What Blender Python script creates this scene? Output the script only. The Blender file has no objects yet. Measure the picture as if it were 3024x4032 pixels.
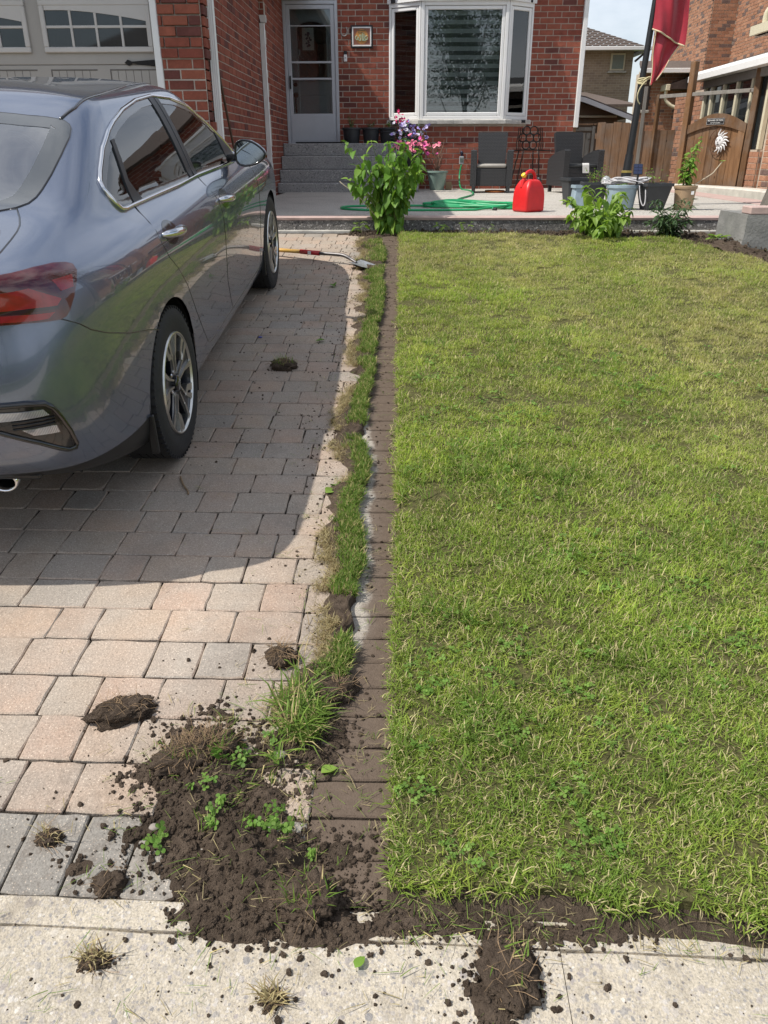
import bpy, bmesh, math, random
import numpy as np
from mathutils import Vector, Matrix
from mathutils.bvhtree import BVHTree
from mathutils.geometry import delaunay_2d_cdt
R = math.radians
random.seed(7)
rng = np.random.default_rng(7)
SC = bpy.context.scene
COL = SC.collection
# ---------------------------------------------------------------- camera
SLOPE = math.tan(R(6.2))                     # the driveway climbs towards the house
CAM = Vector((0, 0, 1.57))
cd = bpy.data.cameras.new('camera'); cam = bpy.data.objects.new('camera', cd); COL.objects.link(cam)
cd.sensor_fit = 'HORIZONTAL'; cd.sensor_width = 36; cd.lens = 36; cd.clip_start = .05; cd.clip_end = 900
_yw, _tl, _rl = R(1.25), R(25.0), R(.1)
_fh = Vector((-math.sin(_yw), math.cos(_yw), 0)); _rt = Vector((math.cos(_yw), math.sin(_yw), 0)); _up = Vector((0, 0, 1))
_fw = _fh*math.cos(_tl) - _up*math.sin(_tl); _dn = -(_fh*math.sin(_tl) + _up*math.cos(_tl))
_r2 = _rt*math.cos(_rl) + _dn*math.sin(_rl); _d2 = _dn*math.cos(_rl) - _rt*math.sin(_rl)
cam.matrix_world = Matrix(((_r2.x, -_d2.x, -_fw.x, CAM.x), (_r2.y, -_d2.y, -_fw.y, CAM.y), (_r2.z, -_d2.z, -_fw.z, CAM.z), (0, 0, 0, 1)))
SC.camera = cam
# ---------------------------------------------------------------- light
SUN = Vector((-.67, -.22, 1.0)).normalized()  # towards the sun
w = bpy.data.worlds.new('World'); SC.world = w; w.use_nodes = True
nt = w.node_tree; nt.nodes.clear()
o_ = nt.nodes.new('ShaderNodeOutputWorld'); bg = nt.nodes.new('ShaderNodeBackground')
sk = nt.nodes.new('ShaderNodeTexSky'); sk.sky_type = 'NISHITA'; sk.sun_disc = False
sk.sun_elevation = math.asin(SUN.z); sk.sun_rotation = math.atan2(SUN.x, SUN.y); sk.air_density = 1.0; sk.dust_density = 1.6; sk.ozone_density = 1.5
tc = nt.nodes.new('ShaderNodeTexCoord'); mp = nt.nodes.new('ShaderNodeMapping'); mp.inputs['Scale'].default_value = (1, 1, 2.4)
nz = nt.nodes.new('ShaderNodeTexNoise'); nz.inputs['Scale'].default_value = 1.7; nz.inputs['Detail'].default_value = 9; nz.inputs['Roughness'].default_value = .58
rp = nt.nodes.new('ShaderNodeValToRGB'); rp.color_ramp.elements[0].position = .36; rp.color_ramp.elements[1].position = .62
rp.color_ramp.elements[1].color = (.72, .72, .72, 1)
mx = nt.nodes.new('ShaderNodeMixRGB'); mx.inputs[2].default_value = (9.2, 9.5, 10.0, 1)
L = nt.links.new
L(tc.outputs['Generated'], mp.inputs[0]); L(mp.outputs[0], nz.inputs['Vector']); L(nz.outputs[0], rp.inputs[0]); L(rp.outputs[0], mx.inputs[0])
L(sk.outputs[0], mx.inputs[1]); L(mx.outputs[0], bg.inputs[0]); bg.inputs[1].default_value = .118; L(bg.outputs[0], o_.inputs[0])
sd = bpy.data.lights.new('sun', 'SUN'); sd.energy = 4.5; sd.angle = R(.6); sd.color = (1, .955, .88)
sun = bpy.data.objects.new('sun', sd); COL.objects.link(sun); sun.rotation_euler = SUN.to_track_quat('Z', 'Y').to_euler(); sun.location = (-6, -3, 14)
SC.view_settings.view_transform = 'Standard'; SC.view_settings.look = 'None'; SC.view_settings.gamma = 1; SC.view_settings.exposure = 0.12
SC.view_settings.use_curve_mapping = False
SC.render.engine = 'CYCLES'; SC.cycles.max_bounces = 8; SC.cycles.transparent_max_bounces = 12
# ---------------------------------------------------------------- helpers
class NT:
    """small node-tree writer"""
    def __init__(s, name):
        s.m = bpy.data.materials.new(name); s.m.use_nodes = True; s.t = s.m.node_tree
        s.p = s.t.nodes['Principled BSDF']; s.o = s.t.nodes['Material Output']
        s.geo = s.t.nodes.new('ShaderNodeNewGeometry'); s.tc = s.t.nodes.new('ShaderNodeTexCoord')
    def n(s, ty, **k):
        x = s.t.nodes.new(ty)
        for a, b in k.items(): setattr(x, a, b)
        return x
    def put(s, sock, v):
        if hasattr(v, 'is_linked'): s.t.links.new(v, sock)
        elif isinstance(v, (tuple, list)) and len(v) == 3 and sock.type == 'RGBA': sock.default_value = (*v, 1)
        else: sock.default_value = v
    def map(s, co, scale=(1, 1, 1), rot=(0, 0, 0)):
        x = s.n('ShaderNodeMapping'); s.put(x.inputs[0], co); x.inputs['Scale'].default_value = scale; x.inputs['Rotation'].default_value = rot
        return x.outputs[0]
    def noise(s, scale, detail=4, rough=.55, co=None, col=False, dist=0):
        x = s.n('ShaderNodeTexNoise'); x.inputs['Scale'].default_value = scale; x.inputs['Detail'].default_value = detail
        x.inputs['Roughness'].default_value = rough; x.inputs['Distortion'].default_value = dist
        s.put(x.inputs['Vector'], co if co is not None else s.geo.outputs['Position'])
        return x.outputs[1 if col else 0]
    def vor(s, scale, feat='F1', out=0, co=None, rnd=1):
        x = s.n('ShaderNodeTexVoronoi', feature=feat); x.inputs['Scale'].default_value = scale; x.inputs['Randomness'].default_value = rnd
        s.put(x.inputs['Vector'], co if co is not None else s.geo.outputs['Position'])
        return x.outputs[out]
    def ramp(s, f, stops, interp='LINEAR'):
        x = s.n('ShaderNodeValToRGB'); s.put(x.inputs[0], f); e = x.color_ramp.elements; x.color_ramp.interpolation = interp
        while len(e) < len(stops): e.new(.5)
        for i, (p, c) in enumerate(stops):
            e[i].position = p; e[i].color = (c, c, c, 1) if not isinstance(c, (tuple, list)) else (*c, 1)
        return x.outputs[0]
    def mix(s, f, a, b, mode='MIX'):
        x = s.n('ShaderNodeMixRGB', blend_type=mode); s.put(x.inputs[0], f); s.put(x.inputs[1], a); s.put(x.inputs[2], b)
        return x.outputs[0]
    def math(s, op, a, b=0.0):
        x = s.n('ShaderNodeMath', operation=op); s.put(x.inputs[0], a); s.put(x.inputs[1], b); return x.outputs[0]
    def xyz(s, co):
        x = s.n('ShaderNodeSeparateXYZ'); s.put(x.inputs[0], co); return x.outputs
    def rnd(s):
        a = s.n('ShaderNodeObjectInfo').outputs['Random']
        return s.math('FRACT', s.math('ADD', s.math('MULTIPLY', a, 7.31), s.geo.outputs['Random Per Island']))
    def attr(s, name, out='Color'):
        x = s.n('ShaderNodeAttribute'); x.attribute_name = name; return x.outputs[out]
    def bump(s, h, strength=.4, dist=.01):
        x = s.n('ShaderNodeBump'); x.inputs['Strength'].default_value = strength; x.inputs['Distance'].default_value = dist
        s.put(x.inputs['Height'], h); s.put(s.p.inputs['Normal'], x.outputs[0]); return x
    def set(s, **k):
        nm = dict(col='Base Color', rough='Roughness', metal='Metallic', spec='Specular IOR Level', coat='Coat Weight', coatr='Coat Roughness', trans='Transmission Weight', alpha='Alpha', ior='IOR', emit='Emission Color', emits='Emission Strength', sheen='Sheen Weight', sss='Subsurface Weight')
        for a, b in k.items(): s.put(s.p.inputs[nm[a]], b)
        return s
def plain(name, col, rough=.5, metal=0, var=.12, scale=18, bump=.0, **k):
    """a material with a little mottling, so that nothing is perfectly flat"""
    t = NT(name)
    n = t.noise(scale, 5, .6, t.tc.outputs['Object'])
    t.set(col=t.mix(1, (*[c for c in col],), t.ramp(n, [(.25, 1-var), (.75, 1+var)]), 'MULTIPLY'), rough=rough, metal=metal, **k)
    if bump: t.bump(t.noise(scale*6, 4, .6, t.tc.outputs['Object']), bump, .005)
    return t.m
class MB:
    """collects geometry for ONE mesh object"""
    def __init__(s): s.v = []; s.f = []; s.mi = []; s.cur = 0
    def add(s, vs, fs):
        b = len(s.v); s.v += [tuple(v) for v in vs]; s.f += [tuple(b+i for i in f) for f in fs]; s.mi += [s.cur]*len(fs); return s
    def box(s, x0, x1, y0, y1, z0, z1, M=None):
        vs = [Vector(p) for p in ((x0,y0,z0),(x1,y0,z0),(x1,y1,z0),(x0,y1,z0),(x0,y0,z1),(x1,y0,z1),(x1,y1,z1),(x0,y1,z1))]
        if M is not None: vs = [M @ v for v in vs]
        return s.add(vs, ((0,3,2,1),(4,5,6,7),(0,1,5,4),(1,2,6,5),(2,3,7,6),(3,0,4,7)))
    def bbox(s, x0, x1, y0, y1, z0, z1, b=.004, M=None):
        """box with chamfered edges"""
        bm = bmesh.new(); bmesh.ops.create_cube(bm, size=1)
        for v in bm.verts: v.co = Vector(((x0+x1)/2+v.co.x*(x1-x0), (y0+y1)/2+v.co.y*(y1-y0), (z0+z1)/2+v.co.z*(z1-z0)))
        bmesh.ops.bevel(bm, geom=bm.edges[:], offset=b, segments=1, affect='EDGES')
        return s.bm(bm, M)
    def bm(s, bm, M=None):
        bm.verts.index_update()
        vs = [(M @ v.co if M is not None else v.co.copy()) for v in bm.verts]; fs = [[v.index for v in f.verts] for f in bm.faces]; bm.free()
        return s.add(vs, fs)
    def prism(s, pts, a, b, ax='y', M=None):
        """outline in two axes, extruded from a to b along the third"""
        n = len(pts)
        def P(p, t):
            v = {'y': (p[0], t, p[1]), 'x': (t, p[0], p[1]), 'z': (p[0], p[1], t)}[ax]
            return M @ Vector(v) if M is not None else Vector(v)
        vs = [P(p, a) for p in pts] + [P(p, b) for p in pts]
        fs = [tuple(range(n)), tuple(range(2*n-1, n-1, -1))] + [(i, i+n, (i+1) % n+n, (i+1) % n) for i in range(n)]
        return s.add(vs, fs)
    def tube(s, path, r, n=8, cap=True, closed=False):
        path = [Vector(p) for p in path]; m = len(path); rs = r if isinstance(r, (list, tuple)) else [r]*m
        vs = []; up = None
        for i, p in enumerate(path):
            if closed: t = path[(i+1) % m]-path[i-1]
            else: t = path[min(i+1, m-1)]-path[max(i-1, 0)]
            t = t.normalized() if t.length > 1e-9 else Vector((0, 0, 1))
            if up is None: up = t.orthogonal().normalized()
            up = up-t*up.dot(t); up = up.normalized() if up.length > 1e-6 else t.orthogonal().normalized()
            q = t.cross(up)
            for k in range(n):
                a = 2*math.pi*k/n; vs.append(p+(up*math.cos(a)+q*math.sin(a))*rs[i])
        fs = []
        for i in range(m if closed else m-1):
            j = (i+1) % m
            for k in range(n): fs.append((i*n+k, i*n+(k+1) % n, j*n+(k+1) % n, j*n+k))
        if cap and not closed: fs += [tuple(range(n-1, -1, -1)), tuple((m-1)*n+k for k in range(n))]
        return s.add(vs, fs)
    def lathe(s, prof, n=24, M=None, cap=True):
        """profile (radius, z) turned round z"""
        vs = []
        for r_, z in prof:
            for k in range(n):
                a = 2*math.pi*k/n; v = Vector((r_*math.cos(a), r_*math.sin(a), z)); vs.append(M @ v if M is not None else v)
        fs = [(i*n+k, i*n+(k+1) % n, (i+1)*n+(k+1) % n, (i+1)*n+k) for i in range(len(prof)-1) for k in range(n)]
        if cap: fs += [tuple(range(n-1, -1, -1)), tuple((len(prof)-1)*n+k for k in range(n))]
        return s.add(vs, fs)
    def build(s, name, m=None, parent=None, smooth=False, loc=None, **props):
        me = bpy.data.meshes.new(name); me.from_pydata(s.v, [], s.f); me.update()
        return link(name, me, m, parent, smooth, loc, s.mi, **props)
def link(name, me, m=None, parent=None, smooth=False, loc=None, mi=None, **props):
    for mm in (m if isinstance(m, (list, tuple)) else [m]):
        if mm: me.materials.append(mm)
    if mi and any(mi): me.polygons.foreach_set('material_index', mi)
    if smooth is True: me.shade_smooth()
    elif smooth: me.shade_smooth(); me.set_sharp_from_angle(angle=R(smooth))
    o = bpy.data.objects.new(name, me); COL.objects.link(o)
    if parent is not None: o.parent = parent
    if loc is not None: o.location = loc
    for k, v in props.items(): o[k] = v
    return o
def thing(name, label, cat, loc=(0, 0, 0), rz=0, group=None, rot=None):
    o = bpy.data.objects.new(name, None); COL.objects.link(o); o.location = loc; o.rotation_euler = rot or (0, 0, rz)
    o.empty_display_size = .1; o['label'] = label; o['category'] = cat
    if group: o['group'] = group
    return o
def P(label, cat, group=None):
    d = dict(label=label, category=cat)
    if group: d['group'] = group
    return d
def copy_tree(o, label=None, loc=None, rz=None, parent=None):
    c = o.copy(); COL.objects.link(c); c.parent = parent
    if label: c['label'] = label
    if loc is not None: c.location = loc
    if rz is not None: c.rotation_euler = (c.rotation_euler[0], c.rotation_euler[1], rz)
    for ch in list(o.children): copy_tree(ch, parent=c)
    return c
def text_mesh(cr, name, m, parent=None):
    o = bpy.data.objects.new(name, cr); COL.objects.link(o); dg = bpy.context.evaluated_depsgraph_get()
    me = bpy.data.meshes.new_from_object(o.evaluated_get(dg)); bpy.data.objects.remove(o); me.materials.clear()
    return link(name, me, m, parent)
def G(y): return y*SLOPE                  # height of the sloping front yard
def lerp(a, b, t): return a+(b-a)*t
def interp(tab, t):
    for (a, *p), (b, *q) in zip(tab, tab[1:]):
        if t <= b: k = 0 if b == a else max(0, (t-a)/(b-a)); return [lerp(u, v, k) for u, v in zip(p, q)]
    return list(tab[-1][1:])
def cat(pts, n=8, closed=False):
    """Catmull-Rom through the points"""
    p = [Vector(q) for q in pts]; m = len(p); out = []
    for i in range(m if closed else m-1):
        a, b, c, d = (p[(i-1) % m], p[i], p[(i+1) % m], p[(i+2) % m]) if closed else (p[max(i-1, 0)], p[i], p[i+1], p[min(i+2, m-1)])
        for k in range(n):
            t = k/n; out.append(.5*((2*b)+(c-a)*t+(2*a-5*b+4*c-d)*t*t+(3*b-a-3*c+d)*t**3))
    if not closed: out.append(p[-1])
    return out
# ---------------------------------------------------------------- the car
def car_materials():
    M = {}
    t = NT('car_paint')
    fl = t.noise(900, 2, .5, t.tc.outputs['Object'])
    t.set(col=t.mix(1, (.155, .185, .255), t.ramp(fl, [(.3, .8), (.7, 1.25)]), 'MULTIPLY'), metal=.72, rough=.27, coat=1.0, coatr=.02)
    M['paint'] = t.m
    M['black'] = plain('car_black_plastic', (.012, .012, .013), .42, var=.2)
    M['gloss'] = plain('car_gloss_black', (.008, .008, .009), .12, var=.1, coat=.6)
    M['chrome'] = plain('car_chrome', (.75, .75, .76), .08, 1, var=.03)
    M['rubber'] = plain('tyre_rubber', (.018, .018, .019), .75, var=.25, scale=30, bump=.25)
    M['alloy'] = plain('machined_alloy', (.66, .65, .62), .32, 1, var=.08)
    M['alloyd'] = plain('dark_alloy_pocket', (.02, .022, .03), .3, .4, var=.1, coat=.5)
    t = NT('car_glass'); t.set(col=(.10, .13, .13), rough=.02, trans=.0, spec=.9, coat=1, coatr=.0)
    tr = t.n('ShaderNodeBsdfTransparent'); tr.inputs[0].default_value = (.74, .84, .81, 1)
    fr = t.n('ShaderNodeFresnel'); fr.inputs[0].default_value = 1.6
    gl = t.n('ShaderNodeBsdfGlossy'); gl.inputs['Roughness'].default_value = .01
    ms = t.n('ShaderNodeMixShader'); t.put(ms.inputs[0], t.math('ADD', fr.outputs[0], .04)); t.t.links.new(tr.outputs[0], ms.inputs[1]); t.t.links.new(gl.outputs[0], ms.inputs[2])
    t.t.links.new(ms.outputs[0], t.o.inputs[0]); M['glass'] = t.m
    M['rglass'] = t.m.copy(); M['rglass'].name = 'car_rear_glass'
    for q in M['rglass'].node_tree.nodes:
        if q.type == 'MATH': q.inputs[1].default_value = .34
        if q.type == 'BSDF_TRANSPARENT': q.inputs[0].default_value = (.45, .58, .56, 1)
    t = NT('tail_lamp_red'); nn = t.noise(30, 3, .5, t.tc.outputs['Object']); t.set(col=t.ramp(nn, [(.3, (.055, .001, .002)), (.75, (.10, .002, .003))]), rough=.07, coat=1, coatr=.02); M['red'] = t.m
    M['frit'] = plain('rear_window_frit', (.06, .066, .07), .06, var=.05, coat=1)  # base colour lightened to carry the grey of reflected sky
    M['red2'] = plain('tail_lamp_bright_red', (.27, .003, .004), .15, var=.25, scale=40, coat=1)
    M['reddark'] = plain('tail_lamp_dark_red', (.022, .001, .002), .1, coat=1)
    t = NT('clear_lamp'); wv = t.n('ShaderNodeTexWave'); wv.inputs['Scale'].default_value = 90; t.put(wv.inputs[0], t.tc.outputs['Object'])
    t.set(col=t.ramp(wv.outputs[0], [(0, (.22, .22, .23)), (1, (.55, .55, .57))]), rough=.08, metal=.4, coat=1); M['clear'] = t.m
    M['seat'] = plain('car_seat_cloth', (.03, .03, .032), .9, var=.2)
    M['beige'] = plain('car_headliner', (.42, .41, .38), .9)
    return M
def build_car():
    M = car_materials(); th = R(6.2); S = 1.04
    root = thing('parked_car', 'dark blue grey four door saloon parked on the paved driveway', 'car', (-1.85, 3.23, SLOPE*3.23), rot=(th, 0, 0))
    root.scale = (S, S, S)
    # closed half rings from the middle of the tail, round the right side, to the middle of the nose
    TX = (0, .30, .55, .72, .84, .92, .965, .99, 1)
    TY = (0, .006, .022, .05, .09, .17, .32, .52, .80)
    def ring(yr, yf, w, zr, zs, zf, ys, cr=1.0, cf=1.0, wf=None, zc=0, bow=0):
        """yr/yf tail and nose; w half width; z at tail, side, nose; ys side stations; zc crown at the middle"""
        out = []; wf = wf or w
        for a, b in zip(TX, TY): out.append((a*w, yr+b*cr, lerp(zr, zs, min(1, b/.5))+zc*(1-a*a)))
        n = len(ys)
        for i, y in enumerate(ys): out.append((lerp(w, wf, i/(n-1))+bow*math.sin(math.pi*(i+.5)/n), y, lerp(zs, lerp(zs, zf, .45), i/(n-1))))
        for a, b in reversed(list(zip(TX, TY))): out.append((a*wf, yf-b*cf, lerp(zf, lerp(zs, zf, .45), min(1, b/.5))+zc*(1-a*a)))
        return out
    LS = (-.05, .3, .75, 1.2, 1.65, 2.1, 2.5)
    rings = [
        ring(-.56, 3.30, .795, .235, .165, .17, LS, .75),
        ring(-.70, 3.42, .835, .275, .195, .20, LS, .8),
        ring(-.90, 3.48, .852, .335, .28, .30, LS, .9),
        ring(-1.01, 3.52, .855, .45, .40, .42, LS, bow=.004),
        ring(-1.035, 3.54, .866, .58, .56, .54, LS, bow=.006),
        ring(-1.035, 3.52, .872, .70, .70, .62, LS, bow=.008),
        ring(-1.005, 3.47, .872, .80, .815, .70, LS, bow=.006),
        ring(-.99, 3.40, .856, .90, .885, .77, LS, bow=.004),
        ring(-1.02, 3.28, .822, .975, .935, .81, (-.05, .3, .75, 1.2, 1.65, 2.1, 2.42), .95, bow=.004),
        ring(-.97, 3.14, .775, .995, .965, .85, (-.02, .3, .75, 1.2, 1.65, 2.05, 2.36), .80, .9, zc=.012),
        ring(-.70, 2.80, .748, 1.022, .985, .885, (.0, .32, .75, 1.2, 1.65, 2.0, 2.28), .60, .75, zc=.012),
        ring(-.44, 2.46, .735, 1.045, 1.005, .93, (.06, .36, .76, 1.2, 1.62, 1.95, 2.18), .50, .5, .74, zc=.015),
        ring(-.30, 2.33, .715, 1.085, 1.06, 1.0, (.13, .40, .78, 1.2, 1.58, 1.88, 2.07), .48, .45, .715, zc=.018),
        ring(-.07, 2.09, .655, 1.20, 1.20, 1.15, (.28, .50, .82, 1.2, 1.50, 1.71, 1.83), .42, .42, .645, zc=.025),
        ring(.13, 1.84, .597, 1.29, 1.30, 1.265, (.42, .60, .86, 1.18, 1.42, 1.55, 1.62), .36, .34, .585, zc=.030),
        ring(.27, 1.70, .557, 1.338, 1.338, 1.318, (.53, .68, .89, 1.16, 1.36, 1.46, 1.51), .30, .28, .545, zc=.034),
        ring(.42, 1.55, .44, 1.368, 1.364, 1.35, (.62, .74, .92, 1.14, 1.30, 1.38, 1.40), .22, .22, .43, zc=.022),
        ring(.60, 1.32, .25, 1.392, 1.385, 1.378, (.75, .82, .95, 1.12, 1.22, 1.26, 1.28), .12, .12, .25, zc=.005),
    ]
    n = len(rings[0]); vs = [p for r_ in rings for p in r_]; fs = []
    for j in range(len(rings)-1):
        for i in range(n-1): fs.append((j*n+i, j*n+i+1, (j+1)*n+i+1, (j+1)*n+i))
    j = len(rings)-1
    mid = len(vs); vs.append((0, .95, 1.393))
    for i in range(n-1): fs.append((j*n+i, j*n+i+1, mid))
    # mirror, weld, subdivide
    bm = bmesh.new(); bv = [bm.verts.new(v) for v in vs]
    mv = [bm.verts.new((-v[0], v[1], v[2])) for v in vs]
    for f in fs: bm.faces.new([bv[i] for i in f]); bm.faces.new([mv[i] for i in reversed(f)])
    bmesh.ops.remove_doubles(bm, verts=bm.verts[:], dist=1e-5)
    me = bpy.data.meshes.new('body'); bm.to_mesh(me); bm.free()
    tmp = bpy.data.objects.new('tmp', me); COL.objects.link(tmp)
    md = tmp.modifiers.new('s', 'SUBSURF'); md.levels = 3; md.render_levels = 3
    dg = bpy.context.evaluated_depsgraph_get(); dg.update(); fine = bpy.data.meshes.new_from_object(tmp.evaluated_get(dg))
    bpy.data.objects.remove(tmp)
    bm = bmesh.new(); bm.from_mesh(fine); bm.normal_update()
    bvh = BVHTree.FromBMesh(bm); bm.faces.ensure_lookup_table()
    # --- patches laid on the skin
    def hit(o, d):
        h = bvh.ray_cast(Vector(o), Vector(d).normalized())
        if h[0] is None:
            h = bvh.find_nearest(Vector(o)+Vector(d)*1.0)
        f = bm.faces[h[2]]; p = h[0]                       # smooth normal
        ws = [1/((v.co-p).length+1e-5) for v in f.verts]; nn = Vector()
        for v, q in zip(f.verts, ws): nn += v.normal*q
        return p, nn.normalized()
    def frame(kind):
        return {'side': lambda a, b: ((2, a, b), (-1, 0, 0)), 'top': lambda a, b: ((a, b, 2.5), (0, 0, -1)),
                'rear': lambda a, b: ((a, -2.5, b), (0, 1, 0)),
                'corner': lambda a, b: ((.62*1.6+.78*a, -.78*1.6+.62*a, b), (-.62, .78, 0))}[kind]
    def dens(poly, step, closed=True):
        out = []
        for i in range(len(poly) if closed else len(poly)-1):
            a, b = Vector(poly[i]), Vector(poly[(i+1) % len(poly)]); k = max(1, int((b-a).length/step))
            out += [a.lerp(b, t/k) for t in range(k)]
        if not closed: out.append(Vector(poly[-1]))
        return out
    def inside(p, poly):
        c = False; j = len(poly)-1
        for i in range(len(poly)):
            if (poly[i][1] > p[1]) != (poly[j][1] > p[1]) and p[0] < (poly[j][0]-poly[i][0])*(p[1]-poly[i][1])/(poly[j][1]-poly[i][1])+poly[i][0]: c = not c
            j = i
        return c
    def patch(name, poly, m, kind='side', off=.003, step=.03, parent=root, mirror=True, rim=True, hole=None):
        fr_ = frame(kind)
        b = dens(poly, step); bb = [tuple(p) for p in b]; pts = list(bb); ne = len(bb)
        xs = [p[0] for p in bb]; zs = [p[1] for p in bb]
        gx = np.arange(min(xs)+step*.5, max(xs), step); gz = np.arange(min(zs)+step*.5, max(zs), step)
        for x in gx:
            for z in gz:
                if inside((x, z), bb) and min((x-q[0])**2+(z-q[1])**2 for q in bb) > (step*.45)**2: pts.append((x, z))
        ed = [(i, (i+1) % ne) for i in range(ne)]; hh = None
        if hole:
            hh = [tuple(p) for p in dens(hole, step)]
            pts = pts[:ne]+[p for p in pts[ne:] if not inside(p, hh) and min((p[0]-q[0])**2+(p[1]-q[1])**2 for q in hh) > (step*.45)**2]
            k0 = len(pts); pts += hh; ed += [(k0+i, k0+(i+1) % len(hh)) for i in range(len(hh))]
        r_ = delaunay_2d_cdt([Vector(p) for p in pts], ed, [], 1, 1e-6)
        V2 = r_[0]; F2 = [f for f in r_[2] if not hh or not inside(sum((Vector(V2[i]) for i in f), Vector((0, 0)))/len(f), hh)]
        vs = []; ns = []
        for p in V2:
            q, nn = hit(*fr_(p[0], p[1])); vs.append(q+nn*off); ns.append(nn)
        nv = len(vs); fs = [tuple(f) for f in F2]
        # face the right way
        a, b_, c = (vs[i] for i in fs[0][:3])
        if (b_-a).cross(c-a).dot(ns[fs[0][0]]) < 0: fs = [tuple(reversed(f)) for f in fs]
        if rim:                                           # turn the edge down into the skin
            ec = {}
            for f in fs:
                for i in range(len(f)): e = (f[i], f[(i+1) % len(f)]); ec[e] = 1
            low = {}
            for (i, j_) in list(ec):
                if (j_, i) in ec: continue
                for q in (i, j_):
                    if q not in low: low[q] = len(vs); vs.append(vs[q]-ns[q]*(off+.004)); ns.append(ns[q])
                fs.append((j_, i, low[i], low[j_]))
        outs = []
        for sgn in ((1, -1) if mirror else (1,)):
            me = bpy.data.meshes.new(name)
            me.from_pydata([(v.x*sgn, v.y, v.z) for v in vs], [], [f if sgn == 1 else tuple(reversed(f)) for f in fs]); me.update(); me.shade_smooth()
            me.normals_split_custom_set_from_vertices([(q.x*sgn, q.y, q.z) for q in ns])
            o = link(name, me, m, parent)
            outs.append(o)
        return outs
    def strip(name, line, m, kind='side', wdt=.004, off=.004, h=.0, closed=False, parent=root, mirror=True, step=.03, n=6):
        """a bead running along the skin"""
        fr_ = frame(kind); pts = []
        for p in dens(line, step, closed):
            q, nn = hit(*fr_(p[0], p[1])); pts.append(q+nn*off)
        for sgn in ((1, -1) if mirror else (1,)): MB().tube([(p.x*sgn, p.y, p.z) for p in pts], wdt, n, closed=closed).build(name, m, parent, smooth=True)
    # --- wheel arches cut out of the skin
    for v in bm.verts: v.tag = False
    AR = .352
    dead = []
    for cy in (0.02, 2.70):
        for f in bm.faces:
            c = f.calc_center_median()
            if abs(c.x) > .45 and math.hypot(c.y-cy, c.z-.305) < AR: dead.append(f)
    fb = bm.copy()
    fb.faces.ensure_lookup_table()
    dead_i = {f.index for f in dead}
    kill = [f for f in fb.faces if f.index in dead_i]
    # openings for the glass, so that one can look into the cabin
    SIDE = [(-.024, 1.066), (-.011, 1.09), (.037, 1.118), (.17, 1.178), (.317, 1.224), (.43, 1.247), (.64, 1.278), (.90, 1.299), (1.18, 1.303), (1.445, 1.28), (1.67, 1.236), (1.90, 1.135), (2.10, 1.01), (2.162, .95), (2.08, .926), (2.0, .922), (1.62, .936), (1.156, .955), (.777, .962), (.446, .974), (.148, .984), (.058, .986), (.021, .992), (-.006, 1.02)]
    REAR = [(.2, .125), (.428, .125), (.529, .138), (.552, .141), (.570, .132), (.580, .112), (.588, .059), (.590, -.048), (.588, -.156), (.582, -.244), (.577, -.29), (.566, -.331), (.54, -.37), (.5, -.402), (.3, -.435), (0, -.445)]
    REAR = REAR + [(-x, y) for x, y in REAR[-2::-1]] + [(-.2, .125), (0, .125)]
    def shrink(poly, d):
        c = []; n_ = len(poly); ar = sum(poly[i][0]*poly[(i+1) % n_][1]-poly[(i+1) % n_][0]*poly[i][1] for i in range(n_)); sg = 1 if ar > 0 else -1
        for i in range(n_):
            a, b, e = Vector(poly[i-1]), Vector(poly[i]), Vector(poly[(i+1) % n_])
            n1 = (b-a).normalized(); n2 = (e-b).normalized(); nn = (n1+n2).normalized(); c.append((b.x-nn.y*d*sg, b.y+nn.x*d*sg))
        return c
    S_HOLE = shrink(SIDE, .014); R_HOLE = shrink(REAR, .03)
    for f in fb.faces:
        c = f.calc_center_median()
        if f.index in dead_i: continue
        s_in = abs(c.x) > .5 and inside((c.y, c.z), S_HOLE)
        r_in = c.z > 1.03 and c.y < .5 and inside((c.x, c.y), R_HOLE)
        w_in = c.z > .98 and c.y > 1.5 and inside((c.x, c.y), [(-.58, 2.16), (-.45, 1.74), (.45, 1.74), (.58, 2.16), (.45, 2.25), (-.45, 2.25)])
        if s_in or r_in or w_in: kill.append(f)
    bmesh.ops.delete(fb, geom=kill, context='FACES')
    for v in fb.verts:
        if v.is_boundary and abs(v.co.x) > .45 and v.co.z < .72:
            for cy in (.02, 2.70):
                d = Vector((v.co.y-cy, v.co.z-.305))
                if AR*.85 < d.length < AR*1.2: d = d.normalized()*AR; v.co.y = cy+d.x; v.co.z = .305+d.y
    bme = bpy.data.meshes.new('body'); fb.to_mesh(bme); fb.free(); bme.shade_smooth()
    bo = link('body', bme, [M['paint'], M['black']], root)
    for p in bme.polygons:
        c = p.center
        if (c.z < .372-.05*min(1, max(0, (c.y+.86)/.5)) and c.y < -.33) or c.z < .185: p.material_index = 1
    # dark wheel wells, floor, cabin
    mb = MB()
    for cy in (.02, 2.70):
        for sg in (1, -1):
            arc = [(cy+math.cos(a)*.36, .305+math.sin(a)*.36) for a in np.linspace(-.45, math.pi+.45, 20)]
            vs_ = [(sg*x, y, z) for x in (.85, .50) for y, z in arc]; n2 = len(arc)
            mb.add(vs_, [(i, i+1, n2+i+1, n2+i) for i in range(n2-1)] + [tuple(range(n2, 2*n2))])
    mb.box(-.70, .70, -.30, 3.2, .20, .23)
    mb.build('wheel_housing', M['black'], root)
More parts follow.
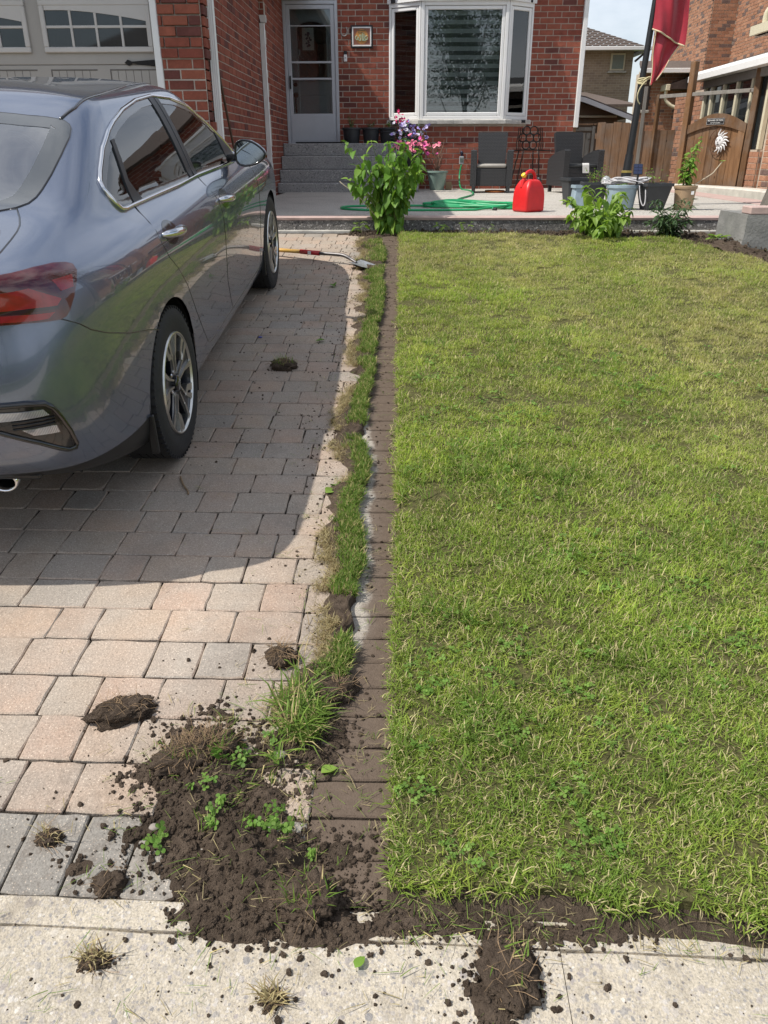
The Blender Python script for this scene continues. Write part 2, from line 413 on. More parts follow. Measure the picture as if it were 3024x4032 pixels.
    def cabin(): 
        mb = MB(); mb.box(-.66, .66, -.3, 2.2, .45, .5); mb.box(-.72, .72, 1.75, 2.3, .6, .93); mb.box(-.70, .70, -.42, .02, .5, .98); mb.build('dashboard', M['seat'], root)
        for sx in (-.37, .37):
            s_ = MB(); s_.bbox(sx-.24, sx+.24, .95, 1.45, .5, .68, .05); s_.bbox(sx-.23, sx+.23, -.06, .07, 0, .62, .05, Matrix.Translation((0, 1.0, .62)) @ Matrix.Rotation(R(-14), 4, 'X')); s_.bbox(sx-.12, sx+.12, .70, .80, 1.10, 1.24, .04); s_.build('seat', M['seat'], root, smooth=50)
        s_ = MB(); s_.bbox(-.62, .62, .02, .55, .5, .66, .05); s_.bbox(-.62, .62, -.10, .06, .6, 1.02, .05); s_.build('rear_seat', M['seat'], root, smooth=50)
        s_ = MB(); s_.tube([(-.37+.18*math.cos(a), 1.62+.06*math.sin(a), .93+.17*math.sin(a)) for a in np.linspace(0, 2*math.pi, 24, endpoint=False)], .014, 6, closed=True); s_.build('steering_wheel', M['black'], root, smooth=True)
    cabin()
    # glass with its black bands and pillars, chrome round the side windows
    patch('side_window', SIDE, M['glass'], 'side', .0015, .045)
    patch('window_frame', SIDE, M['gloss'], 'side', .004, .03, hole=shrink(SIDE, .030))
    strip('window_trim', SIDE, M['chrome'], 'side', .0095, .003, closed=True, step=.02)
    patch('door_pillar', [(1.03, .955), (1.17, .953), (1.24, 1.29), (1.10, 1.297)], M['black'], 'side', .007, .03)
    strip('pillar_gap', [(1.10, .955), (1.18, 1.293)], M['gloss'], 'side', .003, .007)
    patch('quarter_pillar', [(.165, .985), (.275, .982), (.235, 1.06), (.325, 1.198), (.285, 1.196), (.19, 1.06)], M['black'], 'side', .007, .02)
    patch('mirror_sail', [(1.93, .93), (2.14, .945), (2.05, 1.035), (1.94, 1.085)], M['black'], 'side', .006, .03)
    patch('rear_window', REAR, M['rglass'], 'top', .0015, .05, mirror=False)
    patch('rear_window_band', REAR, M['frit'], 'top', .003, .035, mirror=False, hole=shrink(REAR, .065))
    strip('rear_window_seal', REAR, M['gloss'], 'top', .004, .0, closed=True, mirror=False)
    patch('windscreen', [(-.62, 2.20), (-.46, 1.69), (.46, 1.69), (.62, 2.20), (.45, 2.33), (0, 2.37), (-.45, 2.33)], M['glass'], 'top', .003, .05, mirror=False)
    strip('roof_ditch', [(.536, .138), (.553, .26), (.542, .56), (.51, .9), (.485, 1.12), (.46, 1.6)], M['gloss'], 'top', .006, .0)
    # panel gaps
    G_ = M['gloss']
    strip('boot_gap', [(.45, -.41), (.547, -.377), (.577, -.437), (.603, -.502), (.616, -.556), (.629, -.636), (.642, -.733), (.65, -.86)], G_, 'top', .0035, -.0008)
    strip('bumper_gap', [(-.80, .834), (-.742, .804), (-.692, .768), (-.611, .732), (-.44, .675), (-.25, .625), (-.126, .585)], G_, 'side', .0026, -.0008)
    strip('door_gap', [(.162, .985), (.099, .932), (.074, .862), (.11, .80), (.20, .738), (.308, .643), (.426, .497), (.547, .363), (.62, .29), (.67, .268), (.74, .262), (1.28, .262), (2.2, .262), (2.26, .40), (2.24, .75), (2.19, .93)], G_, 'side', .0026, -.0008)
    strip('door_gap', [(1.156, .952), (1.11, .92), (1.099, .888), (1.12, .83), (1.128, .756), (1.122, .594), (1.138, .447), (1.21, .319), (1.26, .265)], G_, 'side', .0026, -.0008)
    # tail lamps: a = .78x + .62y along the corner
    ca = lambda x, y: .78*x+.62*y
    TL = [(ca(.30, -1.0), .985), (ca(.55, -.95), .982), (ca(.698, -.883), .974), (ca(.744, -.784), .971), (ca(.766, -.703), .964), (ca(.782, -.654), .955), (ca(.795, -.632), .945), (ca(.802, -.636), .930), (ca(.810, -.675), .908), (ca(.814, -.719), .878), (ca(.811, -.761), .848), (ca(.806, -.784), .836), (ca(.796, -.808), .834), (ca(.739, -.886), .848), (ca(.684, -.922), .853), (ca(.5, -.99), .862), (ca(.30, -1.02), .868)]
    tl = patch('tail_lamp', TL, M['red'], 'corner', .008, .025)
    for t_ in tl:
        pass
    def both(nm, poly, m, off, kind='corner', step=.02):
        for o_, t_ in zip(patch(nm, poly, m, kind, off, step), tl): o_.parent = t_
    both('brake_light', [(ca(.50, -.98), .945), (ca(.745, -.85), .935), (ca(.795, -.77), .885), (ca(.785, -.79), .872), (ca(.745, -.87), .885), (ca(.66, -.935), .893), (ca(.5, -.985), .905)], M['red2'], .0095)
    both('brake_light', [(ca(.772, -.76), .935), (ca(.80, -.675), .928), (ca(.806, -.70), .900), (ca(.792, -.755), .903)], M['red2'], .0095)
    both('reflector', [(ca(.5, -.99), .893), (ca(.72, -.90), .874), (ca(.79, -.815), .858), (ca(.775, -.835), .846), (ca(.7, -.91), .858), (ca(.5, -.99), .870)], M['red2'], .0095)
    both('lamp_band', [(ca(.5, -.985), .905), (ca(.66, -.935), .893), (ca(.745, -.87), .885), (ca(.785, -.79), .872), (ca(.79, -.79), .864), (ca(.73, -.885), .876), (ca(.5, -.99), .896)], M['reddark'], .0095)
    # lower lamp panels in the bumper
    RF = [(ca(.40, -1.02), .640), (ca(.649, -.973), .636), (ca(.710, -.946), .633), (ca(.748, -.916), .623), (ca(.761, -.901), .605), (ca(.770, -.885), .569), (ca(.777, -.861), .515), (ca(.779, -.841), .462), (ca(.774, -.842), .446), (ca(.760, -.865), .450), (ca(.746, -.890), .468), (ca(.711, -.929), .505), (ca(.631, -.973), .555), (ca(.40, -1.02), .60)]
    rf = patch('lamp_panel', RF, M['gloss'], 'corner', .006, .025)
    strip('panel_rim', RF, M['gloss'], 'corner', .008, .006, closed=True)
    def bothr(nm, poly, m, off):
        for o_, t_ in zip(patch(nm, poly, m, 'corner', off, .02), rf): o_.parent = t_
    bothr('turn_signal', [(ca(.42, -1.015), .624), (ca(.645, -.974), .618), (ca(.742, -.921), .607), (ca(.750, -.912), .588), (ca(.637, -.974), .592), (ca(.42, -1.015), .604)], M['clear'], .011)
    bothr('reversing_lamp', [(ca(.683, -.953), .557), (ca(.757, -.897), .548), (ca(.758, -.891), .524), (ca(.705, -.938), .534)], M['clear'], .011)
    for k in range(3): strip('vent_slat', [(ca(.66-.0*k, -.96), .585-.012*k), (ca(.758, -.90), .577-.010*k)], M['black'], 'corner', .003, .008)
    # tailpipe
    for sg in (1, -1):
        mb = MB(); T = Matrix.Translation((sg*.50, -.77, .305)) @ Matrix.Rotation(R(90), 4, 'X') @ Matrix.Diagonal((1.35, 1, 1, 1))
        mb.lathe([(.030, -.12), (.034, .02), (.036, .05), (.031, .052), (.028, .03), (.026, -.10)], 24, T, cap=False)
        mb.build('tailpipe', M['chrome'], root, smooth=True)
    mb = MB()
    for sg in (1, -1): mb.lathe([(.0262, -.09), (.001, -.09)], 20, Matrix.Translation((sg*.50, -.77, .305)) @ Matrix.Rotation(R(90), 4, 'X') @ Matrix.Diagonal((1.35, 1, 1, 1)), cap=False); mb.bbox(sg*.52-.13, sg*.52+.13, -.86, -.5, .335, .36, .008)
    mb.build('exhaust_inside', M['black'], root)
    # door handles
    for y0, z0 in ((.25, .870), (1.27, .836)):
        for sg in (1, -1):
            mb = MB(); pts = []
            for k in range(9):
                t_ = k/8; p_, nn = hit((2, y0-.14+.28*t_, z0-.012*(t_-.5)*2), (-1, 0, 0)); pts.append((sg*(p_.x+.030*math.sin(math.pi*min(1, max(0, t_*1.25-.1)))**.6+.004), p_.y, p_.z))
            mb.tube(pts, [.008, .014, .017, .018, .018, .018, .018, .016, .010], 10)
            mb.build('door_handle', M['chrome'], root, smooth=True)
        cup = [(y0-.02+.085*math.cos(a), z0+.045*math.sin(a)) for a in np.linspace(0, 2*math.pi, 18, endpoint=False)]
        patch('handle_cup', cup, M['gloss'], 'side', .0012, .03)
    # wing mirrors
    for sg in (1, -1):
        sh = MB(); n1, n2 = 16, 9
        out2 = [(.845, .955), (.86, .935), (.90, .927), (.96, .94), (1.0, .965), (1.012, .99), (1.0, 1.01), (.97, 1.035), (.93, 1.055), (.88, 1.06), (.85, 1.04), (.843, 1.0)]
        cx_, cz_ = .925, .99; loops = []
        for y_, k in ((1.755, .93), (1.762, 1.0), (1.80, 1.03), (1.84, .93), (1.875, .68), (1.89, .35)):
            loops.append([(sg*(cx_+(x-cx_)*k), y_, cz_+(z-cz_)*k) for x, z in out2])
        vs_ = [p for l_ in loops for p in l_]; n_ = len(out2)
        fs_ = [(i*n_+k, i*n_+(k+1) % n_, (i+1)*n_+(k+1) % n_, (i+1)*n_+k) for i in range(5) for k in range(n_)]+[tuple(5*n_+k for k in range(n_))]
        if sg > 0: fs_ = [tuple(reversed(f)) for f in fs_]
        sh.add(vs_, fs_); mo = sh.build('wing_mirror', M['paint'], root, smooth=50)
        rm = MB(); rm.tube(cat([(sg*(cx_+(x-cx_)*.985), 1.757, cz_+(z-cz_)*.985) for x, z in out2], 3, True), .006, 6, closed=True); rm.build('mirror_rim', M['gloss'], mo, smooth=True)
        gl = MB(); gl.add([(sg*(cx_+(x-cx_)*.93), 1.757, cz_+(z-cz_)*.93) for x, z in out2], [tuple(range(n_)) if sg > 0 else tuple(range(n_-1, -1, -1))])
        mt = bpy.data.materials.get('mirror_glass') or plain('mirror_glass', (.38, .42, .45), .02, 1, var=.01)
        gl.build('mirror_glass', mt, mo)
        ar = MB(); ar.tube([(sg*.78, 1.86, .955), (sg*.84, 1.83, .965), (sg*.87, 1.82, .97)], .022, 10); ar.build('mirror_arm', M['gloss'], mo, smooth=True)
    # wheels
    def wheel(y, sg):
        wz = bpy.data.objects.new('wheel', None); COL.objects.link(wz); wz.parent = root; wz.location = (sg*.862, y, .312); wz.rotation_euler = (0, R(90), 0) if sg > 0 else (0, R(-90), 0)
        ty = MB(); prof = [(.205, -.19), (.24, -.198), (.285, -.196), (.304, -.185), (.3105, -.16)]
        for c_ in (-.145, -.115, -.085, -.055): prof += [(.312, c_-.012), (.312, c_+.004), (.305, c_+.006), (.305, c_+.010), (.312, c_+.012)]
        prof += [(.311, -.03), (.304, -.008), (.288, .002), (.262, .005), (.235, .003), (.212, -.002), (.207, -.012)]
        ty.lathe(prof, 64, cap=False)
        for k in range(64):
            a = 2*math.pi*k/64
            for z_ in (-.012, -.180): ty.box(.300, .3125, -.004, .004, z_-.008, z_+.008, Matrix.Rotation(a, 4, 'Z'))
        ty.build('tyre', M['rubber'], wz, smooth=35)
        rb = MB(); rb.lathe([(.212, -.006), (.208, .004), (.204, .005), (.200, .0), (.198, -.006)], 64, cap=False); rim = rb.build('rim', M['alloy'], wz, smooth=40); ba = MB(); ba.lathe([(.1985, -.004), (.194, -.02), (.185, -.15), (.186, -.19)], 64, cap=False); ba.build('barrel', M['alloyd'], rim, smooth=40)
        bk = MB(); bk.lathe([(.186, -.12), (.03, -.11)], 40); bk.lathe([(.145, -.085), (.145, -.065), (.06, -.065)], 40); bk.build('brake_disc', M['black'], rim)
        pk = MB(); fc = MB()
        def bar(mb_, a0, r0, a1, r1, w0, w1, zt, zb, zt1=None):
            p = Vector((r0*math.cos(a0), r0*math.sin(a0))); q = Vector((r1*math.cos(a1), r1*math.sin(a1))); d = (q-p).normalized(); nn = Vector((-d.y, d.x)); zt1 = zt if zt1 is None else zt1
            vs_ = []
            for c_, w_, za in ((p, w0, zt), (q, w1, zt1)):
                for s2 in (1, -1): vs_ += [(c_.x+nn.x*w_*s2, c_.y+nn.y*w_*s2, za), (c_.x+nn.x*w_*s2, c_.y+nn.y*w_*s2, zb)]
            mb_.add(vs_, [(0, 2, 6, 4), (1, 5, 7, 3), (0, 4, 5, 1), (2, 3, 7, 6), (0, 1, 3, 2), (4, 6, 7, 5)])
        for k in range(5):
            a = 2*math.pi*k/5+R(18+90)
            bar(pk, a, .03, a, .197, .024, .052, -.018, -.06, -.006)
            for s3 in (1, -1):
                bar(fc, a+s3*R(17), .045, a+s3*R(10.5), .125, .0035, .0060, -.006, -.03, -.004)
                bar(fc, a+s3*R(10.5), .123, a+s3*R(17 if s3 > 0 else 13), .201, .0060, .012, -.0025, -.03, .002)
            bar(fc, a+R(12), .128, a+R(27), .150, .011, .013, -.0045, -.03, -.004)
            bar(fc, a+R(25.5), .145, a+R(29), .200, .013, .015, -.004, -.03, .001)
        pk.build('spoke', M['alloyd'], rim); fc.build('spoke_face', M['alloy'], rim)
        cp_ = MB(); cp_.lathe([(.034, -.03), (.033, -.004), (.028, .0), (.001, .001)], 24); cp_.build('hub_cap', M['gloss'], rim, smooth=40)
        cr = bpy.data.curves.new('hub_lettering', 'FONT'); cr.body = 'KIA'; cr.size = .020; cr.align_x = 'CENTER'; cr.align_y = 'CENTER'; cr.extrude = .0006
        co = text_mesh(cr, 'hub_lettering', M['alloy'], rim); co.location = (0, 0, .0022); co.rotation_euler = (0, 0, R(90))
        for k in range(5):
            a = 2*math.pi*(k+.5)/5+R(18+90); n_ = MB(); n_.lathe([(.009, -.03), (.009, -.012), (.006, -.008)], 6, Matrix.Translation((.055*math.cos(a), .055*math.sin(a), -.004))); n_.build('lug_nut', M['chrome'], rim)
    for y in (.02, 2.70):
        for sg in (1, -1): wheel(y, sg)
    for y in (-.345, 2.345):
        for sg in (1, -1): MB().bbox(min(sg*.83, sg*.860), max(sg*.83, sg*.860), y-.006, y+.012, .17, .33, .004).build('mud_flap', M['black'], root)
    return root
# ---------------------------------------------------------------- materials of the place
def brick_mat(name, cols, dark, rough=.85):
    t = NT(name); r_ = t.rnd()
    n = t.noise(9, 6, .65); f = t.noise(70, 4, .6)
    c = t.ramp(r_, [(0, dark), (.10, dark), (.16, cols[0]), (.5, cols[1]), (.8, cols[2]), (1, cols[0])])
    c = t.mix(1, c, t.ramp(n, [(.25, .72), (.75, 1.22)]), 'MULTIPLY'); c = t.mix(.8, c, t.ramp(f, [(.25, .8), (.8, 1.15)]), 'MULTIPLY')
    c = t.mix(t.ramp(t.noise(3.1, 6, .7), [(.62, 0), (.80, .30)]), c, (.42, .36, .32))     # efflorescence
    t.set(col=c, rough=rough, spec=.25); t.bump(t.math('ADD', f, t.noise(220, 3, .6)), .55, .004)
    return t.m
MT = {}
MT['brick'] = brick_mat('red_brick', ((.285, .085, .056), (.24, .070, .048), (.32, .105, .066)), (.15, .055, .046))
MT['brick2'] = brick_mat('orange_brown_brick', ((.40, .20, .125), (.34, .165, .10), (.45, .24, .15)), (.17, .115, .10))
MT['mortar'] = plain('mortar', (.46, .40, .34), .95, var=.2, scale=14, bump=.3)
MT['mortar2'] = plain('pale_mortar', (.46, .38, .30), .95, var=.2, scale=14, bump=.3)
MT['white'] = plain('white_painted_metal', (.78, .78, .77), .42, var=.05, scale=3)
MT['vinyl'] = plain('white_vinyl_frame', (.80, .80, .79), .35, var=.04, scale=3)
MT['doorgrey'] = plain('pale_blue_grey_door', (.50, .52, .56), .5, var=.05, scale=4)
MT['taupe'] = plain('taupe_garage_paint', (.36, .34, .315), .55, var=.06, scale=4)
MT['taupew'] = plain('garage_window_trim', (.52, .50, .48), .5, var=.05, scale=4)
MT['iron'] = plain('black_iron', (.016, .014, .013), .55, .5, var=.4, scale=30, bump=.3)
MT['blackp'] = plain('black_plastic', (.016, .017, .019), .45, var=.2, scale=12)
t = NT('dark_window_glass'); nn = t.noise(1.2, 4)
t.set(col=t.ramp(nn, [(.3, (.010, .014, .016)), (.7, (.028, .034, .036))]), rough=.03, spec=.75); MT['glass'] = t.m
t = NT('clear_window_glass')
tr = t.n('ShaderNodeBsdfTransparent'); tr.inputs[0].default_value = (.80, .84, .84, 1); gl = t.n('ShaderNodeBsdfGlossy'); gl.inputs['Roughness'].default_value = .01
fr = t.n('ShaderNodeFresnel'); fr.inputs[0].default_value = 1.75; ms = t.n('ShaderNodeMixShader'); t.put(ms.inputs[0], t.math('ADD', fr.outputs[0], .03))
t.t.links.new(tr.outputs[0], ms.inputs[1]); t.t.links.new(gl.outputs[0], ms.inputs[2]); t.t.links.new(ms.outputs[0], t.o.inputs[0]); MT['clear'] = t.m
def aggregate(name, base, stones, scale, dirt=None, bumps=.6):
    """concrete with pebbles showing"""
    t = NT(name); big = t.noise(1.7, 6, .65); grain = t.noise(scale*4.5, 3, .7); wob = t.noise(scale*1.6, 2, .5, col=True); v = None
    c = t.mix(1, base, t.ramp(big, [(.28, .76), (.5, 1.0), (.75, 1.10)]), 'MULTIPLY'); c = t.mix(1, c, t.ramp(grain, [(.28, .62), (.5, 1.0), (.72, 1.25)]), 'MULTIPLY')
    for k, thr, hi in ((3.3, .45, .50), (1.9, .58, .44), (1.0, .70, .42)):
        co = t.mix(.012/ (scale*k/60), t.geo.outputs['Position'], wob, 'ADD'); d = t.vor(scale*k, 'F1', 0, co); cc = t.vor(scale*k, 'F1', 1, co)
        m_ = t.math('MULTIPLY', t.ramp(d, [(hi-.10, 1), (hi, 0)]), t.math('GREATER_THAN', t.xyz(cc)[1], thr))
        c = t.mix(t.math('MULTIPLY', m_, .8), c, t.mix(1, t.ramp(t.xyz(cc)[0], stones), t.ramp(grain, [(.3, .85), (.7, 1.15)]), 'MULTIPLY')); v = d
    if dirt is not None: c = t.mix(dirt(t), c, (.085, .062, .045))
    t.set(col=c, rough=.9, spec=.2); t.bump(t.math('ADD', t.math('MULTIPLY', v, -1), grain), bumps, .006); return t.m
STN = [(0, (.20, .20, .21)), (.3, (.40, .36, .31)), (.55, (.55, .50, .42)), (.8, (.30, .27, .26)), (1, (.62, .58, .52))]
MT['walk'] = aggregate('pebbly_sidewalk_concrete', (.48, .425, .34), STN, 48, dirt=lambda t: t.math('MULTIPLY', t.ramp(t.noise(7, 6, .7), [(.5, 0), (.75, 1)]), t.ramp(t.xyz(t.geo.outputs['Position'])[1], [(.80, .12), (1.0, .55)])))
MT['patio'] = aggregate('exposed_aggregate', (.48, .455, .41), [(0, (.16, .15, .15)), (.35, (.42, .38, .33)), (.7, (.60, .55, .48)), (1, (.30, .22, .19))], 42, bumps=.9)
MT['riser'] = aggregate('dark_pebble_face', (.17, .16, .15), [(0, (.05, .05, .05)), (.5, (.16, .15, .14)), (.85, (.30, .28, .26)), (1, (.60, .58, .55))], 27, bumps=1.0)
MT['step'] = aggregate('grey_pebble_step', (.34, .335, .33), [(0, (.10, .10, .105)), (.45, (.26, .26, .26)), (.85, (.46, .45, .44)), (1, (.62, .60, .58))], 34, bumps=1.0)
MT['pink'] = plain('pink_concrete_band', (.46, .335, .30), .85, var=.16, scale=5, bump=.3)
MT['conc'] = plain('weathered_concrete', (.42, .40, .36), .92, var=.25, scale=7, bump=.6)
def soil_mat(name, c0, c1, sc=40):
    t = NT(name); n = t.noise(sc, 8, .7); b = t.noise(6, 4)
    c = t.mix(1, t.ramp(n, [(.25, c0), (.75, c1)]), t.ramp(b, [(.3, .75), (.7, 1.25)]), 'MULTIPLY')
    t.set(col=c, rough=.97, spec=.12); t.bump(t.math('ADD', n, t.noise(sc*4, 4, .7)), 1.0, .012); return t.m
MT['soil'] = soil_mat('moist_soil', (.048, .034, .025), (.175, .132, .098))
MT['soil2'] = soil_mat('dry_soil', (.06, .043, .032), (.15, .115, .085))
MT['root'] = plain('dry_roots', (.24, .16, .09), .9, var=.3)
# pavers: pinkish buff to charcoal blends, each stone its own
def paver_mat(name, cols, soilx=False):
    t = NT(name); r_ = t.rnd(); P_ = t.geo.outputs['Position']; x, y, z = t.xyz(P_)
    c = t.ramp(r_, cols); c = t.mix(t.ramp(t.noise(5.5, 5, .6), [(.35, 0), (.68, .55)]), c, (.33, .315, .29))
    v = t.vor(190, 'F1', 0); vc = t.vor(190, 'F1', 1)
    spk = t.math('MULTIPLY', t.ramp(v, [(.22, 1), (.36, 0)]), t.math('GREATER_THAN', t.xyz(vc)[0], .62))
    c = t.mix(t.math('MULTIPLY', spk, .7), c, t.ramp(t.xyz(vc)[1], [(0, (.25, .22, .20)), (.45, (.60, .52, .44)), (1, (.70, .64, .55))]))
    c = t.mix(1, c, (1.03, .985, .93), 'MULTIPLY'); c = t.mix(1, c, t.ramp(t.noise(170, 4, .7), [(.28, .66), (.5, 1), (.74, 1.3)]), 'MULTIPLY'); c = t.mix(1, c, t.ramp(t.noise(1.3, 4, .6), [(.3, .82), (.7, 1.12)]), 'MULTIPLY'); c = t.mix(t.math('MULTIPLY', t.ramp(t.noise(3.1, 6, .72), [(.52, 0), (.72, 1)]), .42), c, (.17, .145, .12))
    if soilx:   # a film of trodden earth, thicker towards the lawn
        e = t.math('ADD', t.math('ADD', x, .118), t.math('MULTIPLY', t.math('SUBTRACT', t.noise(9, 5, .6), .5), .11))
        near = t.math('MULTIPLY', t.math('SUBTRACT', 1.95, y), .28); near = t.math('ADD', t.math('MAXIMUM', near, 0.0), t.ramp(t.math('MULTIPLY', y, .1), [(.31, 0), (.40, .085)]))
        f = t.ramp(t.math('MULTIPLY', t.math('ADD', e, near), 18), [(0, 0), (.35, .92), (1, 1)])
        sc = t.mix(t.noise(60, 6, .7), (.075, .054, .040), (.155, .118, .090)); c = t.mix(f, c, sc)
    else:       # dust and crumbs near the heap and along the turf strip
        dx = t.math('ABSOLUTE', t.math('ADD', x, .22)); d1 = t.math('SUBTRACT', .30, t.math('ADD', dx, t.math('MULTIPLY', t.noise(6, 5), .18)))
        dy = t.math('SUBTRACT', 1.82, y); d2 = t.math('MULTIPLY', t.math('MINIMUM', dy, .5), t.math('GREATER_THAN', x, -.85))
        f = t.ramp(t.math('MAXIMUM', t.math('MULTIPLY', d1, 2.4), t.math('MULTIPLY', d2, 1.1)), [(0, 0), (1, .6)])
        f = t.math('MULTIPLY', f, t.ramp(t.noise(26, 7, .72), [(.44, 0), (.60, 1)])); c = t.mix(f, c, (.10, .074, .055))
    t.set(col=c, rough=.92, spec=.2); t.bump(t.math('ADD', t.noise(120, 4, .65), t.math('MULTIPLY', v, -.5)), .5, .004); return t.m
MT['paver'] = paver_mat('tumbled_paver', [(0, (.39, .305, .245)), (.22, (.37, .305, .25)), (.40, (.34, .295, .25)), (.55, (.385, .29, .235)), (.72, (.36, .295, .245)), (.86, (.30, .275, .25)), (1, (.40, .32, .26))])
MT['charcoal'] = paver_mat('charcoal_paver', [(0, (.27, .265, .25)), (.5, (.235, .23, .22)), (1, (.30, .29, .27))])
MT['edging'] = paver_mat('soiled_edging_paver', [(0, (.36, .34, .31)), (.5, (.32, .31, .29)), (1, (.40, .37, .33))], True)
MT['joint'] = soil_mat('joint_sand', (.020, .017, .014), (.075, .062, .050), 60)
# ---------------------------------------------------------------- ground, street, pavement
def sheet(name, x0, x1, y0, y1, zf, m, nx=2, ny=2, kind='structure', parent=None, **k):
    mb = MB(); vs = [(lerp(x0, x1, i/nx), lerp(y0, y1, j/ny)) for j in range(ny+1) for i in range(nx+1)]
    mb.add([(x, y, zf(x, y)) for x, y in vs], [(j*(nx+1)+i, j*(nx+1)+i+1, (j+1)*(nx+1)+i+1, (j+1)*(nx+1)+i) for j in range(ny) for i in range(nx)])
    return mb.build(name, m, parent, kind=kind, **k)
t = NT('grassy_ground'); t.set(col=t.ramp(t.noise(2.5, 8, .7), [(.3, (.045, .062, .018)), (.7, (.11, .13, .045))]), rough=.95, spec=.1); t.bump(t.noise(40, 4), .6, .02); MT['ground'] = t.m
BASE = -.16
sheet('ground', -300, 300, -300, 300, lambda x, y: BASE-.05, MT['ground'])
# the raised house plot behind the front yards (everything beyond y = 8 stands on it)
mb = MB(); mb.add([(-40, 8.3, .84), (60, 8.3, .84), (60, 70, .84), (-40, 70, .84), (-40, 8.3, BASE-.1), (60, 8.3, BASE-.1)], [(0, 1, 2, 3), (4, 5, 1, 0)])
mb.build('terrain', MT['ground'], kind='structure')
t = NT('asphalt'); t.set(col=t.ramp(t.noise(220, 4, .7), [(.3, (.035, .035, .036)), (.75, (.075, .074, .072))]), rough=.9); t.bump(t.noise(300, 2), .5, .004)
sheet('road', -120, 120, -10.5, -2.6, lambda x, y: BASE, t.m)
sheet('lawn', -120, 120, -30, -10.9, lambda x, y: BASE+.05, MT['ground'])
mb = MB(); mb.bbox(-120, 120, -2.62, -2.45, BASE-.1, BASE+.10, .02); mb.build('kerb', MT['conc'], kind='structure')
sheet('boulevard_grass', -120, 120, -2.46, -.62, lambda x, y: lerp(BASE+.09, G(-.6)-.01, (y+2.46)/1.84), MT['ground'], 2, 2)
# sidewalk slabs, with the tooled joint near the drive
EDGE = lambda x: 1.115-.028*x                                       # where the concrete meets pavers and lawn
mb = MB(); th = .10
for x0, x1 in ((-6.2, -4.6), (-4.596, -3.0), (-2.996, -1.4), (-1.398, .33), (.3318, 1.9), (1.904, 3.5), (3.504, 5.1), (5.104, 12)):
    for a, b in ((-.62, lambda x: EDGE(x)-.066), (lambda x: EDGE(x)-.0648, lambda x: EDGE(x))):
        A0, A1 = (a, a) if not callable(a) else (a(x0), a(x1)); B0, B1 = b(x0), b(x1)
        n_ = 24; vs = []
        for i in range(n_+1):
            x = lerp(x0, x1, i/n_); ya = lerp(A0, A1, i/n_); yb = lerp(B0, B1, i/n_)+random.uniform(-.003, .003)
            vs += [(x, ya, G(ya)), (x, yb-.006, G(yb-.006)-.0005), (x, yb, G(yb)-.007), (x, yb, G(yb)-th), (x, ya, G(ya)-th)]
        mb.add(vs, [(5*i+k, 5*i+5+k, 5*i+5+(k+1) % 5, 5*i+(k+1) % 5) for i in range(n_) for k in range(5)]+[(0, 1, 2, 3, 4), tuple(5*n_+k for k in (4, 3, 2, 1, 0))])
mb.build('sidewalk', MT['walk'], kind='structure')
# ---------------------------------------------------------------- driveway of separate pavers
drive = sheet('driveway', -6.2, .02, 1.10, 8.06, lambda x, y: G(y)-.011, MT['joint'], 4, 8)
TILT = Matrix.Rotation(R(6.2), 4, 'X')
def paver_mesh(w, d, key, irr=.0022, ch=.004):
    """worn block: top with broken edges, four sides; origin in the middle of the top"""
    r_ = random.Random(key); n_ = 4; top = []
    for cx_, cy_, ax in ((-1, -1, 0), (1, -1, 1), (1, 1, 2), (-1, 1, 3)):
        nx_, ny_ = ((1, -1), (1, 1), (-1, 1), (-1, -1))[ax]
        for k in range(n_):
            u = k/n_; x = cx_*w/2+(nx_-cx_)*w/2*u; y = cy_*d/2+(ny_-cy_)*d/2*u
            if k == 0: x *= 1-.004/w; y *= 1-.004/d
            top.append((x+r_.uniform(-irr, irr), y+r_.uniform(-irr, irr)))
    m_ = len(top); tl = r_.uniform(-.004, .004)
    vs = [(x*(1-2*ch/w), y*(1-2*ch/d), r_.uniform(-.0006, .0006)) for x, y in top]+[(x, y, -.0035) for x, y in top]+[(x, y, -.06) for x, y in top]
    fs = [tuple(range(m_))]+[(a*m_+k, (a+1)*m_+k, (a+1)*m_+(k+1) % m_, a*m_+(k+1) % m_) for a in (0, 1) for k in range(m_)]
    fs = [fs[0]]+[(f[0], f[1], f[2], f[3]) for f in fs[1:]]
    return vs, fs
PCACHE = {}
def place_paver(name, w, d, x, y, m, rz=0, stuff=None):
    key = (name, round(w, 3), round(d, 3), random.randrange(4))
    z = G(y)+random.uniform(-.0022, .0018); M = Matrix.Translation((x, y, z)) @ TILT @ Matrix.Rotation(rz+random.uniform(-.008, .008), 4, 'Z') @ Matrix.Rotation(random.uniform(-.008, .008), 4, 'X')
    if stuff is not None:
        vs, fs = paver_mesh(w, d, str(key)); stuff.add([M @ Vector(v) for v in vs], fs); return
    if key not in PCACHE:
        vs, fs = paver_mesh(w, d, str(key)); me = bpy.data.meshes.new(name); me.from_pydata(vs, [], fs); me.update(); me.materials.append(m); me.shade_smooth(); me.set_sharp_from_angle(angle=R(20)); PCACHE[key] = me
    o = bpy.data.objects.new(name, PCACHE[key]); COL.objects.link(o); o.parent = drive; o.matrix_world = M
SK = -.019
rest = MB(); count = 0; y = 1.3275; row = 0; rrow = random.Random(11)
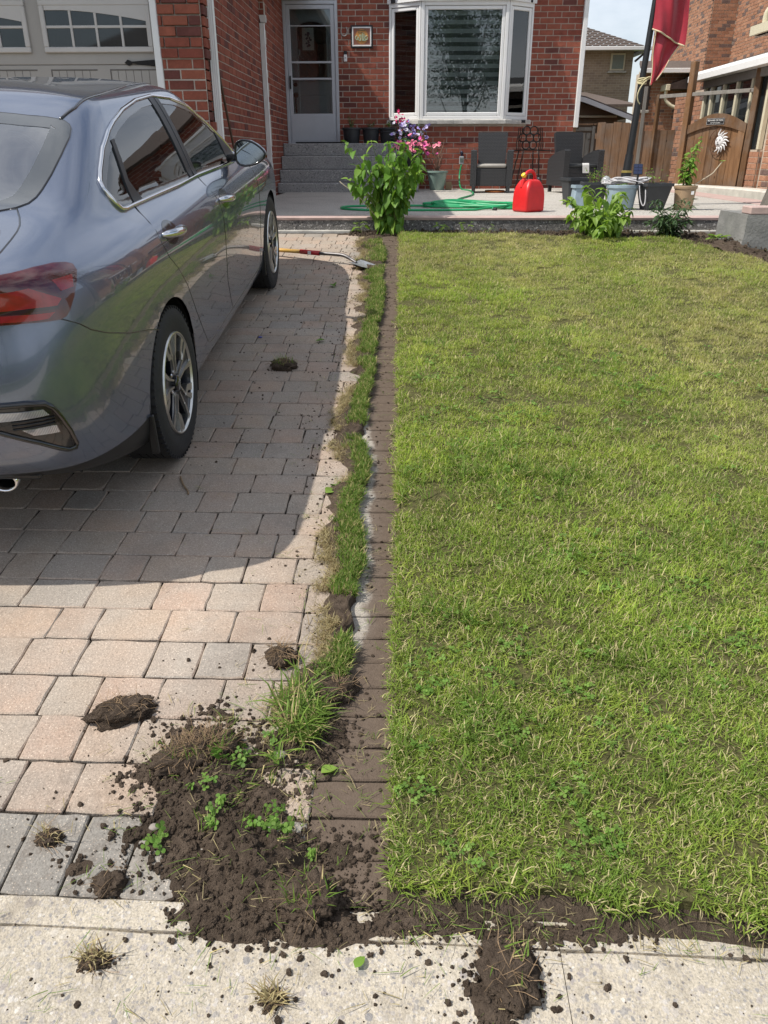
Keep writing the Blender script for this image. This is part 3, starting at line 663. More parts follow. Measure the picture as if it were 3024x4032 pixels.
while y < 8.0:
    d = .154+rrow.uniform(-.004, .004); x = -.205+rrow.uniform(-.002, .002); first = True
    while x > -6.1:
        w = rrow.choice((.14, .146, .178, .214, .22)); 
        if first: w = rrow.choice((.10, .152, .19)); first = False
        cx_ = x-w/2; yy = y+d/2+SK*cx_
        vis = (yy < 3.3 and cx_ > -1.55) or (yy >= 3.3 and cx_ > -1.13) or (yy > 7 and cx_ > -1.9)
        if yy < 7.98:
            if vis and count < 296: place_paver('paver', w-.0025, d-.003, cx_, yy, MT['paver'], SK); count += 1
            else: place_paver('paver', w-.0025, d-.003, cx_, yy, MT['paver'], SK, rest)
        x -= w
    y += d; row += 1
rest.build('pavers', MT['paver'], drive, kind='stuff')
x = -.21                                                             # charcoal soldier course by the sidewalk
while x > -6.1:
    place_paver('soldier_paver', .127, .203, x-.065, lerp(1.123, 1.323, .5)+SK*(x-.065), MT['charcoal'], SK+.0) if x > -1.9 else None
    x -= .130
y = 1.125; k = 0
while y < 7.9:                                                       # edging course along the lawn
    place_paver('edging_paver', .206, .1035, -.102+random.uniform(-.003, .003), y+.0535, MT['edging'], 0); y += .107; k += 1
# ---------------------------------------------------------------- lawn
def lawn_z(x, y): return G(y)+.030+.016*math.sin(1.3*x+.4*y)*min(1, x*.8)+.02*min(1, max(0, x)/3)+.010*math.sin(2.9*x-1.7*y)*min(1, max(0, x))
LAWN_TOP = lambda x: 7.83-.05*x-.25*max(0, min(1, (x-1.9)/.7))-.95*max(0, min(1, (x-2.55)/.45))-max(0, x-3.0)*.5   # where the bed begins
LAWN_BOT = lambda x: 1.150-.045*x+.012*math.sin(7*x)+.006*math.sin(23*x)
mb = MB(); xs = [.004*math.sin(i) if i == 0 else i*.12 for i in range(60)]; ny = 56; vs = []
for x in xs:
    for j in range(ny+1):
        y = lerp(LAWN_BOT(x), LAWN_TOP(x), j/ny); vs.append((x+(.008*math.sin(y*9)+.005*math.sin(y*31) if x < .05 else 0), y, lawn_z(x, y)))
nb = len(vs); fs = [(i*(ny+1)+j, (i+1)*(ny+1)+j, (i+1)*(ny+1)+j+1, i*(ny+1)+j+1) for i in range(len(xs)-1) for j in range(ny)]
edge = [j for j in range(ny, -1, -1)]+[i*(ny+1) for i in range(1, len(xs))]
vs += [(vs[e][0]+.004, vs[e][1]+.006, vs[e][2]-.075) for e in edge]
fs += [(edge[k], nb+k, nb+k+1, edge[k+1]) for k in range(len(edge)-1)]
t = NT('lawn_soil'); t.set(col=t.ramp(t.noise(55, 6, .7), [(.3, (.055, .055, .022)), (.7, (.15, .14, .06))]), rough=.97, spec=.1); t.bump(t.noise(90, 5, .7), 1, .012); MT['lawnsoil'] = t.m
mb.add(vs, fs); lawn = mb.build('lawn', MT['lawnsoil'], kind='structure')
# garden bed: dark loose earth between lawn and patio
mb = MB(); nx, ny = 130, 40; vs = []
for i in range(nx+1):
    x = lerp(-.62, 3.9, i/nx); y0 = LAWN_TOP(x)-.10 if x > 0 else 7.80-.3*x*0; y1 = 8.10
    for j in range(ny+1):
        y = lerp(y0, y1, j/ny); q = math.sin(17*x+5*y)*math.sin(23*y-9*x)
        hump = .11*math.exp(-((x-2.85)/.35)**2-((y-7.10)/.30)**2)
        vs.append((x, y, G(y)-.012+.014*q+random.uniform(-.010, .014)+hump))
mb.add(vs, [(i*(ny+1)+j, (i+1)*(ny+1)+j, (i+1)*(ny+1)+j+1, i*(ny+1)+j+1) for i in range(nx) for j in range(ny)])
mb.build('garden_bed', MT['soil'], kind='structure', smooth=True)
# ---------------------------------------------------------------- patio and steps
PZ = 1.01; PF = 8.05                                                 # patio level and front edge
mb = MB(); mb.box(-1.86, 3.30, PF+.165, 15.05, .80, PZ); mb.build('patio', MT['patio'], kind='structure')
patio = bpy.data.objects['patio']
mb = MB(); n_ = 60; vs = []
for i in range(n_+1):
    x = lerp(-1.86, 3.30, i/n_); j1 = random.uniform(-.004, .004); bz = G(8.1)-.04+.012*math.sin(9*x)
    vs += [(x, PF+.165, PZ+.001), (x, PF+.012+j1, PZ+.001), (x, PF+j1, PZ-.010), (x, PF+.004+j1*.5, PZ-.030), (x, PF+.165, PZ-.030)]
mb.add(vs, [(5*i+k, 5*i+5+k, 5*i+6+k, 5*i+1+k) for i in range(n_) for k in range(4)]); mb.build('border_band', MT['pink'], patio)
mb = MB(); mb.box(-1.85, 3.29, PF+.012, PF+.16, .74, PZ-.028); mb.build('slab_face', MT['riser'], patio)
mb = MB()
for x0, x1 in ((-1.85, -.50), (1.95, 3.28)): mb.bbox(x0, x1, PF-.035, PF+.02, .78, .888, .008)
mb.build('footing', MT['conc'], patio)
mb = MB()                                                            # the bands that run back along the right side
mb.box(3.304, 4.75, PF+.3, 15.0, .80, PZ-.004); mb.build('side_paving', MT['patio'], patio)
mb = MB(); mb.box(4.30, 4.72, PF+1.4, 14.6, PZ-.03, PZ+.0035); mb.build('side_band', MT['pink'], patio)
st = thing('front_steps', 'four grey pebble concrete steps up to the front door porch', 'steps', (-.85, 13.4, PZ))
for k, (z0, z1, y0) in enumerate(((PZ-.02, 1.145, 13.42), (1.145, 1.335, 13.72), (1.335, 1.54, 14.00), (1.54, 1.735, 14.28))):
    mb = MB(); mb.bbox(-1.15, 1.12, y0-13.4, 15.02-13.4, z0-PZ, z1-PZ-.001*k, .012); o = mb.build('step' if k < 3 else 'porch_slab', MT['step'], st)
mb = MB(); mb.bbox(-.95, -.02, .98, 1.56, .7255, .745, .006); mb.build('door_mat', plain('dark_door_mat', (.015, .014, .013), .95), None, loc=(-.85, 13.4, PZ), **P('dark thin mat lying before the storm door', 'door mat'))
# ---------------------------------------------------------------- brick walls, brick by brick
BC = {}
def wpar(o, root):
    o.parent = root; o.matrix_parent_inverse = Matrix.Translation(root.location).inverted(); return o
def brick_wall(root, name, p0, p1, z0, z1, m, mm, L=.235, H=.0845, holes=(), budget=0, joint=.013, proud=.006, thick=.10, zoff=0, band=None, back=True, uoff=0, top=None, nstuff='bricks'):
    """p0 -> p1 seen from outside left to right; bricks of their own as long as the budget lasts"""
    p0, p1 = Vector((*p0, 0)), Vector((*p1, 0)); u = (p1-p0); W = u.length; u.normalize(); n = Vector((u.y, -u.x, 0))
    M = Matrix(((u.x, -n.x, 0, p0.x), (u.y, -n.y, 0, p0.y), (0, 0, 1, 0), (0, 0, 0, 1)))   # local: along, inward, up
    wall = MB()
    us = sorted({0, W, *[h for q in holes for h in q[:2] if 0 < h < W]}); vsx = sorted({z0, z1, *[h for q in holes for h in q[2:4] if z0 < h < z1]})
    for a, b in zip(us, us[1:]):
        for c, d in zip(vsx, vsx[1:]):
            if any(q[0]-.001 <= a and b <= q[1]+.001 and q[2]-.001 <= c and d <= q[3]+.001 for q in holes): continue
            wall.box(a, b, .0, thick, c, d, M)
    wo = wpar(wall.build(name, mm), root); stuff = MB(); used = 0; k = 0; z = z0+zoff
    rr = random.Random(hash(name) % 1000+3)
    while z < z1-.02:
        off = -(L/2)*(k % 2)-uoff; segs = []
        a = off
        while a < W:
            s, e = max(a, 0), min(a+L, W)
            parts = [(s, e)]
            for q in holes:
                if q[2] < z+H*.6 and q[3] > z+H*.4:
                    parts = [w_ for (s_, e_) in parts for w_ in ((s_, min(e_, q[0])), (max(s_, q[1]), e_)) if w_[1]-w_[0] > .035]
            segs += [p for p in parts if p[1]-p[0] > .03]; a += L
        zt = min(z+H, z1)
        bandp = band(k) if band else 0
        for s, e in segs:
            if top and top((s+e)/2) < zt: continue
            l = e-s-joint; h = zt-z-joint; d = proud+bandp+rr.uniform(-.0015, .0025)
            if l < .02 or h < .02: continue
            dy = rr.uniform(-.0012, .0012)
            if used < budget:
                key = (m.name, round(l, 3), round(h, 3), round(bandp, 3))
                if key not in BC:
                    b_ = MB(); b_.box(0, l, -.0, .05+bandp, 0, h); me = bpy.data.meshes.new('brick'); c_ = .003
                    vs = [(0, .05+bandp, 0), (l, .05+bandp, 0), (l, .05+bandp, h), (0, .05+bandp, h), (0, c_, 0), (l, c_, 0), (l, c_, h), (0, c_, h), (c_, 0, c_), (l-c_, 0, c_), (l-c_, 0, h-c_), (c_, 0, h-c_)]
                    me.from_pydata(vs, [], [(0, 1, 5, 4), (1, 2, 6, 5), (2, 3, 7, 6), (3, 0, 4, 7), (4, 5, 9, 8), (5, 6, 10, 9), (6, 7, 11, 10), (7, 4, 8, 11), (8, 9, 10, 11)]); me.materials.append(m); BC[key] = me
                o = bpy.data.objects.new('brick', BC[key]); COL.objects.link(o); o.parent = wo
                o.matrix_parent_inverse = wo.matrix_parent_inverse.copy() if False else Matrix.Identity(4)
                o.matrix_local = M @ Matrix.Translation((s+joint/2, -d, z+joint/2+dy)) @ Matrix.Rotation(rr.uniform(-.003, .003), 4, 'Y'); used += 1
            else: stuff.box(s+joint/2, e-joint/2, -d, .02, z+joint/2+dy, zt-joint/2+dy, M)
        z += H; k += 1
    if stuff.v:
        so = stuff.build(nstuff, m, wo, kind='stuff')
    return wo, used
YF = 15.0
house = thing('brick_house', 'red brick house with white bay window pale storm door and garage', 'house', (0, 15, .9))
def hp(mb, name, m, parent=None, smooth=False, **k):
    o = mb.build(name, m, None, smooth, **k)
    return wpar(o, house) if parent is None else setp(o, parent)
def setp(o, p):
    """child drawn in world coordinates under a part that is itself drawn in world coordinates"""
    o.parent = p; return o
DOOR = (-2.0, -1.09, 1.72, 3.86)
BIG = 4.7
_, u1 = brick_wall(house, 'front_wall', (-2.01, YF), (2.98, YF), .86, BIG, MT['brick'], MT['mortar'], holes=((.0, .92, 1.72, 3.84), (1.80, 4.16, .8, 3.86)), budget=0, nstuff='bricks') if False else (None, 0)
brick_wall(house, 'front_wall', (-1.09, YF), (-.21, YF), 1.70, 3.98, MT['brick'], MT['mortar'], budget=130, uoff=.05)
brick_wall(house, 'front_wall', (2.15, YF), (2.98, YF), .90, 4.0, MT['brick'], MT['mortar'], budget=110, zoff=0)
brick_wall(house, 'front_wall', (-2.01, YF+.004), (2.98, YF+.004), 4.0, 4.4, MT['brick'], MT['mortar'])
brick_wall(house, 'bay_base', (.30, 14.70), (1.72, 14.70), .90, 2.03, MT['brick'], MT['mortar'], budget=60)
brick_wall(house, 'bay_base', (-.22, 14.997), (.298, 14.702), .90, 2.03, MT['brick'], MT['mortar'])
brick_wall(house, 'bay_base', (1.722, 14.702), (2.15, 14.997), .90, 2.03, MT['brick'], MT['mortar'])
brick_wall(house, 'return_wall', (2.98, YF+.01), (2.98, 22), .90, 4.4, MT['brick'], MT['mortar'])
# garage: pillar with proud bands, side wall, jog, second stretch to the door
GX = -1.81
brick_wall(house, 'garage_pillar', (-2.22, 8.07), (GX, 8.07), .84, 4.0, MT['brick'], MT['mortar'], L=.235, holes=(), band=lambda k: .020 if (k//6) % 2 else .0, uoff=.03, budget=0, nstuff='pillar_bricks') if False else None
wo, _ = brick_wall(house, 'garage_pillar', (-2.20, 8.07), (GX, 8.07), .84, 4.0, MT['brick'], MT['mortar'], band=lambda k: .020 if (k//6) % 2 else .0, uoff=.075, budget=100, thick=.16)
brick_wall(house, 'garage_pillar', (GX, 8.0705), (GX, 8.35), .84, 4.0, MT['brick'], MT['mortar'], band=lambda k: .020 if (k//6) % 2 else .0, uoff=.0)
brick_wall(house, 'garage_side_wall', (-2.08, 8.24), (-2.08, 13.02), .84, 4.0, MT['brick'], MT['mortar'])
brick_wall(house, 'garage_side_wall', (-2.18, 13.03), (-2.003, 13.03), .84, 4.0, MT['brick'], MT['mortar'])
brick_wall(house, 'garage_side_wall', (-2.01, 13.032), (-2.01, 14.995), .84, 4.0, MT['brick'], MT['mortar'])
mb = MB(); mb.box(-7.4, -2.19, 8.50, 15, .86, 4.0); mb.box(-7.4, -5.3, 8.07, 8.5, .84, 4.0); hp(mb, 'garage_block', MT['mortar'])
mb = MB(); mb.box(-2.2, 2.9, 15.12, 24, 3.86, 4.4); mb.box(-2.2, -2.05, 15.05, 16, .9, 4); hp(mb, 'house_block', MT['mortar'])
sh = plain('asphalt_shingle', (.11, .085, .072), .9, var=.35, scale=25, bump=.5); MT['shingle'] = sh
mb = MB(); mb.add([(-7.7, 7.6, 4.02), (-1.62, 7.6, 4.02), (-1.62, 15.0, 4.02), (-7.7, 15, 4.02), (-4.7, 9.2, 5.7), (-4.7, 15, 5.7)], [(0, 3, 2, 1), (0, 1, 4), (1, 2, 5, 4), (3, 0, 4, 5)]); hp(mb, 'garage_roof', sh)
mb = MB(); mb.add([(-2.6, 14.75, 4.4), (3.3, 14.75, 4.4), (3.3, 24, 4.4), (-2.6, 24, 4.4), (.4, 18, 5.9), (.4, 21, 5.9)], [(0, 3, 2, 1), (0, 1, 4), (1, 2, 5, 4), (2, 3, 5), (3, 0, 4, 5)]); hp(mb, 'main_roof', sh)  # unseen roof, height shaped low so the house shadow stays short
mb = MB(); mb.bbox(-1.62, -1.52, 7.6, 14.9, 3.98, 4.09, .01); mb.bbox(-7.7, -1.62, 7.5, 7.6, 3.98, 4.09, .01); hp(mb, 'gutter', MT['white'])
def downspout(x, y, z0, z1, sx=.075, sy=.055, elbow=None):
    mb = MB(); n_ = 28; pts = []
    for k in range(n_):                                              # corrugated rectangular pipe
        a = 2*math.pi*k/n_; c, s = math.cos(a), math.sin(a); q = 1/max(abs(c), abs(s)); w_ = .94+.06*math.cos(k*math.pi)
        pts.append((x+c*q*sx/2*w_, y+s*q*sy/2*w_))
    mb.prism(pts, z0, z1, 'z')
    if elbow: mb.bbox(x-sx/2, x+sx/2, y-.20, y+.02, z0-.03, z0+.05, .01)
    for z in (z0+.5, z0+1.9): mb.box(x-sx/2-.004, x+sx/2+.004, y-sy/2-.003, y+sy/2+.003, z, z+.025)
    return hp(mb, 'downspout', MT['white'])
downspout(GX+.045, 8.27, .95, 4.0)
downspout(-2.035, 12.985, 1.06, 3.28); 
mb = MB(); mb.prism([(-.05, 0), (.05, 0), (.05, -.09), (-.03, -.09)], 12.955, 13.015, 'y', Matrix.Translation((-2.02, 0, 3.38))); hp(mb, 'downspout_funnel', MT['white'])
mb = MB(); mb.bbox(2.972, 3.045, YF-.07, YF+.0, 1.98, 4.4, .006); hp(mb, 'corner_trim', MT['white'])
mb = MB(); mb.bbox(2.99, 3.03, YF+.02, YF+.06, 1.0, 2.0, .004, Matrix.Rotation(0, 4, 'Z')); hp(mb, 'corner_board', plain('raw_lumber', (.26, .16, .085), .8))
mb = MB(); mb.bbox(-2.262, -2.198, 8.055, 8.20, .9, 3.2, .006); hp(mb, 'garage_casing', MT['white'])
# garage door
gd = hp(MB().box(-5.3, -2.262, 8.27, 8.32, .88, 3.2), 'garage_door', MT['taupe'])
def gp(mb, n, m, **k): return setp(mb.build(n, m, None, **k), gd)
mb = MB()
for z0, z1 in ((.88, 1.40), (1.404, 1.93), (1.934, 2.33), (2.334, 2.90), (2.904, 3.2)): mb.bbox(-5.29, -2.262, 8.250, 8.269, z0, z1, .004)
gp(mb, 'door_section', MT['taupe'])
for wx in (-2.29, -3.44, -4.59):
    x1 = wx-.02; x0 = x1-1.02; zb, zt = 2.43, 2.80
    fr_ = MB()
    for a, b, c, d in ((x0, x1, zb, zb+.045), (x0, x0+.045, zb+.045, zt), (x1-.045, x1, zb+.045, zt), (x0, x1, zt, zt+.045)): fr_.bbox(a, b, 8.222, 8.252, c, d, .006)
    zm = zb+.205
    for k in (1, 2, 3): xx = lerp(x0+.045, x1-.045, k/4); fr_.bbox(xx-.011, xx+.011, 8.228, 8.252, zb+.045, zt, .003)
    fr_.bbox(x0+.045, x1-.045, 8.230, 8.252, zm-.011, zm+.011, .003)
    pts = [(x0+.05, zt)]+[(lerp(x0+.05, x1-.04, s), zt-.035-(.0+.115*max(0, s-.15)**1.6)) for s in np.linspace(0, 1, 12)]+[(x1-.04, zt)]
    fr_.prism(pts, 8.226, 8.250, 'y')
    f_ = gp(fr_, 'window_frame', MT['taupew'])
    mb = MB(); mb.box(x0+.04, x1-.04, 8.240, 8.249, zb+.04, zt); gp(mb, 'window_pane', MT['glass'])
for px_ in (-2.31, -2.87, -3.44, -4.0, -4.58):
    mb = MB(); w_ = .44
    mb.box(px_-w_, px_, 8.247, 8.251, 2.285, 2.295); mb.box(px_-w_, px_-w_+.01, 8.247, 8.251, 1.95, 2.285)
    for k in range(1, 6): mb.box(px_-w_+k*w_/6-.002, px_-w_+k*w_/6+.002, 8.2485, 8.2505, 1.95, 2.284)
    gp(mb, 'door_panel', plain('panel_groove', (.12, .11, .10), .7))
mb = MB(); mb.prism([(-2.26, 2.375), (-2.26, 2.31), (-2.53, 2.340), (-2.565, 2.322), (-2.60, 2.345), (-2.57, 2.372), (-2.53, 2.356)], 8.236, 8.250, 'y'); gp(mb, 'strap_hinge', MT['iron'])
mb = MB(); mb.bbox(-2.285, -2.262, 8.228, 8.250, 2.30, 2.42, .004); gp(mb, 'weather_strip', MT['vinyl'])
# front door: inner door behind a storm door
x0, x1, z0, z1 = -2.0, -1.09, 1.735, 3.86
mb = MB(); mb.bbox(x0, x0+.05, YF-.02, YF+.10, z0, z1, .005); mb.bbox(x1-.05, x1, YF-.02, YF+.10, z0, z1, .005); mb.bbox(x0+.05, x1-.05, YF-.02, YF+.10, z1-.05, z1, .005); mb.bbox(x0+.0, x1, YF-.03, YF+.10, z0, z0+.018, .003)
df = hp(mb, 'door_frame', MT['doorgrey'])
mb = MB(); mb.box(x0+.04, x1-.04, YF+.15, YF+.19, z0, z1-.05); idr = setp(mb.build('inner_door', MT['doorgrey']), df)
arch = [(-1.80, 2.72), (-1.28, 2.72), (-1.28, 3.48)]+[(-1.54+.26*math.cos(a), 3.48+.12*math.sin(a)) for a in np.linspace(.2, math.pi-.2, 10)]+[(-1.80, 3.48)]
mb = MB(); mb.prism(arch, YF+.142, YF+.149, 'y'); setp(mb.build('door_glass', MT['glass']), df)
mb = MB(); mb.tube([(a, YF+.143, b) for a, b in arch], .018, 6, closed=True); mb.tube([(a, YF+.146, b) for a, b in ((-1.78, 1.9), (-1.30, 1.9), (-1.30, 2.5), (-1.78, 2.5))], .008, 4, closed=True); setp(mb.build('door_moulding', MT['doorgrey']), df)
sx0, sx1 = x0+.055, x1-.055
mb = MB(); st_ = .062
for a, b, c, d in ((sx0, sx0+st_, z0+.02, z1-.055), (sx1-st_, sx1, z0+.02, z1-.055), (sx0+st_, sx1-st_, z1-.055-st_, z1-.055), (sx0+st_, sx1-st_, z0+.02, z0+.47), (sx0+st_, sx1-st_, 2.965, 2.995), (sx0+st_, sx1-st_, 2.72, 2.75)): mb.bbox(a, b, YF-.005, YF+.03, c, d, .004)
mb.bbox(sx0+st_, sx1-st_, YF+.005, YF+.02, 3.50, 3.515, .003); mb.bbox(sx0+.02, sx1-.02, YF-.012, YF-.005, z0+.045, z0+.44, .003)
sd_ = setp(mb.build('storm_door', MT['doorgrey']), df)
mb = MB(); mb.box(sx0+st_, sx1-st_, YF+.010, YF+.014, z0+.47, z1-.115); setp(mb.build('storm_pane', MT['clear']), df)
mb = MB(); mb.bbox(sx0+.018, sx0+.044, YF-.045, YF-.02, 2.58, 2.78, .006); mb.bbox(sx0+.022, sx0+.04, YF-.022, YF-.004, 2.60, 2.62, .003); mb.bbox(sx0+.022, sx0+.04, YF-.022, YF-.004, 2.74, 2.76, .003); setp(mb.build('door_pull', MT['blackp']), df)
mb = MB(); mb.lathe([(.035, 0), (.03, .03), (.001, .035)], 14, Matrix.Translation((-1.85, YF+.15, 2.66)) @ Matrix.Rotation(R(90), 4, 'X')); mb.lathe([(.045, 0), (.035, .03), (.001, .035)], 14, Matrix.Translation((-1.85, YF+.15, 2.50)) @ Matrix.Rotation(R(90), 4, 'X')); mb.tube(cat([(-1.85, YF+.13, 2.48), (-1.85, YF+.09, 2.4), (-1.845, YF+.09, 2.25), (-1.84, YF+.13, 2.18)], 5), .012, 6); setp(mb.build('door_handle', MT['iron']), df)
pc = thing('hanging_plaque', 'pale framed grape picture hanging inside the front door glass', 'picture', (-1.60, YF+.115, 3.33))
mb = MB(); mb.bbox(-.115, .115, -.008, .012, -.18, .18, .004); mb.build('frame', plain('dark_wood_frame', (.05, .035, .025), .6), pc)
mb = MB(); mb.box(-.098, .098, -.011, -.0082, -.163, .163); mb.build('print', plain('pale_print', (.60, .58, .54), .7), pc)
mb = MB(); rr = random.Random(3)
for k in range(26): a, b = rr.uniform(-.05, .05), rr.uniform(-.11, .10); mb.lathe([(.016, 0), (.013, .004), (.001, .005)], 8, Matrix.Translation((a*(1-abs(b)*3), -.011, b)) @ Matrix.Rotation(R(90), 4, 'X'))
mb.build('grapes', plain('grape_ink', (.06, .055, .10), .7), pc)
# bay window
def bay():
    zb, zt = 2.10, 3.80
    pl = [(-.22, 14.997), (.30, 14.70), (1.72, 14.70), (2.15, 14.997)]
    sill = MB(); out_ = [(-.285, 14.997), (.27, 14.625), (1.75, 14.625), (2.235, 14.997)]
    for (a, b), (c, d) in zip(zip(out_, out_[1:]), zip(pl, pl[1:])):
        n_ = 10
        for k in range(n_ if a is out_[1] else 4):
            nn_ = n_ if a is out_[1] else 4
            p, q = Vector(a).lerp(Vector(b), k/nn_), Vector(a).lerp(Vector(b), (k+1)/nn_); p2, q2 = Vector(c).lerp(Vector(d), k/nn_), Vector(c).lerp(Vector(d), (k+1)/nn_)
            j = random.uniform(-.010, .010); dn = Vector((0, j))
            sill.add([(*(p+dn*.5), 2.032), (*(q+dn*.5), 2.032), (*(q+dn), 2.085), (*(p+dn), 2.085), (p.x, p.y+.012, 2.10), (q.x, q.y+.012, 2.10), (p2.x, p2.y, 2.104), (q2.x, q2.y, 2.104), (p2.x, p2.y, 2.032), (q2.x, q2.y, 2.032)],
                     [(0, 1, 2, 3), (3, 2, 5, 4), (4, 5, 7, 6), (1, 0, 8, 9), (0, 3, 4, 6, 8), (1, 9, 7, 5, 2)])
    hp(sill, 'window_sill', plain('rock_faced_limestone', (.50, .485, .45), .9, var=.25, scale=12, bump=.9))
    bw = hp(MB().bbox(-.20, 2.13, 14.99, 15.02, 3.80, 3.86, .004), 'bay_window', MT['white'])
    top = MB(); top.prism([(-.26, 15.0), (-.26, 14.99), (.27, 14.64), (1.75, 14.64), (2.20, 14.99), (2.20, 15.0)], zt, zt+.20, 'z'); top.prism([(-.30, 15.0), (-.30, 14.97), (.25, 14.60), (1.77, 14.60), (2.24, 14.97), (2.24, 15.0)], zt+.2, zt+.25, 'z')
    setp(top.build('bay_roof_fascia', MT['white']), bw)
    for i, (a, b) in enumerate(zip(pl, pl[1:])):
        p, q = Vector((*a, 0)), Vector((*b, 0)); u = (q-p).normalized(); n = Vector((u.y, -u.x, 0)); W = (q-p).length
        M = Matrix(((u.x, -n.x, 0, p.x), (u.y, -n.y, 0, p.y), (0, 0, 1, 0), (0, 0, 0, 1)))
        g = .055 if i == 1 else .035
        mb = MB()
        for c, d, e, f in ((0, g, zb, zt), (W-g, W, zb, zt), (g, W-g, zb, zb+.05), (g, W-g, zt-.06, zt)): mb.bbox(c, d, -.025, .08, e, f, .006, M)
        h = g+.004; s_ = .052
        for c, d, e, f in ((h, h+s_, zb+.055, zt-.065), (W-h-s_, W-h, zb+.055, zt-.065), (h+s_, W-h-s_, zb+.055, zb+.055+s_), (h+s_, W-h-s_, zt-.065-s_, zt-.065)): mb.bbox(c, d, -.012, .05, e, f, .008, M)
        fr_ = setp(mb.build('window_frame', MT['vinyl']), bw)
        mb = MB(); mb.box(h+s_-.005, W-h-s_+.005, .010, .014, zb+.10, zt-.11, M); setp(mb.build('window_pane', MT['clear']), bw)
        bl = MB(); z = zt-.12; k = 0                              # striped roller blind behind the glass
        while z > zb+.08:
            bl.box(h+.02, W-h-.02, .105, .108, z-.062, z, M); z -= .125; k += 1
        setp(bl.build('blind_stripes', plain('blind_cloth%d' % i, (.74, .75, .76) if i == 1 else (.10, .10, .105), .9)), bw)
        if i == 1:
            sh_ = MB(); sh_.box(h+.02, W-h-.02, .112, .114, zb+.05, zt-.1, M); so = setp(sh_.build('blind_sheer', plain('sheer_cloth', (.18, .185, .185), .9)), bw)
            cu = MB(); cu.add([M @ Vector(v) for v in ((.98, .09, zb+.06), (1.20, .085, zb+.06), (1.17, .09, zb+.40), (1.06, .095, zb+.72), (1.02, .09, zb+.40))], [(0, 1, 2, 3, 4)]); setp(cu.build('lace_curtain', plain('white_lace', (.40, .40, .39), .9)), bw)
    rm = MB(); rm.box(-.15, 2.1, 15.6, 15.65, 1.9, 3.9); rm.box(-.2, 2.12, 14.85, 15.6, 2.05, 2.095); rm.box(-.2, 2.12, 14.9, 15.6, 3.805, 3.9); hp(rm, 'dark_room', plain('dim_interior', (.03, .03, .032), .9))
bay()
mb = MB(); mb.bbox(-2.1, 3.0, YF-.0, YF+.012, .84, 1.02, .004); hp(mb, 'foundation', MT['conc'])
# things on the wall
pf = thing('picture_frame', 'square white framed orange picture with pale green calligraphy on brick wall', 'picture', (-.685, YF-.025, 3.345))
mb = MB(); mb.bbox(-.185, .185, .0, .012, -.165, .165, .004); mb.build('backing', plain('black_frame_edge', (.02, .018, .018), .5), pf)
mb = MB()
for a, b, c, d in ((-.16, .16, .12, .14), (-.16, .16, -.14, -.12), (-.16, -.14, -.12, .12), (.14, .16, -.12, .12)): mb.bbox(a, b, -.012, .0, c, d, .003)
mb.build('frame', MT['vinyl'], pf)
t = NT('orange_print'); ox, oy, oz = t.xyz(t.tc.outputs['Object']); rr_ = t.math('SQRT', t.math('ADD', t.math('MULTIPLY', ox, ox), t.math('MULTIPLY', oz, oz)))
t.set(col=t.mix(t.ramp(t.noise(60, 4), [(.4, 0), (.65, .5)]), t.ramp(t.math('MULTIPLY', rr_, 6), [(0, (.62, .36, .10)), (.60, (.60, .26, .06)), (.68, (.22, .09, .06)), (1, (.28, .10, .07))]), (.30, .12, .06)), rough=.5)
mb = MB(); mb.box(-.141, .141, -.006, -.0005, -.121, .121); mb.build('print', t.m, pf)
mb = MB()
for s in ([(.095, -.01), (.085, -.045), (.055, -.03), (.06, .0), (.09, .01)], [(.04, .035), (.035, -.05)], [(.015, .045), (.012, -.05)], [(-.01, .03), (-.02, -.05), (-.045, -.05), (-.05, -.01)], [(-.06, .0), (-.075, -.045), (-.10, -.03), (-.10, .0), (-.08, .012)], [(.0, -.052), (.05, -.056), (.07, -.05)], [(-.03, .0), (-.035, .03)]):
    mb.tube(cat([(a, -.010, b) for a, b in s], 5), .007, 6)
mb.build('lettering', plain('pale_green_paint', (.42, .52, .36), .5), pf)
mb = MB()
for s in ([(-.02, .045), (.0, .06), (.02, .045), (.04, .06)], [(-.05, .05), (-.045, .065)], [(-.06, .085), (.0, .09), (.06, .085)]): mb.tube(cat([(a, -.009, b) for a, b in s], 4), .004, 5)
mb.build('accent_marks', plain('dark_green_paint', (.05, .07, .03), .5), pf)
mb = MB(); mb.tube([(-.045*math.cos(a)*1.0, 0, .055*math.sin(a)) for a in np.linspace(-math.pi/2+.75-1.57+.8, 1.5*math.pi, 4)][:0] or cat([(-.035, 0, .06), (-.052, 0, .01), (-.04, 0, -.045), (0, 0, -.068), (.04, 0, -.045), (.052, 0, .01), (.035, 0, .06)], 5), .009, 6)
hs = mb.build('horseshoe', plain('pale_worn_steel', (.50, .48, .45), .4, .8), None, True, (-.98, YF-.015, 3.425), **P('pale steel horseshoe hanging open side up beside the door', 'horseshoe'))
db = thing('doorbell', 'small white doorbell with black camera top on the brick', 'doorbell', (-.965, YF-.02, 3.06))
mb = MB(); mb.bbox(-.028, .028, -.012, .012, -.075, .03, .006); mb.build('cover', MT['vinyl'], db); mb = MB(); mb.bbox(-.028, .028, -.012, .012, .031, .08, .006); mb.build('camera_block', MT['blackp'], db)
mb = MB(); mb.lathe([(.014, 0), (.013, .004), (.001, .005)], 16, Matrix.Translation((0, -.012, -.02)) @ Matrix.Rotation(R(90), 4, 'X')); mb.build('button', plain('bell_button', (.45, .47, .50), .3), db)
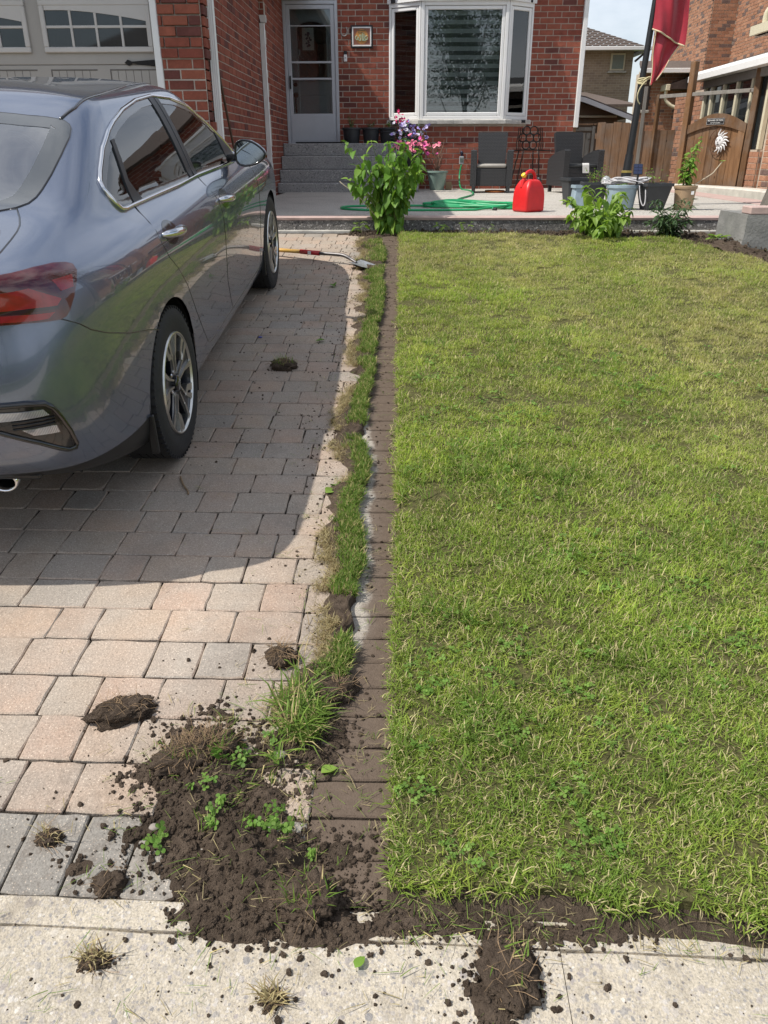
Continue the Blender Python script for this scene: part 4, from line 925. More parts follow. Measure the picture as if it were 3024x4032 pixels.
# ---------------------------------------------------------------- stick by the garage wall
mb = MB(); mb.tube(cat([(-2.02, 9.60, 2.46), (-1.975, 9.80, 1.85), (-1.90, 10.05, .98)], 6), [.014]*6+[.013]*7, 8); mb.build('wooden_pole', plain('weathered_brown_wood', (.10, .062, .040), .8, var=.3), None, True, **P('thin brown wooden pole leaning on the garage side wall', 'pole'))
# ---------------------------------------------------------------- neighbours, fence, gate
def wood(name, c0, c1, grey=.3):
    t = NT(name); co = t.map(t.tc.outputs['Object'], (1, 1, .09)); n = t.noise(26, 6, .65, co, dist=.6); r_ = t.n('ShaderNodeObjectInfo').outputs['Random']
    c = t.mix(t.ramp(n, [(.3, 0), (.7, 1)]), c0, c1); c = t.mix(1, c, t.ramp(r_, [(0, .72), (1, 1.2)]), 'MULTIPLY')
    c = t.mix(t.math('MULTIPLY', t.ramp(t.noise(2.2, 5, .7), [(.45, 0), (.68, 1)]), grey), c, (.22, .20, .18))
    kn = t.vor(7, 'F1', 0, t.map(t.tc.outputs['Object'], (1, 1, .55))); c = t.mix(t.ramp(kn, [(.05, .9), (.11, 0)]), c, (.05, .028, .016))
    t.set(col=c, rough=.85, spec=.2); t.bump(n, .5, .004); return t.m
MT['cedar'] = wood('stained_cedar', (.15, .085, .048), (.29, .18, .11), .6)
MT['gatew'] = wood('brown_gate_wood', (.12, .062, .030), (.235, .13, .065), .35)
MT['oldw'] = wood('grey_weathered_wood', (.15, .14, .125), (.27, .255, .23), .6)
def board(name, x0, x1, y0, y1, z0, z1, m, parent, M=None, top=0):
    mb = MB(); pts = [(x0, z0), (x1, z0), (x1, z1+top*.5), (x0, z1-top*.5)]
    mb.prism(pts, y0, y1, 'y', M); return wpar(mb.build(name, m), parent)
fe = thing('board_fence', 'brown vertical board fence behind the flagpole and pots', 'fence', (4.0, 15.0, 1.0))
x = 3.40; rr = random.Random(5)
while x < 4.74:
    w_ = rr.uniform(.128, .142); board('board', x+.003, x+w_-.003, 15.0+rr.uniform(0, .006), 15.025, .9, 2.055+rr.uniform(-.012, .010)-(.12 if x > 4.17 else 0), MT['cedar'], fe, top=rr.uniform(-.01, .01)); x += w_
for z in (1.2, 1.8): wpar(MB().box(3.38, 4.76, 15.03, 15.07, z, z+.09).build('rail', MT['cedar']), fe)
wpar(MB().bbox(4.125, 4.185, 14.985, 15.0, .9, 2.60, .004).build('post', MT['oldw']), fe)
lg = thing('lattice_gate', 'narrow grey weathered wood gate beside the house corner', 'gate', (3.2, 15.1, 1.0))
for a in (3.06, 3.145, 3.23): board('board', a, a+.075, 15.10, 15.12, .95, 1.90, MT['oldw'], lg)
wpar(MB().bbox(3.04, 3.38, 15.07, 15.10, 1.93, 1.99, .004).build('top_rail', MT['oldw']), lg); wpar(MB().bbox(3.02, 3.40, 15.05, 15.12, 2.02, 2.045, .004).build('cap_rail', MT['cedar']), lg)
wpar(MB().bbox(3.325, 3.375, 15.05, 15.10, .95, 2.0, .004).build('post', MT['oldw']), lg)
for a in (3.06, 3.24): wpar(MB().bbox(a, a+.07, 15.085, 15.10, 1.80, 1.90, .003).build('block', MT['oldw']), lg)
# gate with arched top rail, turned a little towards the drive
GA, GB = Vector((4.78, 14.40, 0)), Vector((5.38, 13.50, 0)); gu = (GB-GA).normalized(); gn = Vector((gu.y, -gu.x, 0)); GW = (GB-GA).length
GM = Matrix(((gu.x, -gn.x, 0, GA.x), (gu.y, -gn.y, 0, GA.y), (0, 0, 1, 0), (0, 0, 0, 1)))
gt = thing('garden_gate', 'brown wooden gate with arched top rail and sun ornament', 'gate', (GA.x, GA.y, 1.0))
archz = lambda u: 1.99+.16*math.sin(math.pi*min(1, max(0, (u-.02)/(GW-.04))))
for k in range(8):
    a, b = GW*k/8+.003, GW*(k+1)/8-.003
    mb = MB(); n_ = 4; pts = [(a, 1.05-.10*a/GW), (b, 1.05-.10*b/GW)]+[(lerp(b, a, i/n_), archz(lerp(b, a, i/n_))-.03) for i in range(n_+1)]; mb.prism(pts, .0, .024, 'y', GM)
    wpar(mb.build('board', MT['gatew']), gt)
n_ = 16; top = [(GW*i/n_, archz(GW*i/n_)) for i in range(n_+1)]; mb = MB(); mb.prism(top+[(u, archz(u)*0+1.86+.11*math.sin(math.pi*u/GW)) for u, z in reversed(top)], -.035, -.002, 'y', GM); wpar(mb.build('arched_rail', MT['gatew']), gt)
for a, h in ((-.13, 2.92), (GW+.01, 2.86)):
    wpar(MB().bbox(a, a+.10, -.03, .07, .92, h-(.02 if a > 0 else 0), .006, GM).build('post', MT['gatew']), gt)
wpar(MB().bbox(-.70, GW+.02, -.01, .03, 2.42, 2.475, .004, GM).build('trellis_rail', MT['oldw']), gt)
wpar(MB().bbox(-.74, -.69, -.02, .05, 1.3, 2.48, .004, GM).build('post', MT['gatew']), gt)
wpar(MB().bbox(GW-.13, GW-.01, -.03, -.002, 1.0, 1.98, .004, GM).build('stile', MT['gatew']), gt)
sg = thing('warning_sign', 'small black sign with white lettering on the arched gate', 'sign', GM @ Vector((.52, -.042, 2.035)), rot=(0, 0, math.atan2(gu.y, gu.x)))
MB().bbox(-.165, .165, -.003, .003, -.045, .045, .002).build('plate', MT['blackp'], sg)
for txt, sz, z in (('BEWARE OF DOG', .036, .003), ('DOG ON DUTY', .018, -.028)):
    cr = bpy.data.curves.new('lettering', 'FONT'); cr.body = txt; cr.size = sz; cr.align_x = 'CENTER'; cr.extrude = .0006
    if sz < .03: cr.body = 'KEEP GATE CLOSED'; cr.size = .020
    o = text_mesh(cr, 'lettering', MT['white'], sg); o.rotation_euler = (R(90), 0, 0); o.location = (0, -.0042, z)
mb = MB()
for a, b, c, d in ((-.16, .16, .040, .042), (-.16, .16, -.042, -.040), (-.161, -.159, -.041, .041), (.159, .161, -.041, .041)): mb.box(a, b, -.0045, -.002, c, d)
mb.build('border_line', MT['white'], sg)
so = thing('sun_ornament', 'round metal sun face ornament half white half rusty on the gate', 'ornament', GM @ Vector((.66, -.05, 1.74)), rot=(0, 0, math.atan2(gu.y, gu.x)))
mt_w, mt_r = plain('ornament_white', (.72, .72, .72), .5), plain('ornament_rust', (.12, .05, .025), .8, var=.4)
mb = MB(); F_ = Matrix.Rotation(R(90), 4, 'X')
hd = [(.078*math.cos(a)*(1 if math.cos(a) > 0 else .9), .083*math.sin(a)) for a in np.linspace(0, 2*math.pi, 28, endpoint=False)]
lo = [[(x*k, -d, z*k) for x, z in hd] for k, d in ((1, 0), (.97, .012), (.85, .024), (.6, .034), (.3, .038))]; vs = [p for l_ in lo for p in l_]; n2 = len(hd)
mb.add(vs, [(i*n2+k, (i+1)*n2+k, (i+1)*n2+(k+1) % n2, i*n2+(k+1) % n2) for i in range(4) for k in range(n2)]+[tuple(4*n2+k for k in range(n2-1, -1, -1))])
mb.tube([(0, -.040, .02), (-.004, -.054, -.018), (0, -.042, -.022)], [.006, .010, .006], 6)
fc_ = mb.build('face', mt_w, so, smooth=True)
mb = MB()
for sx in (-1, 1): mb.tube(cat([(sx*.045, -.030, .018), (sx*.03, -.038, .012), (sx*.016, -.037, .018)], 3), .004, 5); mb.tube(cat([(sx*.048, -.028, .034), (sx*.03, -.037, .038), (sx*.014, -.037, .032)], 3), .003, 5)
mb.tube(cat([(-.022, -.036, -.040), (0, -.040, -.045), (.022, -.036, -.040)], 3), .004, 5); mb.build('features', MT['iron'], fc_)
for k in range(16):
    a = 2*math.pi*k/16+.1; white = -1.9 < (a if a < math.pi else a-2*math.pi) < 1.75; mb = MB(); pts = []; l_ = .088 if k % 2 else .105
    for s in range(7):
        t_ = s/6; wv = .016*math.sin(t_*5.0); p = (.080+l_*t_); x, z = p*math.cos(a)-wv*math.sin(a), p*math.sin(a)+wv*math.cos(a); pts.append((x, -.006, z))
    if white: mb.tube(pts, [.016, .0155, .014, .012, .009, .006, .001], 6)
    else: mb.tube(pts, .0035, 5)
    mb.build('ray', mt_w if white else mt_r, so, smooth=True)
mb = MB(); mb.tube([(.195*math.cos(a), .0, .195*math.sin(a)) for a in np.linspace(1.6, 4.9, 24)], .005, 6); mb.tube([(.086*math.cos(a), -.006, .09*math.sin(a)) for a in np.linspace(0, 2*math.pi, 30, endpoint=False)], .006, 6, closed=True); mb.build('hoop', mt_r, so, smooth=True)
mb = MB(); kp = [(4.30, 15.0), (4.62, 14.05), (4.95, 13.2), (5.10, 12.2), (5.02, 10.2), (4.7, 9.0)]; vs = []
pp = cat([(a, b, 0) for a, b in kp], 6); n_ = len(pp); vs = []
for i, p in enumerate(pp): q = Vector((.32, .06, 0)); z1 = 1.10-.02*i/n_; j = random.uniform(-.012, .012); vs += [(p.x+j, p.y, .85), (p.x+j, p.y, z1-.02), (p.x+.03+j, p.y, z1), (p.x+q.x, p.y, z1), (p.x+q.x, p.y, .85)]
mb.add(vs, [(5*i+k, 5*i+1+k, 5*i+6+k, 5*i+5+k) for i in range(n_-1) for k in range(4)]+[(4, 3, 2, 1, 0), tuple(5*(n_-1)+k for k in range(5))]); mb.build('concrete_kerb', plain('bright_concrete', (.55, .52, .46), .9, var=.2, scale=8, bump=.5), kind='structure')
# the neighbour's house
nb_ = thing('neighbour_house', 'orange brown brick house at the right edge behind the gate', 'house', (6.5, 16, .8))
brick_wall(nb_, 'side_wall', (5.50, 13.0), (5.50, 10.2), .85, 3.02, MT['brick2'], MT['mortar2'], L=.215, H=.083, budget=190)
brick_wall(nb_, 'side_wall', (8.9, 32), (8.9, 19.0), 1.5, 7.4, MT['brick2'], MT['mortar2'], L=.215, H=.077, budget=0)
brick_wall(nb_, 'side_wall', (5.50, 13.005), (5.80, 13.005), .85, 3.0, MT['brick2'], MT['mortar2'])
brick_wall(nb_, 'chimney_face', (8.22, 24.3), (8.895, 24.3), .85, 7.8, MT['brick2'], MT['mortar2'], L=.215, H=.077, budget=100)
brick_wall(nb_, 'chimney_face', (8.22, 25.4), (8.22, 24.303), .85, 7.8, MT['brick2'], MT['mortar2'], L=.215, H=.077)
brick_wall(nb_, 'side_wall', (5.90, 18.9), (5.90, 13.1), .85, 2.7, MT['brick2'], MT['mortar2'], L=.215, H=.083)
brick_wall(nb_, 'end_wall', (9.0, 19.0), (9.01, 19.0), .85, .9, MT['brick2'], MT['mortar2']) if False else None
wpar(MB().box(5.60, 12, 10.2, 12.9, .84, 3.0).box(5.95, 12, 13.1, 18.9, .84, 2.7).box(9.0, 14, 19.0, 32, .84, 7.4).box(8.33, 8.95, 24.4, 25.4, .84, 7.8).build('core_block', MT['mortar2']), nb_)
wpar(MB().add([(8.5, 18.4, 7.4), (14.5, 18.4, 7.4), (14.5, 32.5, 7.4), (8.5, 32.5, 7.4), (11.5, 22, 9.4), (11.5, 28, 9.4)], [(0, 3, 2, 1), (0, 1, 4), (1, 2, 5, 4), (2, 3, 5), (3, 0, 4, 5)]).build('roof', MT['shingle']), nb_)
cream = plain('cream_painted_frame', (.62, .57, .42), .5, var=.08)
sr = wpar(MB().box(5.32, 5.70, 13.07, 15.85, .9, 1.62).build('porch_base', MT['mortar2']), nb_)
brick_wall(nb_, 'porch_wall', (5.45, 15.85), (5.45, 13.05), .85, 1.62, MT['brick2'], MT['mortar2'], L=.215, H=.083, thick=.02)
brick_wall(nb_, 'porch_wall', (5.45, 13.048), (5.499, 13.048), .85, 1.62, MT['brick2'], MT['mortar2'], L=.215, H=.083, thick=.015)
for y in (13.1, 13.72, 14.32, 14.9, 15.45, 15.8): setp(MB().bbox(5.27, 5.34, y-.035, y+.035, 1.62, 2.66, .006).build('window_post', cream), sr)
for y0, y1 in ((13.14, 13.68), (13.76, 14.28), (14.36, 14.86), (14.94, 15.41), (15.49, 15.76)): setp(MB().box(5.315, 5.322, y0, y1, 1.63, 2.62).build('window_pane', MT['glass']), sr)
setp(MB().bbox(5.25, 5.36, 13.05, 15.86, 2.62, 2.74, .006).build('header', plain('grey_beam', (.22, .21, .20), .8)), sr)
mb = MB(); pr_ = [(5.06, 2.74), (5.06, 2.83), (5.08, 2.84), (5.10, 2.88), (5.16, 2.89), (5.24, 2.89), (5.24, 2.74)]; mb.prism([(a, b) for a, b in pr_], 12.75, 16.15, 'y'); setp(mb.build('gutter', MT['white']), sr)
setp(MB().prism([(5.24, 2.74), (5.24, 2.89), (5.75, 3.05), (5.75, 2.74)], 12.8, 16.1, 'y').build('porch_roof', plain('dark_flashing', (.10, .10, .10), .7)), sr)
setp(MB().add([(5.35, 14.5, 2.62), (5.355, 14.3, 1.7), (5.36, 14.9, 1.7), (5.355, 15.0, 2.62)], [(0, 1, 2, 3)]).build('curtain', plain('pale_curtain', (.55, .55, .56), .9)), sr)
sr.matrix_parent_inverse = Matrix.Translation((.15, 0, 0)) @ sr.matrix_parent_inverse
# projecting eave with a down pipe over the near wall
ev = wpar(MB().bbox(4.78, 5.6, 10.0, 12.35, 3.02, 3.10, .01).build('eave', MT['conc']), nb_)
setp(MB().prism([(4.74, 3.02), (4.74, 3.13), (4.80, 3.14), (4.86, 3.14), (4.86, 3.02)], 10.0, 12.38, 'y').build('eave_gutter', cream), ev)
setp(MB().tube(cat([(4.86, 12.2, 3.12), (4.87, 12.15, 3.30), (5.05, 11.9, 3.38), (5.30, 11.6, 3.40), (5.4, 11.3, 3.44)], 6), .045, 10).build('down_pipe', cream, smooth=True), ev)
wpar(MB().bbox(8.76, 8.87, 25.9, 26.0, 1.2, 5.2, .006).build('down_pipe', cream), nb_)
po = wpar(MB().prism([(7.72, 3.26), (7.72, 3.38), (8.88, 3.75), (8.88, 3.26)], 25.5, 28.4, 'y').build('porch_roof', MT['shingle']), nb_)
setp(MB().bbox(7.62, 7.74, 25.45, 28.45, 3.22, 3.38, .01).build('porch_gutter', cream), po)
setp(MB().tube(cat([(7.68, 25.6, 3.25), (7.70, 25.6, 2.98), (7.95, 25.55, 2.80), (8.25, 25.5, 2.75), (8.28, 25.5, 2.4), (8.28, 25.5, 1.0)], 5), .05, 8).build('down_pipe', cream, smooth=True), po)
# houses farther off
mh = thing('row_house', 'orange brick house wall with dark window beyond the fence', 'house', (7.5, 26, .8))
brick_wall(mh, 'front_wall', (6.96, 26), (8.85, 26), .85, 3.75, MT['brick2'], MT['mortar2'], L=.215, H=.083, nstuff='bricks')
wpar(MB().box(7.0, 8.85, 26.1, 26.5, .84, 3.7).build('core_block', MT['mortar2']), mh)
w_ = wpar(MB().bbox(7.02, 7.32, 25.96, 26.02, 2.75, 3.52, .01).build('window', MT['blackp']), mh); setp(MB().box(7.05, 7.29, 25.94, 25.955, 2.79, 3.48).build('pane', MT['glass']), w_)
wpar(MB().bbox(7.0, 7.34, 25.92, 26.0, 2.66, 2.74, .01).build('window_sill', MT['conc']), mh)
wpar(MB().add([(6.85, 25.5, 3.7), (8.8, 25.5, 3.7), (8.8, 26.7, 4.0), (7.1, 26.7, 4.0), (6.85, 25.5, 3.78), (8.8, 25.5, 3.78), (8.8, 26.7, 4.08), (7.1, 26.7, 4.08)], [(0, 3, 2, 1), (4, 5, 6, 7), (0, 1, 5, 4), (3, 0, 4, 7)]).build('roof', MT['shingle']), mh)
wpar(MB().bbox(6.82, 8.8, 25.40, 25.5, 3.66, 3.78, .01).build('gutter', MT['white']), mh)
fh = thing('tan_house', 'tan brick house with brown hipped roof in the distance', 'house', (7.5, 35, .8))
t = NT('tan_brick'); bt = t.n('ShaderNodeTexBrick'); bt.inputs['Scale'].default_value = 1; bt.inputs['Brick Width'].default_value = .215; bt.inputs['Row Height'].default_value = .083; bt.inputs['Mortar Size'].default_value = .006
bt.inputs['Color1'].default_value = (.36, .28, .20, 1); bt.inputs['Color2'].default_value = (.27, .205, .15, 1); bt.inputs['Mortar'].default_value = (.42, .37, .31, 1)
px_, py_, pz_ = t.xyz(t.geo.outputs['Position']); cx_ = t.n('ShaderNodeCombineXYZ'); t.put(cx_.inputs[0], t.math('ADD', px_, py_)); t.put(cx_.inputs[1], pz_); t.put(bt.inputs['Vector'], cx_.outputs[0])
t.set(col=t.mix(1, bt.outputs[0], t.ramp(t.noise(1.3, 5), [(.3, .85), (.7, 1.15)]), 'MULTIPLY'), rough=.9); MT['tan'] = t.m
wpar(MB().box(3.5, 8.78, 34, 44, .8, 5.12).build('wall', MT['tan']), fh)
wd = wpar(MB().bbox(7.93, 8.47, 33.93, 34.02, 4.44, 5.02, .01).build('window', cream), fh); setp(MB().box(7.99, 8.41, 33.91, 33.928, 4.50, 4.96).build('pane', plain('greenish_pane', (.16, .22, .20), .1)), wd); setp(MB().bbox(7.85, 8.55, 33.88, 34.0, 4.36, 4.43, .01).build('window_sill', MT['conc']), wd)
rf = MB(); hip = ((3.0, 33.4), (9.2, 33.4), (9.2, 44.6), (3.0, 44.6)); rg_ = ((6.1, 36.5), (6.1, 41.5)); ez, rz_ = 5.16, 6.55
nr = 18                                                              # shingle courses as real steps
for k in range(nr):
    def rgp(t_): return [(lerp(h[0], rg_[0 if i < 2 else 1][0], t_), lerp(h[1], rg_[0 if i < 2 else 1][1], t_), lerp(ez, rz_, t_)) for i, h in enumerate(hip)]
    a, b = rgp(k/nr), rgp((k+1)/nr); b = [(x, y, z-.018) for x, y, z in b]
    rf.add(a+b, [(i, (i+1) % 4, 4+(i+1) % 4, 4+i) for i in range(4)])
rfo = wpar(rf.build('roof', MT['shingle']), fh)
setp(MB().bbox(2.95, 9.25, 33.32, 33.42, 5.06, 5.18, .01).bbox(9.18, 9.28, 33.4, 44.6, 5.06, 5.18, .01).box(3, 9.2, 33.42, 34.1, 5.10, 5.14).build('gutter', MT['white']), rfo)
wpar(MB().tube([(9.15, 33.5, 5.06), (8.95, 33.8, 4.85), (8.85, 33.95, 4.75)], .04, 8).build('down_pipe', plain('purple_brown_pipe', (.08, .05, .06), .5)), fh)
low_ = wpar(MB().add([(4.5, 29.9, 3.1), (8.1, 29.9, 3.1), (6.9, 33.9, 3.75), (4.5, 33.9, 3.75), (4.5, 29.9, 3.02), (8.1, 29.9, 3.02)], [(0, 1, 2, 3), (4, 5, 1, 0)]).build('porch_roof', MT['shingle']), fh)
sd2 = thing('garden_shed', 'low shed with white sloping fascia and plywood gable', 'shed', (3.9, 18.4, .85))
ply = plain('brown_plywood', (.20, .145, .10), .85, var=.12)
wpar(MB().prism([(2.6, 2.28), (4.55, 2.28), (3.72, 2.52), (2.6, 2.72)], 18.02, 18.1, 'y').box(2.6, 4.5, 18.1, 20.2, .85, 2.28).build('wall', ply), sd2)
wpar(MB().prism([(2.4, 2.80), (3.70, 2.60), (4.78, 2.235), (4.78, 2.15), (3.68, 2.515), (2.4, 2.72)], 17.70, 17.76, 'y').build('fascia', MT['white']), sd2)
wpar(MB().prism([(2.4, 2.825), (3.72, 2.625), (4.82, 2.255), (4.78, 2.24), (3.70, 2.61), (2.4, 2.81)], 17.765, 20.4, 'y').build('roof', MT['shingle']), sd2)
wpar(MB().bbox(2.6, 4.45, 17.98, 18.02, 2.245, 2.285, .004).build('trim', cream), sd2)

# ---------------------------------------------------------------- across the street (seen in the panes and in the paint)
def tree(x, y, h, r_, seed, label):
    g = np.random.default_rng(seed); t_ = thing('street_tree', label, 'tree', (x, y, BASE)); mb = MB()
    mb.tube(cat([(0, 0, 0), (.05, .02, h*.25), (-.04, .05, h*.5), (0, 0, h*.75)], 4), [.17-.011*k for k in range(13)], 9)
    cs = []
    for k in range(9):
        a = g.uniform(0, 6.3); z = g.uniform(.35, .8)*h; e = np.array((r_*.75*math.cos(a), r_*.75*math.sin(a), z+g.uniform(.1, .3)*h)); mb.tube([(0, 0, z*.7), e*.5+(0, 0, z*.25), e], [.06, .04, .012], 6)
        cs.append((e, g.uniform(.35, .55)*r_))
    cs += [((g.normal(0, r_*.3), g.normal(0, r_*.3), g.uniform(.5, 1.0)*h), g.uniform(.3, .5)*r_) for _ in range(12)]
    mb.build('trunk', plain('tree_bark', (.09, .07, .055), .95, var=.3, bump=.6), t_); vs = []; fs = []
    for c, s in cs:
        for _ in range(480):
            d = g.normal(0, 1, 3); d /= np.linalg.norm(d); p = np.array(c)+d*s*g.uniform(.5, 1.1); u = g.normal(0, 1, 3); u /= np.linalg.norm(u); v = np.cross(u, d); v /= np.linalg.norm(v)+1e-6; q = g.uniform(.05, .095); b = len(vs)
            vs += [p-u*q, p+v*q*.5, p+u*q, p-v*q*.5]; fs.append((b, b+1, b+2, b+3))
    MB().add(vs, fs).build('crown', plain('tree_leaves', (.045, .085, .025), .6, var=.5, scale=2), t_)
tree(3.4, -17, 8.5, 2.4, 1, 'taller leafy tree across the street, mirrored in the bay window')
tree(6.4, -19, 7.0, 2.0, 2, 'shorter leafy tree across the street beside a taller one')
oh = thing('brick_house', 'brick house across the street behind the leafy trees', 'house', (-8, -24, BASE))
wpar(MB().box(-14, -2.5, -30, -22, BASE-.1, 5.4).build('wall', MT['tan']), oh)
wpar(MB().add([(-14.5, -21.5, 5.4), (-2, -21.5, 5.4), (-2, -30.5, 5.4), (-14.5, -30.5, 5.4), (-11, -26, 7.6), (-5.5, -26, 7.6)], [(0, 1, 2, 3), (0, 4, 5, 1), (1, 5, 2), (2, 5, 4, 3), (3, 4, 0)]).build('roof', MT['shingle']), oh)
wpar(MB().bbox(-12.5, -8.5, -22.0, -21.93, BASE, 2.2, .02).build('garage_door', MT['white']), oh)
for x in (-7, -4.6): wpar(MB().bbox(x, x+1.5, -22.0, -21.95, 1.0, 2.4, .02).build('window', MT['glass']), oh)
# ---------------------------------------------------------------- scattering by geometry nodes (only for what nobody could count)
def vnoise(p, seed=0):
    """smooth value noise on an (n,3) array"""
    i = np.floor(p).astype(np.int64); f = p-i; f = f*f*(3-2*f); out = 0
    for dx in (0, 1):
        for dy in (0, 1):
            for dz in (0, 1):
                h = (i[:, 0]+dx)*374761393+(i[:, 1]+dy)*668265263+(i[:, 2]+dz)*2147483647+seed*974711; h = (h ^ (h >> 13))*1274126177; h = (h ^ (h >> 16)) & 0xffff
                out = out+h/65535*(f[:, 0] if dx else 1-f[:, 0])*(f[:, 1] if dy else 1-f[:, 1])*(f[:, 2] if dz else 1-f[:, 2])
    return out
def fbm(p, oct=4, seed=0):
    p = np.asarray(p, float); s = 0; a = .5; t_ = 0
    for k in range(oct): s = s+a*vnoise(p, seed+k); t_ += a; p = p*2.03+11.7; a *= .55
    return s/t_
def hide_obj(me, name):
    return bpy.data.objects.new(name, me)
def scatter(name, pts, rots, scls, sources, m=None, **props):
    """one stuff object: instances of the source meshes on a cloud of points"""
    col = bpy.data.collections.new(name+'_sources')
    for i, me in enumerate(sources): col.objects.link(bpy.data.objects.new('%s_%02d' % (name, i), me))
    n = len(pts); me = bpy.data.meshes.new(name); me.from_pydata([tuple(p) for p in pts], [], [])
    for nm, ty, dat in (('rot', 'FLOAT_VECTOR', np.asarray(rots, np.float32).ravel()), ('scl', 'FLOAT', np.asarray(scls, np.float32)), ('idx', 'INT', rng.integers(0, len(sources), n).astype(np.int32))):
        a = me.attributes.new(nm, ty, 'POINT'); a.data.foreach_set('vector' if ty == 'FLOAT_VECTOR' else 'value', dat)
    o = bpy.data.objects.new(name, me); COL.objects.link(o)
    ng = bpy.data.node_groups.new(name, 'GeometryNodeTree')
    ng.interface.new_socket('Geometry', in_out='INPUT', socket_type='NodeSocketGeometry'); ng.interface.new_socket('Geometry', in_out='OUTPUT', socket_type='NodeSocketGeometry')
    N = ng.nodes.new; gi, go = N('NodeGroupInput'), N('NodeGroupOutput'); mp_ = N('GeometryNodeMeshToPoints'); ip = N('GeometryNodeInstanceOnPoints'); ci = N('GeometryNodeCollectionInfo')
    ci.inputs[0].default_value = col; ci.inputs['Separate Children'].default_value = True; ci.inputs['Reset Children'].default_value = True
    def at(nm, ty): x = N('GeometryNodeInputNamedAttribute'); x.data_type = ty; x.inputs[0].default_value = nm; return x.outputs[0]
    er = N('FunctionNodeEulerToRotation')
    K = ng.links.new; K(gi.outputs[0], mp_.inputs[0]); K(mp_.outputs[0], ip.inputs['Points']); K(ci.outputs[0], ip.inputs['Instance']); ip.inputs['Pick Instance'].default_value = True
    K(at('idx', 'INT'), ip.inputs['Instance Index']); K(at('rot', 'FLOAT_VECTOR'), er.inputs[0]); K(er.outputs[0], ip.inputs['Rotation']); K(at('scl', 'FLOAT'), ip.inputs['Scale']); K(ip.outputs[0], go.inputs[0])
    md = o.modifiers.new('scatter', 'NODES'); md.node_group = ng
    o['kind'] = 'stuff'
    for k, v in props.items(): o[k] = v
    return o
# --- blades
def leafy(name, base, tip, straw, patch=True, trans=.42, world=2.2):
    t = NT(name); a = t.attr('tint', 'Vector'); r_, g_, b_ = t.xyz(a)
    c = t.mix(r_, base, tip)
    if patch:
        big = t.ramp(t.noise(world*.32, 4, .6), [(.40, 0), (.62, 1)]); mid = t.ramp(t.noise(world*2.4, 4, .65), [(.42, 0), (.62, 1)])
        px_, py_, _ = t.xyz(t.geo.outputs['Position'])
        dry = t.math('MULTIPLY', t.ramp(t.math('ADD', t.math('MULTIPLY', px_, .16), t.math('MULTIPLY', py_, .105)), [(.38, .12), (.85, 1)]), big)
        c = t.mix(t.math('MULTIPLY', dry, .7), c, (.50, .45, .16)); c = t.mix(t.math('MULTIPLY', mid, .45), c, (.12, .225, .038)); nearg = t.math('MULTIPLY', t.ramp(py_, [(.0, .9), (1.0, .0)]) if False else t.ramp(t.math('MULTIPLY', py_, .2), [(.30, .52), (.75, .0)]), t.ramp(t.noise(3.3, 4, .65), [(.36, .25), (.58, 1)])); c = t.mix(nearg, c, (.112, .218, .032)); c = t.mix(1, c, t.ramp(t.noise(1.5, 5, .68), [(.34, .80), (.5, 1.06), (.66, 1.32)]), 'MULTIPLY')
        st_ = t.math('GREATER_THAN', t.math('ADD', g_, t.math('MULTIPLY', dry, .24)), .83)
    else: st_ = t.math('GREATER_THAN', g_, .80)
    c = t.mix(st_, c, straw); c = t.mix(1, c, t.ramp(b_, [(0, .72), (1, 1.22)]), 'MULTIPLY')
    t.set(col=c, rough=.55, spec=.25)
    tl = t.n('ShaderNodeBsdfTranslucent'); t.put(tl.inputs[0], c); ms = t.n('ShaderNodeMixShader'); ms.inputs[0].default_value = trans
    t.t.links.new(t.p.outputs[0], ms.inputs[1]); t.t.links.new(tl.outputs[0], ms.inputs[2]); t.t.links.new(ms.outputs[0], t.o.inputs[0]); return t.m
MT['grass'] = leafy('mown_grass', (.19, .31, .034), (.47, .54, .092), (.62, .54, .29))
MT['turf'] = leafy('turf_grass', (.11, .205, .03), (.24, .34, .065), (.55, .46, .22), False)
MT['strawm'] = leafy('dry_grass', (.40, .33, .16), (.50, .43, .24), (.30, .22, .11), False)
MT['clover'] = leafy('clover_leaf', (.12, .235, .04), (.22, .36, .07), (.25, .34, .08), False)
